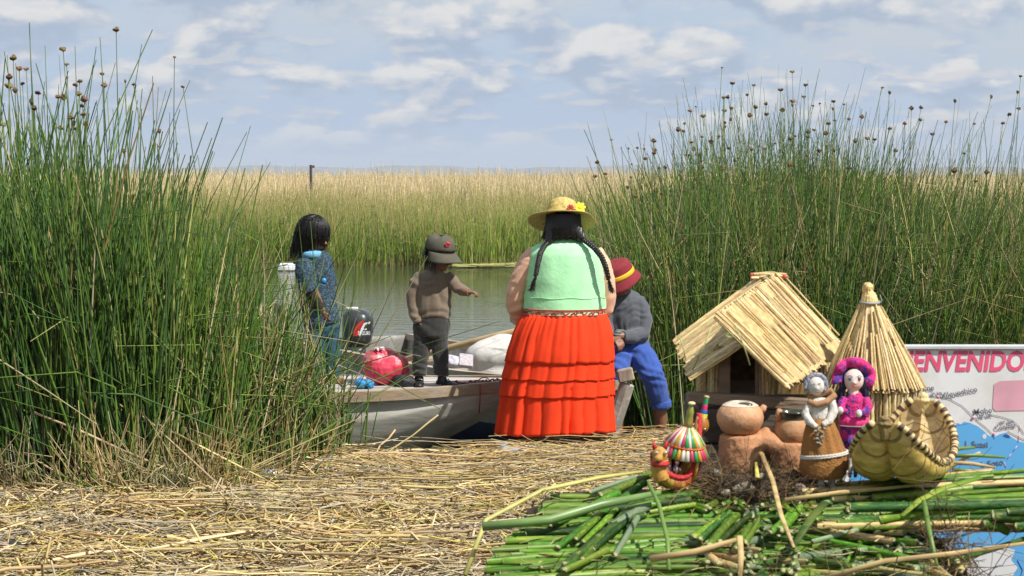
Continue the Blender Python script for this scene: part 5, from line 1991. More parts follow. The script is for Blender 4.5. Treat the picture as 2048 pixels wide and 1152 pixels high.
# root block under the reeds
rb = MB()
for (x, y, z, rx, ry, rz) in [(0.42, 4.05, 0.5, 0.40, 0.42, 0.48), (0.62, 4.1, 0.5, 0.24, 0.40, 0.49), (0.30, 3.7, 0.45, 0.24, 0.25, 0.44), (0.58, 3.62, 0.43, 0.22, 0.2, 0.42)]:
    rb.box((x, y, z - 0.03), (rx * 2, ry * 2, rz * 2), bev=0.06)
rootm = blob(rb, 0.022, 3, disp=lambda p: 0.022 * mnoise.noise(p * 9) + 0.016 * mnoise.noise(p * 24))
ROOTC = M('root_peat', (0.075, 0.048, 0.026), 0.95, 0.5, 40, bump=1.0, bscale=90, col2=(0.03, 0.02, 0.012), pscale=20)
RB = thing('root_block', 'dark brown fibrous block of reed roots under the cut green reeds', 'root block', (0.45, 3.95, 0.0))
add('core', rootm, ROOTC, RB)


def fibres(n, cx, cy, cz, sx, sy, sz, ln, r, cols, up=0.3):
    c0 = np.stack([rng.normal(cx, sx, n), rng.normal(cy, sy, n), rng.normal(cz, sz, n)], -1)
    K = 5
    d = rng.normal(0, 1, (n, 3))
    d[:, 2] = d[:, 2] * up
    d /= np.linalg.norm(d, axis=1, keepdims=True)
    d2 = rng.normal(0, 0.7, (n, 3))
    t = np.linspace(0, 1, K)[None, :, None]
    l_ = rng.uniform(0.4, 1.0, (n, 1, 1)) * ln
    P = c0[:, None] + d[:, None] * t * l_ + d2[:, None] * t ** 2 * l_ * 0.6
    rad = np.repeat(rng.uniform(0.5, 1.0, n)[:, None] * r, K, 1) * np.linspace(1, 0.4, K)
    c = np.array(cols)[rng.integers(0, len(cols), n)] * rng.uniform(0.5, 1.3, (n, 1))
    return strands(P, rad, 3, c)


ROOTCOL = [(0.10, 0.06, 0.03), (0.16, 0.10, 0.045), (0.06, 0.04, 0.025), (0.26, 0.17, 0.07)]
fib = add('root_fibre', np_mesh('fibre', [fibres(1400, 0.79, 3.62, 0.80, 0.02, 0.12, 0.13, 0.10, 0.0014, ROOTCOL, 0.8), fibres(700, 0.55, 3.42, 0.86, 0.16, 0.02, 0.05, 0.08, 0.0014, ROOTCOL, 0.8)]),
          M('fibre', attr=True, rough=0.9, var=0.3, scale=60), RB, kind='stuff')

# clump of earth and roots the stove stands on
c = W(1500, 975, 3.88)
CL = thing('root_clump', 'dark clump of earth and tangled roots in front of the clay stove', 'root clump', (c.x, c.y, HEAP_Z - 0.03))
m_ = MB()
for (px, py, Y, r) in [(1440, 975, 3.9, 0.05), (1490, 985, 3.84, 0.055), (1535, 975, 3.88, 0.05), (1580, 975, 3.92, 0.045), (1470, 965, 3.98, 0.05), (1550, 965, 4.0, 0.05), (1625, 978, 3.92, 0.035), (1410, 968, 3.9, 0.03)]:
    m_.ell(W(px, py, Y), (r, r, r * 0.62))
add('earth', blob(m_, 0.009, 1, disp=lambda p: 0.012 * mnoise.noise(p * 35) + 0.008 * mnoise.noise(p * 80)), ROOTC, CL)
add('root_fibre', np_mesh('fibre', [fibres(2600, c.x, 3.88, HEAP_Z - 0.002, 0.075, 0.05, 0.018, 0.06, 0.0011, ROOTCOL, 0.5)]), MATS['fibre'], CL, kind='stuff')
m_ = MB()
for (px, py, Y, r) in [(1432, 948, 3.86, 0.012), (1496, 975, 3.80, 0.014), (1478, 978, 3.80, 0.011), (1452, 985, 3.79, 0.010), (1545, 990, 3.80, 0.010), (1600, 975, 3.83, 0.012), (1521, 952, 3.8, 0.010)]:
    m2 = MB()
    m2.ell(W(px, py, Y), (r, r * 0.8, r * 0.7))
    add('clod', blob(m2, 0.002, 1, disp=wrinkle(0.004, 90, 90, 90, px)), M('grey_clod', (0.20, 0.17, 0.13), 0.95, 0.4, 60, rand=0.3), CL)

# ---- cut green reeds
def stem_mesh(k, mats, n=8, bend=0.6):
    rr = random.Random(100 + k)
    bx, by = rr.uniform(-bend, bend), rr.uniform(-bend, bend)
    pts = [(0, 0, 0), (bx * 0.7, by * 0.7, 0.33), (bx * 0.8, by * 0.6, 0.66), (0, 0, 1)]
    m2 = unit_stick(pts, [(1.0, 0.85), (1.02, 0.86), (0.95, 0.8), (0.85, 0.72)], n, 1)
    me = m2.mesh('reed_stem')
    for m3 in mats:
        me.materials.append(m3)
    return me


PITH = M('pale_pith', (0.36, 0.36, 0.17), 0.8, 0.2, 60)
GST = [M('cut_green_a', (0.070, 0.170, 0.012), 0.58, 0.4, 6, rand=0.45, hue=0.025, stretch=(0.3, 0.3, 3), spec=0.25, col2=(0.26, 0.27, 0.05), pscale=3, pw=(0.55, 0.75)),
       M('cut_green_b', (0.028, 0.080, 0.012), 0.58, 0.4, 6, rand=0.45, hue=0.025, stretch=(0.3, 0.3, 3), spec=0.25, col2=(0.26, 0.27, 0.05), pscale=3, pw=(0.55, 0.75)),
       M('cut_green_c', (0.130, 0.210, 0.018), 0.45, 0.35, 6, rand=0.35, hue=0.02, stretch=(0.3, 0.3, 5), spec=0.5)]
GDRY = M('cut_dry', (0.50, 0.37, 0.15), 0.55, 0.25, 6, rand=0.3, hue=0.02, stretch=(0.3, 0.3, 5))
GGREY = M('cut_grey_green', (0.16, 0.22, 0.12), 0.5, 0.25, 6, rand=0.3, stretch=(0.3, 0.3, 5))
green_meshes = [stem_mesh(i, [GST[i % 3], PITH]) for i in range(9)]
dry_meshes = [stem_mesh(20 + i, [GDRY, PITH]) for i in range(3)]
grey_meshes = [stem_mesh(30 + i, [GGREY, PITH]) for i in range(3)]


def heap_depth(py):
    """distance of the heap's sloping front for a row of the photograph"""
    return interp(py, [900, 955, 1000, 1152, 1250], [4.2, 3.92, 3.82, 3.48, 3.3])


def bundle(label, specs, name='reed_bundle', org=None):
    T_ = thing(name, label, 'reed bundle', org)
    for me, p0, p1, r in specs:
        inst('reed_stem', me, T_, stick_matrix(p0, p1, r, r, random.uniform(0, 6)))
    return T_


random.seed(5)
# fan of stems with cut ends to the left
specs = []
for i in range(64):
    t = (i + random.uniform(-0.8, 0.8)) / 63
    py = lerp(990, 1168, t) + random.uniform(-6, 6)
    px = interp(py, [990, 1040, 1100, 1168], [1105, 1045, 985, 945]) + abs(random.gauss(0, 48))
    Y0_ = heap_depth(py) + random.uniform(-0.02, 0.02)
    p0 = W(px, py, Y0_)
    py1 = lerp(1000, 1115, t) + random.uniform(-28, 28)
    px1 = random.uniform(1450, 1880)
    p1 = W(px1, py1, heap_depth(py1) + random.uniform(0.0, 0.05))
    p1.z -= 0.012
    specs.append((random.choice(green_meshes[:6] if random.random() < 0.75 else green_meshes), p0, p1, random.uniform(0.0052, 0.0100)))
bundle('fan of freshly cut green reeds spread out beside the striped boat ornament', specs, org=(0.05, 3.65, 0.9))
# second, lower layer so that the fan has body
specs = []
for i in range(34):
    t = random.random()
    py = lerp(1030, 1200, t)
    px = interp(py, [990, 1040, 1100, 1168, 1200], [1130, 1080, 1030, 990, 985]) + random.uniform(0, 60)
    Y0_ = heap_depth(py) + 0.03
    p0 = W(px, py + 8, Y0_) - Vector((0, 0, 0.022))
    p1 = W(random.uniform(1500, 1650), lerp(1050, 1150, t), heap_depth(1100) + 0.05) - Vector((0, 0, 0.03))
    specs.append((random.choice(green_meshes), p0, p1, random.uniform(0.007, 0.011)))
bundle('lower layer of cut green reeds under the fan of fresh stems', specs, org=(0.06, 3.6, 0.88))
# short cut pieces lying aslant over the fan
specs = []
for (ax, ay, bx, by, kind) in [(1290, 965, 1115, 1095, 0), (1305, 985, 1130, 1130, 0), (1270, 1000, 1165, 1120, 0), (1240, 1010, 1165, 1085, 0), (1255, 1040, 1185, 1100, 0), (1215, 1015, 1150, 1080, 0), (1300, 1010, 1225, 1050, 1),
                               (1275, 1035, 1230, 1110, 1), (1230, 1050, 1180, 1100, 0), (1235, 985, 1100, 1050, 0), (1400, 985, 1230, 1005, 0), (1380, 1000, 1205, 1020, 0), (1345, 985, 1210, 1002, 2), (1290, 1030, 1215, 1045, 0),
                               (1330, 1005, 1255, 1020, 2), (1390, 1010, 1300, 1025, 2), (1270, 955, 1180, 985, 1), (1300, 948, 1200, 990, 0), (1215, 1100, 1130, 1140, 0), (1170, 1095, 1125, 1140, 0)]:
    p0, p1 = W(ax, ay, heap_depth(ay) - 0.035), W(bx, by, heap_depth(by) - 0.045)
    me = random.choice([green_meshes, grey_meshes, [green_meshes[2], green_meshes[5], green_meshes[8]]][kind])
    specs.append((me, p0, p1, random.uniform(0.006, 0.0095)))
bundle('short cut green reed pieces lying aslant over the fan of stems', specs, org=(0.12, 3.7, 0.98))
# right-hand bundle
specs = []
for i in range(58):
    t = random.random()
    py0 = lerp(975, 1062, t) + random.uniform(-4, 4)
    py1 = lerp(945, 1062, t) + random.uniform(-8, 8)
    p0 = W(random.uniform(1600, 1760), py0, lerp(3.84, 3.66, t) + random.uniform(0, 0.04))
    p1 = W(random.choice([random.uniform(1880, 2060), random.uniform(2040, 2260)]), py1, lerp(3.92, 3.66, t) + random.uniform(0, 0.05))
    specs.append((random.choice(green_meshes[:6] if random.random() < 0.8 else dry_meshes), p0, p1, random.uniform(0.005, 0.0085)))
bundle('bundle of dark green reeds running out under the woven reed boat', specs, org=(0.7, 3.75, 0.98))
# thick pale green ones on the right edge
specs = []
for (ax, ay, bx, by, r) in [(1965, 1050, 2015, 1062, 0.011), (1985, 1032, 2150, 1030, 0.012), (2030, 1055, 2150, 1052, 0.011), (2015, 1025, 2180, 1015, 0.010), (1700, 1015, 2120, 1005, 0.010), (1760, 1040, 1960, 1012, 0.010)]:
    specs.append((random.choice(green_meshes), W(ax, ay, 3.62), W(bx, by, 3.64), r))
bundle('few thick bright green stems lying on the dark green bundle', specs, org=(0.85, 3.62, 0.99))
# ends of reeds pointing at the viewer
specs = []
for i in range(84):
    px = random.uniform(1400, 1925)
    py = random.uniform(1030, 1175)
    if py < 1075 and px < 1480:
        continue
    if py < 1062 and px > 1650:
        continue
    Y_ = heap_depth(py) - 0.03
    p0 = W(px, py, Y_)
    p1 = p0 + Vector((random.uniform(-0.28, 0.22), random.uniform(0.16, 0.30), random.uniform(-0.05, 0.015)))
    k = random.random()
    me = random.choice(green_meshes if k < 0.45 else (grey_meshes if k < 0.8 else dry_meshes))
    specs.append((me, p0, p1, random.uniform(0.0045, 0.0085)))
bundle('cut reeds showing pale round ends below the dolls', specs, org=(0.5, 3.5, 0.92))
# small reed ends under the dolls, upper row
specs = []
for i in range(46):
    px = random.uniform(1400, 1860)
    py = random.uniform(1000, 1040)
    p0 = W(px, py, heap_depth(py) - 0.03)
    p1 = p0 + Vector((random.uniform(-0.10, 0.16), random.uniform(0.10, 0.22), random.uniform(-0.01, 0.02)))
    specs.append((random.choice(green_meshes + grey_meshes), p0, p1, random.uniform(0.004, 0.0075)))
bundle('row of small cut reed ends under the clay stove and dolls', specs, org=(0.5, 3.7, 0.99))
# slender upward set behind the dry stalk
specs = []
for (ax, ay, bx, by) in [(1420, 1092, 1475, 1030), (1440, 1085, 1500, 1030), (1400, 1080, 1460, 1025), (1470, 1100, 1500, 1050), (1490, 1085, 1520, 1035), (1385, 1075, 1440, 1035), (1540, 1065, 1585, 1020), (1560, 1060, 1600, 1015)]:
    specs.append((random.choice(green_meshes[:6]), W(ax, ay, heap_depth(ay) - 0.06), W(bx, by, heap_depth(by) - 0.05), random.uniform(0.006, 0.009)))
bundle('handful of short bright green stems slanting up towards the root clump', specs, org=(0.35, 3.6, 0.97))

# shreds and split skins scattered over the heap
n = 230
pxs, pys = rng.uniform(1040, 1860, n), rng.uniform(985, 1150, n)
C0 = np.array([list(W(a, b, heap_depth(b) - 0.018)) for a, b in zip(pxs, pys)])
ang = rng.normal(0.1, 0.7, n)
ln_ = rng.uniform(0.02, 0.12, n)
K = 5
tt = np.linspace(-0.5, 0.5, K)
cv = rng.normal(0, 0.25, n)
P = np.stack([C0[:, 0:1] + np.cos(ang)[:, None] * tt * ln_[:, None], C0[:, 1:2] + (np.sin(ang)[:, None] * tt + cv[:, None] * tt ** 2) * ln_[:, None], C0[:, 2:3] + (cv[:, None] * tt ** 2 * 1.4) * ln_[:, None] - 0.35 * np.sin(ang)[:, None] * tt * ln_[:, None]], -1)
shc = np.array([[0.40, 0.36, 0.14], [0.13, 0.20, 0.03], [0.46, 0.36, 0.18], [0.24, 0.28, 0.08], [0.22, 0.13, 0.05]])[rng.integers(0, 5, n)] * rng.uniform(0.6, 1.2, (n, 1))
add('reed_shreds', np_mesh('shreds', [strands(P, np.repeat(rng.uniform(0.0008, 0.0026, n)[:, None], K, 1), 4, shc, flat=0.3)]), M('shred', attr=True, rough=0.7, var=0.3, scale=60), label='scattered thin shreds of split reed over the cut green stems', cat='reed shreds', kind='stuff')

# loose stalks, each its own thing
def ribbon_stalk(name, label, pts, r, mat, flat=0.4):
    m2 = MB()
    P_ = [W(*p) for p in pts]
    m2.tube(P_, [(r, r * flat)] * (len(P_) - 1) + [(r * 0.6, r * flat * 0.6)], n=8)
    return add(name, m2.mesh(name), mat, origin=P_[0], label=label, cat='stalk')


DRYS = M('loose_dry_stalk', (0.46, 0.33, 0.14), 0.6, 0.4, 40, stretch=(0.2, 1, 1))
GRS = M('loose_green_stalk', (0.13, 0.22, 0.04), 0.45, 0.2, 20)
ribbon_stalk('bent_stalk', 'thick dry stalk snapped at a right angle over the cut reed ends', [(1300, 1118, 3.46), (1390, 1104, 3.46), (1477, 1078, 3.47)], 0.0062, DRYS, 0.7)
ribbon_stalk('split_stalk', 'narrow dry split hanging straight down from the snapped stalk', [(1479, 1072, 3.45), (1482, 1110, 3.42), (1478, 1190, 3.40)], 0.0055, DRYS)
ribbon_stalk('dry_stalk', 'broad dry blade leaning from the stove mouth down over the reeds', [(1522, 905, 3.90), (1545, 960, 3.74), (1562, 1030, 3.60), (1588, 1095, 3.50)], 0.0048, DRYS)
ribbon_stalk('yellow_stalk', 'short yellow blade standing in the stove mouth', [(1515, 955, 3.76), (1512, 925, 3.86)], 0.0045, M('yellow_blade', (0.55, 0.48, 0.10), 0.6, 0.2, 30))
ribbon_stalk('seed_stalk', 'thin green stalk with brown tip standing in front of the fan', [(1338, 1140, 3.44), (1335, 1080, 3.50), (1318, 1010, 3.60), (1300, 972, 3.66), (1296, 962, 3.67)], 0.0040, GRS, 0.9)
ribbon_stalk('dry_stalk', 'long dry stalk reaching over the lower right cut ends towards the map', [(1640, 1160, 3.42), (1770, 1122, 3.42), (1900, 1108, 3.44), (2060, 1085, 3.48)], 0.0046, DRYS)
ribbon_stalk('green_stalk', 'thin green stalk standing upright before the dark green bundle', [(1848, 1003, 3.60), (1858, 1060, 3.52), (1874, 1130, 3.46)], 0.0048, GRS, 0.9)
ribbon_stalk('curved_stalk', 'curved green blade hanging down in front of the dark green bundle', [(1960, 955, 3.76), (1890, 975, 3.70), (1840, 1000, 3.62), (1803, 1032, 3.56)], 0.0075, GST[0])
ribbon_stalk('green_stalk', 'green blade crossing the reed ends below the brown skirted doll', [(1650, 1005, 3.66), (1620, 1040, 3.58), (1582, 1100, 3.50)], 0.0085, GST[1])
ribbon_stalk('arching_stalk', 'yellow green stalk arching over the left end of the fan', [(930, 1150, 3.62), (972, 1040, 3.70), (1085, 980, 3.80), (1200, 955, 3.86), (1285, 943, 3.92)], 0.0046, M('yellow_green_stalk', (0.45, 0.42, 0.12), 0.5, 0.2, 20), 0.8)
ribbon_stalk('grey_stalk', 'long grey green stalk lying across the fan of stems', [(965, 1053, 3.62), (1100, 1040, 3.64), (1200, 1010, 3.68), (1320, 985, 3.74)], 0.0085, M('grey_green_stalk', (0.16, 0.26, 0.08), 0.4, 0.2, 20), 0.9)
ribbon_stalk('dry_stalk', 'slender dry stalk end lying under the brown skirted doll', [(1570, 1000, 3.72), (1680, 985, 3.76), (1860, 968, 3.84)], 0.0042, DRYS)
for i, (ax, ay, bx, by) in enumerate([(1900, 912, 2010, 915), (1895, 925, 1990, 935), (1905, 940, 2000, 950), (1890, 950, 1965, 940), (1890, 905, 1950, 895), (1900, 935, 1960, 905)]):
    ribbon_stalk('dry_stalk' if i % 2 else 'green_stalk', ['thin green reed end', 'dry reed end'][i % 2] + [' pointing at the upper island name on the map', ' under it beside the woven boat', ' reaching furthest over the blue sea', ' lying lowest beside the woven boat rim', ' highest behind the woven boat rim', ' crossing the others behind the woven boat'][i],
                 [(ax, ay, 3.98), ((ax + bx) / 2, (ay + by) / 2 - 3, 4.0), (bx, by, 4.02)], 0.004, [GRS, DRYS][i % 2], 0.8)

# ---- straw pieces shared by the model huts
STK = [M('hut_straw_%d' % i, c, 0.5, 0.25, 5, rand=0.28, hue=0.012, stretch=(0.3, 0.3, 4), col2=c2, pscale=4) for i, (c, c2) in enumerate([((0.66, 0.50, 0.23), (0.52, 0.36, 0.14)), ((0.76, 0.62, 0.34), (0.62, 0.46, 0.22)), ((0.54, 0.39, 0.17), (0.40, 0.27, 0.11))])]


def hut_stick(k):
    rr = random.Random(300 + k)
    bx, by = rr.uniform(-0.7, 0.7), rr.uniform(-0.7, 0.7)
    m2 = unit_stick([(0, 0, 0), (bx, by, 0.35), (bx * 0.5, by * 1.1, 0.7), (0, 0, 1)], [(1, 0.8), (0.95, 0.85), (1.02, 0.8), (0.9, 0.75)], 6)
    me = m2.mesh('reed')
    me.materials.append(STK[k % 3])
    return me


hut_sticks = [hut_stick(i) for i in range(9)]


def quad_sheet(a, b, c, d, n=1):
    m2 = MB()
    m2.quad_grid([[a, b], [d, c]], closed=False)
    return m2.mesh('sheet', smooth=False)


def reed_mat_panel(name, parent, e0, e1, r1, r0, n, rad, sheet_mat, layers=1, over=0.012):
    """mat of reeds: from the edge e0-e1 up to r0-r1"""
    e0, e1, r0, r1 = map(Vector, (e0, e1, r0, r1))
    nrm = (e1 - e0).cross(r0 - e0).normalized()
    o = add(name, quad_sheet(e0, e1, r1, r0), sheet_mat, parent)
    for L_ in range(layers):
        for i in range(n):
            t = (i + 0.5 + random.uniform(-0.25, 0.25)) / n
            a = e0.lerp(e1, t)
            b = r0.lerp(r1, t)
            d = (b - a).normalized()
            a = a - d * random.uniform(0, over) + nrm * (rad * (0.6 + 1.2 * L_) + random.uniform(-0.001, 0.0015))
            b = b + d * random.uniform(-0.004, over * 0.5) + nrm * (rad * (0.6 + 1.2 * L_) + random.uniform(-0.001, 0.0015))
            inst('reed', random.choice(hut_sticks), o, stick_matrix(a, b, rad * random.uniform(0.75, 1.2), rad * random.uniform(0.75, 1.1), random.uniform(0, 6)))
    return o


random.seed(11)
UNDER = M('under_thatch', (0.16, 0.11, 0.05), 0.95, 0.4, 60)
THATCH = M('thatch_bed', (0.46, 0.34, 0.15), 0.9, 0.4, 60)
base = W(1500, 850, 4.2)
HS = thing('straw_house', 'model house of dry reeds with a steep gabled reed roof and dark doorway', 'model house', (base.x, 4.2, HEAP_Z))
# roof mats (edges read off the photograph, depth from the little house's own length)
reed_mat_panel('roof_slope', HS, W(1384, 755, 4.06), W(1353, 672, 4.40), W(1525, 546, 4.44), W(1484, 690, 4.07), 62, 0.0033, THATCH, 1)
rs = reed_mat_panel('roof_slope', HS, W(1690, 692, 4.36), W(1570, 772, 4.02), W(1427, 634, 4.03), W(1556, 547, 4.44), 118, 0.0029, THATCH, 1)
# a second thinner course down the lit slope
for i in range(40):
    t = random.random()
    a = W(1690, 692, 4.36).lerp(W(1570, 772, 4.02), t)
    b = W(1556, 547, 4.44).lerp(W(1427, 634, 4.03), t)
    u0, u1 = random.choice([(0.0, 0.55), (0.3, 0.8), (0.5, 1.0), (0.1, 0.95)])
    up_ = Vector((0.30, -0.25, 0.8)).normalized() * 0.009
    inst('reed', random.choice(hut_sticks), rs, stick_matrix(a.lerp(b, u0) + up_, a.lerp(b, u1) + up_, random.uniform(0.0018, 0.0030), None, random.uniform(0, 6)))
# ridge bundle
pr0, pr1 = W(1428, 632, 4.05), W(1515, 547, 4.42)
for i in range(16):
    q0 = W(1505 + random.uniform(-4, 14), 552 + random.uniform(-5, 6), 4.40 + random.uniform(0, 0.03))
    q1 = W(1566 + random.uniform(-10, 10), 552 + random.uniform(-6, 6), 4.41 + random.uniform(0, 0.03))
    inst('ridge_reed', random.choice(hut_sticks), HS, stick_matrix(q0, q1, random.uniform(0.003, 0.0048)))
for (px, py) in ((1503, 551), (1568, 553)):
    m_ = MB()
    m_.ell(W(px, py, 4.41), 0.0045, nu=8, nv=6)
    add('red_knot', m_.mesh('knot'), M('red_yarn', (0.55, 0.04, 0.06), 0.9, 0.2, 90), HS)
# ties
TIE = M('green_tie', (0.38, 0.42, 0.16), 0.7, 0.2, 50)
for (x0, y0, x1, y1, Y) in [(1385, 740, 1425, 650, 4.02), (1360, 675, 1372, 725, 4.2), (1470, 650, 1500, 730, 4.0)]:
    m_ = MB()
    m_.tube([W(x0, y0, Y), W((x0 + x1) / 2 + 2, (y0 + y1) / 2, Y - 0.02), W(x1, y1, Y)], 0.0014, n=5)
    add('tie', m_.mesh('tie'), TIE, HS)
m_ = MB()
for k in range(9):
    a = k * 0.7
    m_.tube([W(1459, 671, 3.99), W(1459 + 9 * math.cos(a), 671 + 6 * math.sin(a), 3.985)], [0.0016, 0.0008], n=5)
add('knot', m_.mesh('knot'), TIE, HS)
# walls
zf = W(1460, 788, 4.13).z


def wall_pt(px, Y, z):
    return Vector(((px - 1024) / FPX * Y, Y, z))


WY = 4.14
zt = W(1460, 715, WY).z
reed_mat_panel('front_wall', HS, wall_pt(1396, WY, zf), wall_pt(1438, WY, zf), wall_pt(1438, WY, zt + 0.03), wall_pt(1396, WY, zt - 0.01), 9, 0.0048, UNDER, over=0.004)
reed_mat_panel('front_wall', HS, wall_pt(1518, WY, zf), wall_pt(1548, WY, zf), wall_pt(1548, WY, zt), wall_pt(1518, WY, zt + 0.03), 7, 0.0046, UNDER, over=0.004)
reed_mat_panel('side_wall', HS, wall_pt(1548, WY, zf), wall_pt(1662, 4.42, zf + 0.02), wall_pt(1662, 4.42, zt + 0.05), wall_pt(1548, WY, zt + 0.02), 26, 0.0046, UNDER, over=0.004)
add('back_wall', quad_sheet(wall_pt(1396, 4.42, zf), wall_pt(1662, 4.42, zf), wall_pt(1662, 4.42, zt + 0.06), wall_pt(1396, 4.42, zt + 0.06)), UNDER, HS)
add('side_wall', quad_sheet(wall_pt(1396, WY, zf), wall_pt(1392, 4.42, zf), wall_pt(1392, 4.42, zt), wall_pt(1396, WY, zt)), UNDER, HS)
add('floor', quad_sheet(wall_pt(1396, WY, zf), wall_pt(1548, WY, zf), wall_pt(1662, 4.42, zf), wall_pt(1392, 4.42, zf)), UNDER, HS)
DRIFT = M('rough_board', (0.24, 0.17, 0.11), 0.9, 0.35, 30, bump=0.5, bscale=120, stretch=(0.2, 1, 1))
for (x0, x1) in ((1438, 1462), (1512, 1520)):
    m_ = MB()
    m_.box((wall_pt((x0 + x1) / 2, WY - 0.008, 0).x, WY - 0.008, (zf + zt) / 2 + 0.01), ((x1 - x0) * WY / FPX, 0.012, zt - zf + 0.03), bev=0.002)
    add('door_jamb', m_.mesh('jamb', smooth=False), DRIFT, HS)
m_ = MB()
m_.box((wall_pt(1505, WY - 0.035, 0).x, WY - 0.035, zf - 0.012), (0.265, 0.03, 0.024), M=Matrix.Rotation(R(3.5), 3, 'Y'), bev=0.003)
add('sill_beam', m_.mesh('beam', smooth=False), DRIFT, HS)
# low row of cut straw ends on the sill, right of the door
for i in range(22):
    p = wall_pt(lerp(1560, 1638, i / 21), WY - 0.02, zf + 0.002)
    inst('reed', random.choice(hut_sticks), HS, stick_matrix(p, p + Vector((0.001, -0.012, 0.022)), 0.0035))
# weathered crate the house stands on
m_ = MB()
zc0, zc1 = HEAP_Z - 0.02, zf - 0.026
CRW = M('dark_crate_wood', (0.085, 0.065, 0.048), 0.9, 0.35, 25, bump=0.5, bscale=100, stretch=(0.25, 1, 1))
CR = thing('wooden_crate', 'dark weathered low crate carrying the gabled straw house', 'crate', (wall_pt(1505, 4.25, 0).x, 4.25, zc0))
for k in range(2):
    m_ = MB()
    zz = lerp(zc0, zc1, (k + 0.5) / 2)
    m_.box((wall_pt(1505, 4.10, 0).x, 4.105, zz), (0.265, 0.016, (zc1 - zc0) / 2 - 0.004), bev=0.002)
    add('board', m_.mesh('board', smooth=False), CRW, CR)
m_ = MB()
m_.box((wall_pt(1505, 4.27, 0).x, 4.275, (zc0 + zc1) / 2), (0.26, 0.31, zc1 - zc0 - 0.004), bev=0.004)
add('box', m_.mesh('box', smooth=False), CRW, CR)

# ---- round hut
YH = 4.22
sh = YH / FPX
h_, _ = px_chain(YH)
RH = thing('round_hut', 'model round hut of dry reeds with a tall pointed reed roof tied at the top', 'model hut', h_(1752, 905))
apex = h_(1740, 606)
ecx = 1748
zE = h_(ecx, 772).z
zB = HEAP_Z - 0.01
cx_ = h_(ecx, 772).x


def cone_sheet(r0, z0_, r1, z1_, cx0, cx1, n=32):
    m2 = MB()
    rows = [[(cx0 + r0 * math.cos(2 * math.pi * k / n), YH + r0 * math.sin(2 * math.pi * k / n), z0_) for k in range(n)], [(cx1 + r1 * math.cos(2 * math.pi * k / n), YH + r1 * math.sin(2 * math.pi * k / n), z1_) for k in range(n)]]
    m2.quad_grid(rows)
    return m2.mesh('sheet')


RO = add('roof', cone_sheet(0.094, zE, 0.012, apex.z, cx_, apex.x), UNDER, RH)
for L_ in range(2):
    nn = 92 if L_ == 0 else 60
    for i in range(nn):
        a = 2 * math.pi * (i + random.uniform(-0.3, 0.3)) / nn
        r0 = 0.098 + 0.004 * L_
        ln_ = 1.0 if L_ == 0 else random.uniform(0.45, 0.98)
        p0 = Vector((cx_ + r0 * math.cos(a), YH + r0 * math.sin(a), zE - random.uniform(0, 0.008)))
        p1 = Vector((apex.x + 0.013 * math.cos(a), YH + 0.013 * math.sin(a), apex.z))
        bulge = Vector((math.cos(a), math.sin(a), 0.4)) * 0.006 * L_
        if L_:
            p1 = p0.lerp(p1, ln_)
        inst('reed', random.choice(hut_sticks), RO, stick_matrix(p0 + bulge, p1 + bulge, random.uniform(0.0028, 0.0042) * (1.0 if L_ == 0 else 0.75), None, random.uniform(0, 6)))
WA = add('wall', cone_sheet(0.086, zB, 0.088, zE + 0.005, cx_ + 0.003, cx_), UNDER, RH)
for i in range(64):
    a = 2 * math.pi * (i + random.uniform(-0.2, 0.2)) / 64
    inst('reed', random.choice(hut_sticks), WA, stick_matrix((cx_ + 0.003 + 0.089 * math.cos(a), YH + 0.089 * math.sin(a), zB), (cx_ + 0.091 * math.cos(a), YH + 0.091 * math.sin(a), zE + 0.004), random.uniform(0.0045, 0.006), 0.0035, random.uniform(0, 6)))
m_ = MB()
m_.tube([h_(1740, 614), h_(1739, 600), h_(1738, 590), h_(1736, 583), h_(1736, 574), h_(1733, 566)], [0.0175, 0.0168, 0.014, 0.010, 0.0115, 0.006], n=14)
TK = add('topknot', blob(m_, 0.0025, 2, disp=lambda p: 0.0016 * math.sin(math.atan2(p.y - YH, p.x - apex.x) * 17) + 0.001 * mnoise.noise(p * 200)), STK[0], RH)
m_ = MB()
m_.tube([Vector((apex.x + 0.020 * math.cos(a), YH + 0.020 * math.sin(a), apex.z + 0.002 + 0.002 * math.sin(a))) for a in [2 * math.pi * k / 24 for k in range(25)]], 0.0028, n=6)
m_.tube([h_(1756, 608, -12), h_(1762, 600, -10), h_(1758, 588, -8)], [0.0016, 0.001, 0.0006], n=5)
add('tie', m_.mesh('tie'), M('grey_yarn', (0.30, 0.32, 0.30), 0.9, 0.2, 90), RH)
m_ = MB()
m_.tube([Vector((cx_ + 0.0995 * math.cos(a), YH + 0.0995 * math.sin(a), zE + 0.002)) for a in [2 * math.pi * k / 40 for k in range(41)]], 0.002, n=5)
add('eave_cord', m_.mesh('cord'), M('dark_cord', (0.13, 0.09, 0.05), 0.9, 0.2, 90), RH)

# ---- clay stove and pots
CLAY = M('red_clay', (0.50, 0.245, 0.115), 0.75, 0.12, 22, bump=0.4, bscale=80, col2=(0.34, 0.15, 0.07), pscale=18, pw=(0.42, 0.68))
YST = 3.97
k_, sk = px_chain(YST)
m_ = MB()
m_.tube([k_(1482, 965), k_(1482, 930), k_(1482, 890), k_(1481, 868)], [(45 * sk, 45 * sk), (45.5 * sk, 45 * sk), (45 * sk, 45 * sk), (43 * sk, 43 * sk)], n=26, ref=(1, 0, 0))
m_.tube([k_(1580, 972), k_(1580, 935), k_(1580, 905), k_(1581, 882)], [(38 * sk, 40 * sk), (39 * sk, 40 * sk), (38 * sk, 38 * sk), (35 * sk, 35 * sk)], n=26, ref=(1, 0, 0))
m_.tube([k_(1505, 888), k_(1530, 882), k_(1555, 892)], [(26 * sk, 32 * sk), (24 * sk, 32 * sk), (24 * sk, 32 * sk)], n=16, ref=(0, 0, 1))
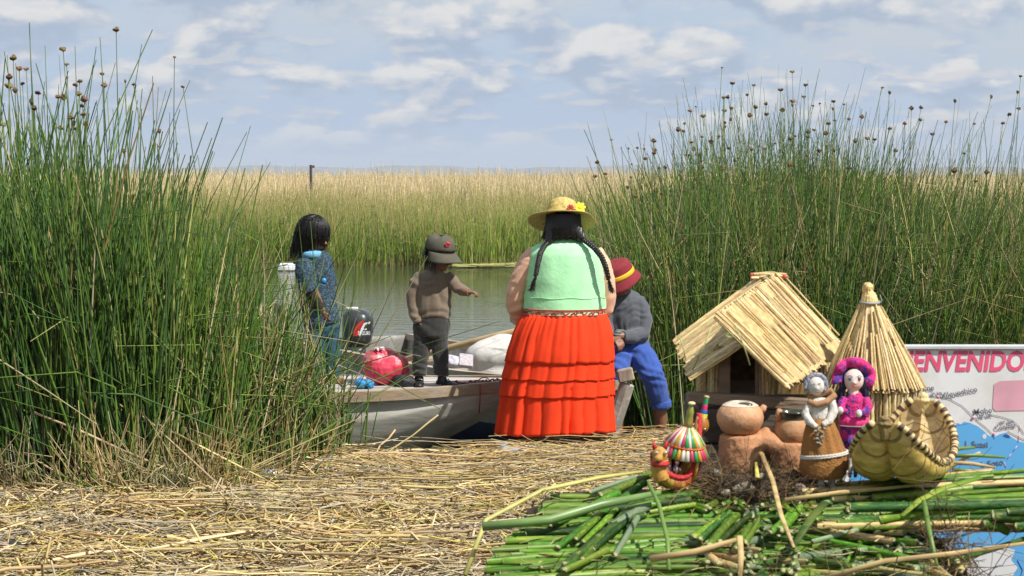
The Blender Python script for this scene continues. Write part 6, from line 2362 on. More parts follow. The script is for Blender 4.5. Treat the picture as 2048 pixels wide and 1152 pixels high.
m_.box(k_(1530, 925, 26), (40 * sk, 12 * sk, 90 * sk))
m_.ell(k_(1534, 862), (13 * sk, 10 * sk, 9 * sk))
STV = add('clay_stove', blob(m_, 0.0035, 5, disp=lambda p: 0.0018 * mnoise.noise(p * 45) + 0.001 * mnoise.noise(p * 110)), CLAY, origin=k_(1525, 965), label='double hearthed terracotta stove with arched mouth, under the two pots', cat='stove')

GLZ = M('dark_glaze', (0.05, 0.055, 0.035), 0.2, 0.3, 40, coat=0.4)


def pot(name, label, px, py_base, prof, glaze, lug, Y=YST):
    c = W(px, py_base, Y)
    T_ = thing(name, label, 'pot', c)
    m2 = MB()
    s = Y / FPX
    m2.lathe(c, [(r * s, z * s) for r, z in prof], n=36, caps=False)
    o = add('body', m2.mesh('body'), M('pot_' + str(px), (0.60, 0.34, 0.18) if px < 1500 else (0.46, 0.25, 0.12), 0.65, 0.18, 25, col2=(0.40, 0.18, 0.08), pscale=16, pw=(0.42, 0.70), bump=0.25, bscale=90), T_)
    m2 = MB()
    m2.lathe(c, [(r * s, z * s) for r, z in glaze], n=36, caps=False)
    add('glazed_rim', m2.mesh('rim'), GLZ if px > 1500 else M('cream_slip', (0.66, 0.55, 0.44), 0.35, 0.15, 60), T_)
    m2 = MB()
    m2.tube([c + Vector((a * s, b * s, z * s)) for a, b, z in lug], [8 * s, 7 * s, 5 * s], n=10)
    add('lug', m2.mesh('lug'), o.data.materials[0], T_)
    return T_, c, s


T_, c, s = pot('round_pot', 'round squat clay pot with cream slip and dark spot at its mouth', 1480, 866, [(30, 0), (38, 6), (46, 22), (47.5, 34), (44, 46), (36, 56), (26, 61)], [(36.5, 56.3), (30, 60.5), (22, 63.5), (17.5, 64), (17, 58), (18, 45), (30, 30), (36, 16), (30, 6), (2, 4)], [(40, 0, 42), (46, -2, 50), (49, -3, 56)])
m_ = MB()
m_.ell(c + Vector((6 * s, -24.5 * s, 60.2 * s)), (17 * s, 7 * s, 3.2 * s), M=Matrix.Rotation(R(24), 3, 'X'), nu=14, nv=8)
add('dark_glaze_spot', m_.mesh('spot'), GLZ, T_)
pot('wide_mouthed_pot', 'smaller brown clay pot with wide dark glazed mouth beside the round pot', 1583, 888, [(22, 0), (29, 5), (35, 18), (35.5, 30), (31, 44), (27, 50)], [(27.2, 49.5), (26.5, 55), (31, 62), (33, 65), (32.5, 67.5), (29, 66), (25, 57), (26, 45), (31, 28), (26, 10), (2, 6)], [(-24, -8, 50), (-28, -12, 62), (-26, -14, 72)])

# ---- gourd rattle
YR = 3.97
r_, sr = px_chain(YR)
GO = thing('gourd_rattle', 'brown gourd rattle with handle bound in coloured threads', 'rattle', r_(1402, 875))
m_ = MB()
axis = (r_(1410, 800) - r_(1401, 850)).normalized()
qg = axis.to_track_quat('Z', 'Y').to_matrix()
m_.lathe(r_(1400, 868), [(1 * sr, 0), (9 * sr, 2 * sr), (14.5 * sr, 10 * sr), (15.5 * sr, 19 * sr), (13 * sr, 28 * sr), (8.5 * sr, 34 * sr), (7 * sr, 38 * sr)], n=24, M=qg)
add('gourd', m_.mesh('gourd'), M('gourd_skin', (0.38, 0.16, 0.025), 0.3, 0.2, 20, coat=0.4), GO)
for i, (nm, colr, t0, t1, rr) in enumerate([('yellow_binding', (0.75, 0.70, 0.05), 32, 41, 8.0), ('blue_binding', (0.02, 0.16, 0.42), 41, 49, 6.6), ('pink_binding', (0.70, 0.03, 0.16), 49, 60, 5.2), ('green_binding', (0.02, 0.32, 0.10), 60, 73, 4.6)]):
    m_ = MB()
    m_.lathe(r_(1400, 868), [(rr * sr * (1 + 0.05 * (k % 2)), lerp(t0, t1, k / 9) * sr) for k in range(10)], n=16, M=qg)
    add(nm, m_.mesh(nm), M(nm, colr, 0.6, 0.15, 90), GO)
m_ = MB()
m_.lathe(r_(1400, 868), [(4.6 * sr, 73 * sr), (6 * sr, 76 * sr), (5 * sr, 78 * sr), (2 * sr, 79 * sr)], n=12, M=qg)
add('tip', m_.mesh('tip'), STK[2], GO)
for (px, py) in ((1408, 857), (1385, 848)):
    m_ = MB()
    m_.ell(r_(px, py, -15), 2.6 * sr, nu=8, nv=6)
    add('bead', m_.mesh('bead'), M('silver_bead', (0.8, 0.8, 0.8), 0.15, metal=1.0), GO)

# ---- striped boat ornament with a canopy
YD = 3.82
d_, sd = px_chain(YD)
DB = thing('boat_ornament', 'tiny red and gold boat ornament with animal head and striped conical canopy', 'ornament', d_(1345, 982))
DA = Vector((0.88, 0.48, 0)).normalized()      # bow (animal head) to stern
DBl = Vector((0.48, -0.88, 0)).normalized()
dc = d_(1352, 975)
REDR = M('crimson_cord', (0.58, 0.025, 0.03), 0.5, 0.2, 120, bump=0.5, bscale=400)
GOLDH = M('gold_straw', (0.52, 0.33, 0.06), 0.4, 0.3, 60, col2=(0.30, 0.07, 0.02), pscale=40, stretch=(1, 1, 0.3))


def crescent(side, lat, rad, up0, half, lift_a, lift_b, n=22):
    pts, rr = [], []
    for i in range(n):
        t = lerp(-1, 1, i / (n - 1))
        lift = (lift_a if t < 0 else lift_b) * abs(t) ** 2.1
        pts.append(dc + DA * (half * math.sin(t * 1.25)) + DBl * (side * lat * (1 - abs(t) ** 2)) + Vector((0, 0, up0 + lift)))
        rr.append(rad * (1 - 0.72 * abs(t) ** 2.2))
    return pts, rr


for side in (-1, 1):
    p_, q_ = crescent(side, 0.013, 0.0135, 0.010, 0.054, 0.052, 0.125)
    m_ = MB()
    m_.tube(p_, [r * (1 + 0.06 * (i % 2)) for i, r in enumerate(q_)], n=14)
    add('reed_roll', m_.mesh('roll'), GOLDH, DB)
    p_, q_ = crescent(side, 0.024, 0.0072, 0.022, 0.056, 0.050, 0.118, 60)
    m_ = MB()
    m_.tube(p_, [0.0046 * (1 + 0.22 * (i % 2)) for i in range(60)], n=8)
    add('red_gunwale', m_.mesh('gunwale'), REDR, DB)
m_ = MB()
m_.ell(dc + Vector((0, 0, 0.022)), (0.042, 0.024, 0.006), M=Matrix.Rotation(math.atan2(DA.y, DA.x), 3, 'Z'))
add('straw_deck', m_.mesh('deck'), STK[1], DB)
# animal head
hd = d_(1317, 903, -40)
m_ = MB()
m_.ell(hd, (0.0155, 0.015, 0.015))
m_.ell(hd + Vector((-0.004, -0.013, -0.006)), (0.009, 0.008, 0.0075))
m_.tube([hd, hd + Vector((-0.001, 0.004, -0.028)), hd + Vector((0.004, 0.006, -0.05))], [0.013, 0.014, 0.016], n=12)
AH = add('animal_head', blob(m_, 0.002, 3), M('ochre_felt', (0.50, 0.26, 0.05), 0.7, 0.25, 120), DB)
for s in (-1, 1):
    m_ = MB()
    m_.tube([hd + Vector((s * 0.009, 0, 0.011)), hd + Vector((s * 0.014, 0, 0.026))], [0.0055, 0.001], n=8)
    add('ear', m_.mesh('ear'), REDR, AH)
    m_ = MB()
    m_.ell(hd + Vector((s * 0.0085 + 0.001, -0.0135, 0.005)), 0.0038, nu=10, nv=7)
    add('bead_eye', m_.mesh('eye'), MATS['silver_bead'], AH)
m_ = MB()
m_.tube([hd + Vector((0.014 * math.cos(a), 0.012 * math.sin(a), -0.018)) for a in [2 * math.pi * k / 20 for k in range(21)]], 0.005, n=6)
add('red_ruff', m_.mesh('ruff'), REDR, AH)
m_ = MB()
m_.tube([hd + Vector((-0.008, -0.0185, -0.0105)), hd + Vector((-0.004, -0.0205, -0.012)), hd + Vector((0.001, -0.019, -0.0105))], 0.0009, n=5)
add('mouth', m_.mesh('mouth'), M('dark_thread', (0.03, 0.01, 0.01), 0.8), AH)
# canopy
cc = d_(1375, 860, 4)
CANC = [(0.55, 0.04, 0.12), (0.68, 0.58, 0.05), (0.03, 0.30, 0.08), (0.66, 0.62, 0.50), (0.60, 0.30, 0.03)]
CN = None
ns = 30
tiltc = Matrix.Rotation(R(8), 3, 'Y') @ Matrix.Rotation(R(10), 3, 'X')
m_ = MB()
m_.lathe(cc, [(0.042, -0.046), (0.036, -0.030), (0.006, 0.004)], n=24, M=tiltc)
CN = add('canopy', m_.mesh('canopy'), M('canopy_base', (0.3, 0.18, 0.06), 0.8), DB)
for tier, (r0, z0_, r1, z1_) in enumerate([(0.0455, -0.050, 0.033, -0.026), (0.036, -0.027, 0.009, 0.006)]):
    for k in range(ns):
        a = 2 * math.pi * k / ns + tier * 0.1
        p0 = cc + tiltc @ Vector((r0 * math.cos(a), r0 * math.sin(a), z0_))
        p1 = cc + tiltc @ Vector((r1 * math.cos(a), r1 * math.sin(a), z1_))
        m_ = MB()
        m_.tube([p0, p0.lerp(p1, 0.5) + Vector((0, 0, 0.001)), p1], [(0.0052 if tier == 0 else 0.0042), 0.0040, 0.0016 if tier else 0.0035], n=6)
        ci = random.randrange(5)
        add('straw_stripe', m_.mesh('stripe'), M('canopy_%d' % ci, CANC[ci], 0.4, 0.15, 80, spec=0.6), CN)
m_ = MB()
m_.tube([cc + tiltc @ Vector((0.0375 * math.cos(a), 0.0375 * math.sin(a), -0.028)) for a in [2 * math.pi * k / 40 for k in range(41)]], [0.0022 * (1 + 0.25 * (k % 2)) for k in range(41)], n=6)
add('orange_cord', m_.mesh('cord'), M('orange_cord', (0.62, 0.12, 0.02), 0.7, 0.2, 200), CN)
m_ = MB()
m_.lathe(cc, [(0.009, 0.002), (0.0085, 0.016), (0.0065, 0.03), (0.0075, 0.034), (0.005, 0.044), (0.0035, 0.050)], n=14, M=tiltc)
add('finial', m_.mesh('finial'), M('finial_straw', (0.30, 0.34, 0.06), 0.4, 0.3, 60, col2=(0.5, 0.04, 0.1), pscale=90, stretch=(1, 1, 0.1)), CN)
m_ = MB()
m_.ell(cc + tiltc @ Vector((0, 0, 0.053)), (0.0075, 0.0075, 0.004))
add('finial_cap', m_.mesh('cap'), STK[1], CN)
# posts, striped back curtain and the little silver figures
for k, a in enumerate((-2.5, -0.7, 0.6, 2.4)):
    m_ = MB()
    m_.tube([dc + Vector((0.012 + 0.030 * math.cos(a), 0.022 * math.sin(a), 0.020)), cc + tiltc @ Vector((0.036 * math.cos(a), 0.036 * math.sin(a), -0.042))], 0.0032, n=6)
    add('canopy_post', m_.mesh('post'), M('gold_post', (0.55, 0.38, 0.06), 0.4, 0.2, 60), DB)
pz0, pz1 = dc.z + 0.022, cc.z - 0.04
for k in range(9):
    a0 = lerp(0.15, 2.9, k / 9)
    a1 = lerp(0.15, 2.9, (k + 1) / 9)
    base_c = dc + Vector((0.014, 0, 0))
    top_c = Vector((cc.x, cc.y, 0))
    q0 = [Vector((base_c.x + 0.030 * math.cos(a), base_c.y + 0.026 * math.sin(a), pz0)) for a in (a0, a1)]
    q1 = [Vector((top_c.x + 0.034 * math.cos(a), top_c.y + 0.034 * math.sin(a), pz1)) for a in (a1, a0)]
    me = MB()
    me.quad_grid([[q0[0], q0[1]], [q1[1], q1[0]]], closed=False)
    o = add('curtain_strip', me.mesh('strip', smooth=False), M(['curtain_pink', 'curtain_black'][k % 2], [(0.45, 0.02, 0.12), (0.02, 0.015, 0.02)][k % 2], 0.6, 0.15, 60), DB)
    o.modifiers.new('t', 'SOLIDIFY').thickness = 0.002
SILV = M('silver_foil', (0.75, 0.75, 0.78), 0.2, metal=1.0)
for (px, py) in ((1336, 932), (1352, 925)):
    FG = dc + Vector((0, 0, 0))
    q = d_(px, py + 10, -16)
    m_ = MB()
    m_.tube([q - Vector((0, 0, 0.012)), q, q + Vector((0.001, 0, 0.008))], [0.0055, 0.0045, 0.003], n=8)
    m_.ell(q + Vector((0.001, -0.001, 0.0125)), 0.0045, nu=8, nv=6)
    m_.tube([q + Vector((-0.004, -0.002, 0.004)), q + Vector((-0.006, -0.006, -0.004))], [0.0018, 0.0015], n=6)
    m_.tube([q + Vector((0.005, -0.002, 0.004)), q + Vector((0.007, -0.006, -0.004))], [0.0018, 0.0015], n=6)
    add('silver_figure', m_.mesh('figure'), SILV, DB)

# ---- woven reed boat
YB_ = 3.86
v_, sv = px_chain(YB_)
bc = v_(1808, 960)
BOAT = thing('woven_boat', 'small woven reed boat basket with upturned ends and brown bound rim', 'model boat', (bc.x, bc.y, bc.z))
A_ = Vector((0.42, 0.90, 0)).normalized()
B_ = Vector((0.90, -0.42, 0)).normalized()
HL, HW = 0.150, 0.078


def boat_pt(u, v, inset=0.0):
    au = abs(u)
    w = (HW - inset) * max(0.0, 1 - au ** 2.6) ** 0.62 + 0.006
    zr = 0.040 + (0.090 if u < 0 else 0.104) * au ** 2.0
    zk = 0.0 + (0.112 if u < 0 else 0.12) * au ** 3.4 + inset
    av = abs(v)
    lat = w * math.copysign(math.sin(av * math.pi / 2) ** 0.8, v) * (1 + 0.10 * math.sin(av * math.pi))
    z = zk + (zr - zk) * (1 - math.cos(av * math.pi / 2) ** 0.85)
    z += 0.022 * (1 - au * 0.6) * math.exp(-abs(v / 0.07))
    au2 = max(0.0, au - 0.25)
    crease = -math.copysign(0.036 * au2 * math.exp(-abs(v / 0.07)), u)
    rib = 0.0026 * (abs(math.sin(u * 30)) ** 0.6 - 0.7) * (1 if inset == 0 else 0.6)
    lat *= 1 + rib * 8
    return Vector((bc.x, bc.y, bc.z)) + A_ * (HL * math.sin(u * 1.42) / math.sin(1.42) + crease * (1 - au ** 6)) + B_ * lat + Vector((0, 0, z + rib))


for nm, inset, flip in (('hull', 0.0, False), ('lining', 0.010, True)):
    m_ = MB()
    vv = [math.copysign(abs(lerp(-1, 1, j / 48)) ** 1.5, j - 24) for j in range(49)]
    rows = [[boat_pt(lerp(-1, 1, i / 90), v, inset) for v in vv] for i in range(91)]
    m_.quad_grid(rows, closed=False, flip=flip)
    for fi in range(len(m_.m)):
        if abs(math.sin(lerp(-1, 1, (fi // 48 + 0.5) / 90) * 30)) < 0.22:
            m_.m[fi] = 1
    GRV = M('basket_groove', (0.26, 0.17, 0.05), 0.7, 0.3, 60)
    add(nm, m_.mesh(nm), (M('basket_reed_' + nm, (0.56, 0.40, 0.12) if nm == 'hull' else (0.62, 0.49, 0.24), 0.45, 0.22, 30, col2=(0.44, 0.31, 0.07) if nm == 'hull' else (0.55, 0.40, 0.18), pscale=25, stretch=(1, 1, 3)), GRV), BOAT)
STRIPE = [M('cream_binding', (0.60, 0.48, 0.22), 0.6, 0.15, 60), M('brown_binding', (0.085, 0.035, 0.018), 0.6, 0.2, 60)]
for side in (-1, 1):
    N_ = 121
    pts = [boat_pt(lerp(-0.97, 0.97, i / (N_ - 1)), side * 0.985) + Vector((0, 0, 0.004)) for i in range(N_)]
    m_ = MB()
    n0 = len(m_.f)
    rad = [0.0064 * (1.0 if (i % 4) in (0,) else 1.16) for i in range(N_)]
    m_.tube(pts, rad, n=10)
    for fi in range(len(m_.f)):
        ring = fi // 10
        m_.m[fi] = 1 if (ring % 4) in (1, 2) else 0
    add('bound_rim', m_.mesh('rim'), STRIPE, BOAT)
for u, nm in ((-1.0, 'bow_knot'), (1.0, 'stern_knot')):
    p = boat_pt(u, 0.0)
    p.z = bc.z + 0.040 + (0.090 if u < 0 else 0.104) - 0.004
    m_ = MB()
    m_.tube([p + Vector((0, 0, -0.030)), p + Vector((0, 0, -0.006)), p + Vector((0, 0, 0.008)), p + A_ * (0.006 * u) + Vector((0, 0, 0.014))], [(0.008, 0.005), (0.012, 0.008), (0.011, 0.008), (0.008, 0.005)], n=14, ref=B_)
    m_.tube([p + Vector((0, 0, 0.0)) + B_ * (0.0125 * math.cos(a)) + A_ * (0.009 * math.sin(a)) for a in [2 * math.pi * k / 20 for k in range(21)]], 0.003, n=6)
    add(nm, blob(m_, 0.0022, 1, disp=wrinkle(0.002, 160, 160, 60)), STRIPE[0] if u > 0 else M('dark_straw_knot', (0.22, 0.15, 0.05), 0.7, 0.3, 80), BOAT)

# ---- dolls
CLOTH_W = M('doll_white', (0.62, 0.59, 0.53), 0.9, 0.08, 40, bump=0.3, bscale=300)
DARKTH = M('doll_thread', (0.05, 0.06, 0.12), 0.9)


def doll_arm(T_, ctrl, rr, mat, s, name='arm'):
    m2 = MB()
    m2.tube(ctrl, [r * s for r in rr], n=12)
    return add(name, blob(m2, 0.0022, 2, disp=wrinkle(0.0014, 120, 120, 80)), mat, T_)


YA = 3.86
a_, sa = px_chain(YA)
D1 = thing('cloth_doll', 'cloth doll in white blouse, grey bonnet and brown skirt with white trim', 'doll', a_(1650, 980))
BROWN = M('brown_wool', (0.30, 0.135, 0.035), 0.95, 0.15, 40, bump=0.4, bscale=260)
m_ = MB()
spec = [(1640, 836, 20, 16), (1641, 846, 27, 21), (1643, 866, 34, 27), (1646, 895, 42, 34), (1648, 908, 45, 36), (1647, 930, 48, 38), (1646, 948, 46, 36), (1645, 955, 40, 32)]
m_.quad_grid(polar(densify(spec, 4), 80, a_, lambda a, y: 1 + 0.05 * math.sin(13 * a + 1.2 * math.sin(2 * a)) * interp(y, [836, 850, 900, 930], [1, 1.2, 0.9, 0.25]) + 0.02 * mnoise.noise(Vector((math.cos(a) * 3, math.sin(a) * 3, y * 0.04)))), flip=True)
SKD = add('skirt', m_.mesh('skirt'), BROWN, D1)
m_ = MB()
for dy in (0, 3.5):
    m_.tube([a_(1648 + (46.5) * math.cos(t), 906 + dy + 5 * math.cos(t) * -1 + 1.5 * (i % 2), 37.5 * math.sin(t)) for i, t in enumerate([2 * math.pi * k / 80 for k in range(81)])], 2.4 * sa, n=6)
add('white_trim', m_.mesh('trim'), CLOTH_W, SKD)
m_ = MB()
m_.tube([a_(1641, 842), a_(1640, 825), a_(1638, 806), a_(1637, 796)], [(19 * sa, 14 * sa), (19 * sa, 14 * sa), (21 * sa, 13 * sa), (12 * sa, 10 * sa)], n=18, ref=(1, 0, 0))
add('blouse', blob(m_, 0.0025, 2, disp=lambda p: 0.0008 * math.sin(p.x * 1400)), CLOTH_W, D1)
doll_arm(D1, [a_(1620, 806, -2), a_(1610, 826, -8), a_(1616, 842, -16), a_(1630, 852, -22)], [8, 9, 8, 6], CLOTH_W, sa)
doll_arm(D1, [a_(1662, 800, -2), a_(1666, 822, -8), a_(1656, 840, -16), a_(1642, 848, -22)], [9, 10, 8.5, 6], CLOTH_W, sa)
m_ = MB()
m_.tube([a_(1615, 802, -6), a_(1630, 808, -16), a_(1650, 802, -16), a_(1668, 790, -6), a_(1664, 782, 8), a_(1636, 790, 10), a_(1618, 798, 4)], [7 * sa] * 7, n=10)
add('brown_shawl', blob(m_, 0.0028, 2), M('tan_wool', (0.36, 0.20, 0.10), 0.95, 0.15, 60), D1)
m_ = MB()
hd = a_(1632, 772)
m_.ell(hd, (17 * sa, 16 * sa, 19 * sa))
m_.ell(hd + Vector((0, -13 * sa, -3 * sa)), (4 * sa, 5 * sa, 5 * sa))
HD1 = add('head', blob(m_, 0.002, 2), CLOTH_W, D1)
for k, (dx, dz) in enumerate(((-7, 4), (5, 6))):
    m_ = MB()
    m_.tube([hd + Vector(((dx - 3) * sa, -15.2 * sa, dz * sa)), hd + Vector((dx * sa, -16 * sa, (dz + 1.5) * sa)), hd + Vector(((dx + 3) * sa, -15.4 * sa, dz * sa))], 0.7 * sa, n=5)
    add('stitched_eye', m_.mesh('eye'), DARKTH, HD1)
m_ = MB()
m_.tube([hd + Vector((-4 * sa, -15.2 * sa, -9 * sa)), hd + Vector((0, -15.8 * sa, -10 * sa)), hd + Vector((4 * sa, -15.2 * sa, -9 * sa))], 0.8 * sa, n=5)
add('stitched_mouth', m_.mesh('mouth'), M('tan_thread', (0.35, 0.2, 0.12), 0.9), HD1)
m_ = MB()
for k in range(17):
    t = lerp(-0.55, math.pi + 0.75, k / 16)
    m_.ell(hd + Vector((20 * sa * math.cos(t), 2 * sa, 3 * sa + 20 * sa * math.sin(t))), 5.4 * sa, nu=10, nv=7)
m_.ell(hd + Vector((0, 9 * sa, 3 * sa)), (19 * sa, 12 * sa, 19 * sa))
add('bonnet', blob(m_, 0.0022, 1, disp=wrinkle(0.002, 180, 180, 180)), M('grey_blue_wool', (0.20, 0.22, 0.29), 0.95, 0.35, 160, bump=0.6, bscale=400, col2=(0.42, 0.42, 0.46), pscale=200), D1)
m_ = MB()
for k in range(16):
    m_.ell(a_(1634 + 11 * math.sin(k * 1.7) * (1 - k / 22), 852 + k * 2.1, -32 + 2 * math.cos(k)), (4.4 * sa, 3 * sa, 2.6 * sa), M=Matrix.Rotation(k * 0.9, 3, 'Y'), nu=8, nv=6)
add('knitting', m_.mesh('knitting'), M('speckled_wool', (0.26, 0.22, 0.15), 0.95, 0.4, 200), D1)
for (px, dd) in ((1641, -4), (1664, 4)):
    m_ = MB()
    m_.tube([a_(px, 948, dd), a_(px, 966, dd), a_(px + 0.5, 976, dd), a_(px + 1, 980, dd - 8)], [8 * sa, 8 * sa, 8 * sa, 6 * sa], n=12)
    add('leg', blob(m_, 0.002, 2), CLOTH_W, D1)

YP = 3.99
p_, sp = px_chain(YP)
D2 = thing('cloth_doll', 'cloth doll in pink and purple crocheted hat and dress', 'doll', p_(1706, 950))
PINKW = M('pink_crochet', (0.66, 0.035, 0.22), 0.95, 0.25, 150, bump=0.7, bscale=300, col2=(0.09, 0.045, 0.30), pscale=60, pw=(0.49, 0.54))
HOT = M('hot_pink_felt', (0.72, 0.04, 0.22), 0.9, 0.15, 60)
m_ = MB()
spec = [(1708, 826, 27, 18), (1706, 845, 27, 18), (1706, 870, 26, 17), (1704, 890, 22, 15), (1703, 903, 15, 11)]
m_.quad_grid(polar(densify(spec, 3), 60, p_, lambda a, y: 1 + 0.04 * math.sin(9 * a)), flip=True)
add('skirt', m_.mesh('skirt'), PINKW, D2)
m_ = MB()
m_.tube([p_(1707, 838), p_(1708, 824), p_(1709, 800), p_(1709, 786)], [(25 * sp, 16 * sp), (24 * sp, 16 * sp), (23 * sp, 15 * sp), (13 * sp, 10 * sp)], n=18, ref=(1, 0, 0))
add('bodice', blob(m_, 0.0026, 2, disp=wrinkle(0.0014, 160, 160, 160)), PINKW, D2)
doll_arm(D2, [p_(1688, 796, -2), p_(1680, 812, -10), p_(1682, 822, -18), p_(1692, 822, -22)], [9, 9, 8, 6], PINKW, sp)
doll_arm(D2, [p_(1728, 796, -2), p_(1734, 812, -8), p_(1728, 824, -16), p_(1716, 824, -22)], [10, 11, 10, 7], PINKW, sp)
for (px, py) in ((1676, 818), (1713, 824)):
    m_ = MB()
    m_.ell(p_(px, py, -27), (6.5 * sp, 5 * sp, 8 * sp))
    add('hand', m_.mesh('hand'), CLOTH_W, D2)
m_ = MB()
rows = polar([(1708, 830, 25, 17), (1709, 840, 30, 21), (1710, 851, 33, 23)], 50, p_, lambda a, y: 1 + 0.03 * math.sin(11 * a))
m_.quad_grid(rows, flip=True)
o = add('apron_frill', m_.mesh('frill'), HOT, D2)
o.modifiers.new('t', 'SOLIDIFY').thickness = 0.0015
m_ = MB()
m_.tube([p_(1710 + 33.3 * math.cos(t), 850.5, 23.3 * math.sin(t)) for t in [2 * math.pi * k / 50 for k in range(51)]], 1.1 * sp, n=5)
add('grey_edging', m_.mesh('edging'), M('grey_thread', (0.35, 0.33, 0.35), 0.9), o)
m_ = MB()
hd = p_(1707, 760)
m_.ell(hd, (21 * sp, 19 * sp, 23 * sp))
m_.tube([hd + Vector((0, 0, -17 * sp)), hd + Vector((0, 0, -30 * sp))], [9 * sp, 11 * sp], n=12)
m_.ell(hd + Vector((-1 * sp, -19 * sp, -4 * sp)), (3 * sp, 3 * sp, 3.4 * sp))
HD2 = add('head', blob(m_, 0.0022, 2), M('doll_cream', (0.70, 0.55, 0.48), 0.85, 0.05, 30), D2)
for dx in (-10, 9):
    m_ = MB()
    m_.ell(hd + Vector((dx * sp, -17.2 * sp, 4 * sp)), (3.4 * sp, 2 * sp, 4 * sp), nu=10, nv=7)
    add('painted_eye', m_.mesh('eye'), M('doll_iris', (0.08, 0.09, 0.22), 0.4), HD2)
    m_ = MB()
    m_.tube([hd + Vector(((dx + k) * sp, (-17.6 + abs(k) * 0.08) * sp, (10.5 - 0.12 * k * k) * sp)) for k in (-5, -2, 0, 2, 5)], 0.7 * sp, n=5)
    add('eyebrow', m_.mesh('brow'), DARKTH, HD2)
m_ = MB()
m_.ell(hd + Vector((-1 * sp, -18.2 * sp, -11 * sp)), (4.2 * sp, 1.6 * sp, 1.8 * sp), nu=10, nv=6)
add('mouth', m_.mesh('mouth'), M('doll_lip', (0.55, 0.10, 0.10), 0.7), HD2)
m_ = MB()
m_.ell(hd + Vector((0, 7 * sp, 4 * sp)), (23 * sp, 17 * sp, 24 * sp))
for sd_ in (-1, 1):
    m_.tube([hd + Vector((sd_ * 19 * sp, 2 * sp, 2 * sp)), hd + Vector((sd_ * 24 * sp, 2 * sp, -26 * sp)), hd + Vector((sd_ * 28 * sp, 2 * sp, -62 * sp))], [8 * sp, 9 * sp, 4 * sp], n=10)
add('dark_hair', blob(m_, 0.0028, 2, disp=lambda p: 0.001 * math.sin(p.x * 900)), M('navy_yarn', (0.010, 0.012, 0.035), 0.9, 0.3, 120), D2)
# floppy ruffled hat brim standing up round the face
m_ = MB()
rows = []
for (rr_, yy_) in ((22, 10), (26, 2), (34, -3), (42, -2)):
    rows.append([hd + Vector((rr_ * sp * math.cos(t) * (1 + 0.05 * math.sin(6 * t)), yy_ * sp + (rr_ / 46) * 5 * sp * math.sin(7 * t), 4 * sp + rr_ * sp * math.sin(t) * 0.96)) for t in [lerp(-0.55, math.pi + 0.30, k / 50) for k in range(51)]])
m_.quad_grid(rows, closed=False)
o = add('crochet_hat', m_.mesh('hat'), PINKW, D2)
o.modifiers.new('t', 'SOLIDIFY').thickness = 0.004
m_ = MB()
m_.tube([hd + Vector((42 * sp * math.cos(t) * (1 + 0.05 * math.sin(6 * t)), -2 * sp + 5 * sp * math.sin(7 * t), 4 * sp + 42 * sp * math.sin(t) * 0.96)) for t in [lerp(-0.55, math.pi + 0.30, k / 60) for k in range(61)]], 2.2 * sp, n=8)
add('hat_edging', m_.mesh('edging'), HOT, o)
m_ = MB()
m_.ell(p_(1699, 880, -17), (8 * sp, 2.5 * sp, 9 * sp))
add('purple_pocket', m_.mesh('pocket'), M('purple_wool', (0.10, 0.05, 0.35), 0.95, 0.2, 120), D2)
for px in (1701, 1712):
    m_ = MB()
    m_.tube([p_(px, 895), p_(px, 925), p_(px - 1, 948), p_(px - 3, 951, -8)], [5 * sp, 4 * sp, 4 * sp, 3.5 * sp], n=10)
    add('leg', m_.mesh('leg'), M('dark_stocking', (0.03, 0.03, 0.04), 0.8) if px > 1705 else CLOTH_W, D2)

# ---- the welcome board with a map
YSG = 4.62
sg_ = YSG / FPX


def sgp(px, py, lift=0.0):
    q = W(px, py, YSG)
    q.y = YSG - lift
    return q


SG = thing('welcome_sign', 'white welcome board with pink lettering and a blue lake map behind the reed boat', 'sign', (0.95, YSG, 0.0))
x0, x1, z1, z0 = sgp(1690, 690).x, sgp(2420, 690).x, sgp(1690, 692).z, 0.45
m_ = MB()
m_.box(((x0 + x1) / 2, YSG + 0.0095, (z0 + z1) / 2), (x1 - x0, 0.018, z1 - z0), bev=0.002)
add('board', m_.mesh('board', smooth=False), M('white_enamel', (0.80, 0.80, 0.80), 0.45, 0.04, 8, col2=(0.72, 0.71, 0.68), pscale=5), SG)
m_ = MB()
for (cx, cz, wx, wz) in [((x0 + x1) / 2, z1 - 0.003, x1 - x0 + 0.012, 0.010), (x0 - 0.001, (z0 + z1) / 2, 0.010, z1 - z0 - 0.012), (x1 + 0.001, (z0 + z1) / 2, 0.010, z1 - z0 - 0.012)]:
    m_.box((cx, YSG + 0.008, cz), (wx, 0.030, wz), bev=0.002)
add('frame', m_.mesh('frame', smooth=False), M('grey_frame', (0.52, 0.54, 0.54), 0.5, 0.1), SG)
for xx_ in (x0 + 0.08, x1 - 0.08):
    m_ = MB()
    m_.box((xx_, YSG + 0.045, 0.55), (0.05, 0.04, 1.2), bev=0.004)
    add('post', m_.mesh('post', smooth=False), DRIFT, SG)
SEA = M('map_blue', (0.12, 0.43, 0.80), 0.5, 0.04, 10)
INK = M('map_ink', (0.16, 0.16, 0.20), 0.6, 0.05)
PNK = M('sign_pink', (0.80, 0.10, 0.21), 0.5, 0.08, 12)


def plate(name, pts, mat, lift, parent=SG):
    n = len(pts)
    me = bpy.data.meshes.new(name)
    vs = [sgp(px, py, lift) for px, py in pts]
    tris = tessellate_polygon([[Vector((v.x, v.z, 0)) for v in vs]])
    fixed = []
    for t in tris:
        a_, b_, c_ = (vs[i] for i in t)
        up = (b_ - a_).cross(c_ - a_).y
        fixed.append(tuple(t) if up < 0 else tuple(t)[::-1])
    me.from_pydata([tuple(v) for v in vs], [], fixed)
    me.update()
    o = add(name, me, mat, parent)
    return o


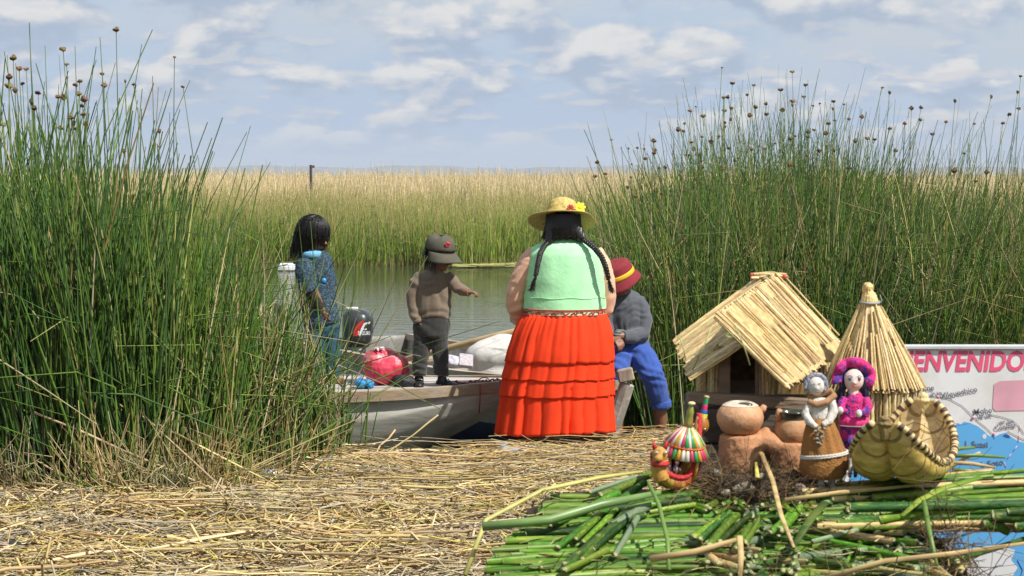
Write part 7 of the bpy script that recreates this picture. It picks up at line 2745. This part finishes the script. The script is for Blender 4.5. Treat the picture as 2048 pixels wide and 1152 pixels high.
coast = [(1700, 790), (1840, 797), (1850, 806), (1862, 803), (1872, 815), (1884, 817), (1888, 830), (1880, 835), (1895, 838), (1908, 852), (1916, 846), (1921, 849), (1928, 843), (1940, 846), (1955, 852), (1968, 862), (1978, 872), (1992, 872), (2000, 868), (2012, 865), (2020, 872), (2035, 882), (2060, 888), (2120, 905), (2420, 960), (2420, 1290), (1700, 1290)]
plate('sea', coast, SEA, 0.0006)
plate('island', [(1967, 868), (1972, 868), (1973, 873), (1970, 878), (1966, 877), (1964, 872)], M('map_white', (0.74, 0.75, 0.76), 0.5, 0.04), 0.0011)
plate('bay', [(2005, 872), (2010, 868), (2018, 870), (2020, 876), (2012, 875)], M('map_navy', (0.04, 0.09, 0.30), 0.5), 0.0011)
plate('south_shore', [(1700, 1120), (1850, 1112), (1900, 1105), (1930, 1110), (1960, 1100), (1985, 1105), (2010, 1095), (2030, 1100), (2022, 1120), (2035, 1135), (2020, 1160), (2020, 1290), (1700, 1290)], MATS['map_white'], 0.0011)
plate('faded_panel', [(1988, 768), (2000, 762), (2420, 745), (2420, 815), (2200, 818), (1990, 822), (1985, 815)], M('faded_pink', (0.78, 0.40, 0.48), 0.6, 0.15, 8), 0.0006)


def sline(name, pts, r, mat, lift=0.0009):
    m2 = MB()
    m2.tube([sgp(px, py, lift) for px, py in pts], [(r, 0.0004)] * len(pts), n=4, ref=(0, 0, 1))
    return add(name, m2.mesh(name), mat, SG)


sline('road_line', [(1850, 792), (1876, 793), (1900, 798), (1925, 812), (1945, 832), (1958, 844), (1972, 855), (1985, 868), (1988, 878)], 0.0007, INK)
sline('road_line', [(1980, 829), (2005, 834), (2025, 840), (2038, 852), (2048, 868)], 0.0006, INK)
sline('road_line', [(2015, 862), (2040, 875), (2060, 885)], 0.0006, INK)
for i, (ax, ay, bx, by) in enumerate([(2040, 850, 2039, 862), (2039, 868, 2036, 884), (2034, 892, 2026, 902), (2022, 908, 2014, 918), (2008, 925, 2012, 935), (2016, 942, 2022, 952), (2026, 958, 2032, 968)]):
    sline('border_dash', [(ax, ay), (bx, by)], 0.0009, M('map_pink', (0.75, 0.35, 0.55), 0.6), 0.0015)
sline('river_line', [(1975, 1150), (1990, 1135), (2005, 1130), (2012, 1118), (2025, 1108)], 0.0008, MATS['map_navy'], 0.0015)
sline('river_line', [(2035, 1120), (2045, 1140), (2038, 1160)], 0.0012, MATS['map_navy'], 0.0015)
for (px, py) in ((1876, 793), (1946, 835), (1988, 868)):
    m_ = MB()
    m_.ell(sgp(px, py, 0.002), (0.0035, 0.0012, 0.0035), nu=10, nv=6)
    add('town_dot', m_.mesh('dot'), MATS['map_pink'], SG)
text_at('lettering', 'BIENVENIDOS', sgp(1788, 741, 0.0007), 0.0648, PNK, SG, shear=0.16, bold=0.0019, spacing=1.0, sx=0.80)
for (txt, px, py, size, rot) in [('ane', 1846, 782, 0.0185, 5), ('Vilquechico', 1882, 797, 0.0185, 11), ('29. km.', 1862, 791, 0.009, 10), ('Moho', 1947, 829, 0.0185, 6), ('198. km.', 1953, 838, 0.011, 9), ('197. km.', 1996, 850, 0.011, 9), ('Conima', 1989, 861, 0.0155, 9), ('Soto', 1884, 850, 0.0150, 8), ('I. Suasi', 1929, 893, 0.0200, -2), ('I. Soto', 1962, 935, 0.0200, 8)]:
    text_at('lettering', txt, sgp(px, py, 0.0016), size, INK, SG, rot=R(rot), bold=0.0002)
# ------------------------------------------------------------------ the air between here and the hills
m_ = MB()
m_.box((0, 4900, 40 + WATER_Z - 1), (17000, 10200, 84))
hz = bpy.data.materials.new('air')
hz.use_nodes = True
nt = hz.node_tree
nt.nodes.clear()
ho = nt.nodes.new('ShaderNodeOutputMaterial')
hv = nt.nodes.new('ShaderNodeVolumePrincipled')
hv.inputs['Color'].default_value = (0.80, 0.88, 1.0, 1)
hv.inputs['Density'].default_value = 0.00016
hv.inputs['Anisotropy'].default_value = 0.0
nt.links.new(hv.outputs[0], ho.inputs['Volume'])
add('haze', m_.mesh('haze', smooth=False), hz, kind='stuff')
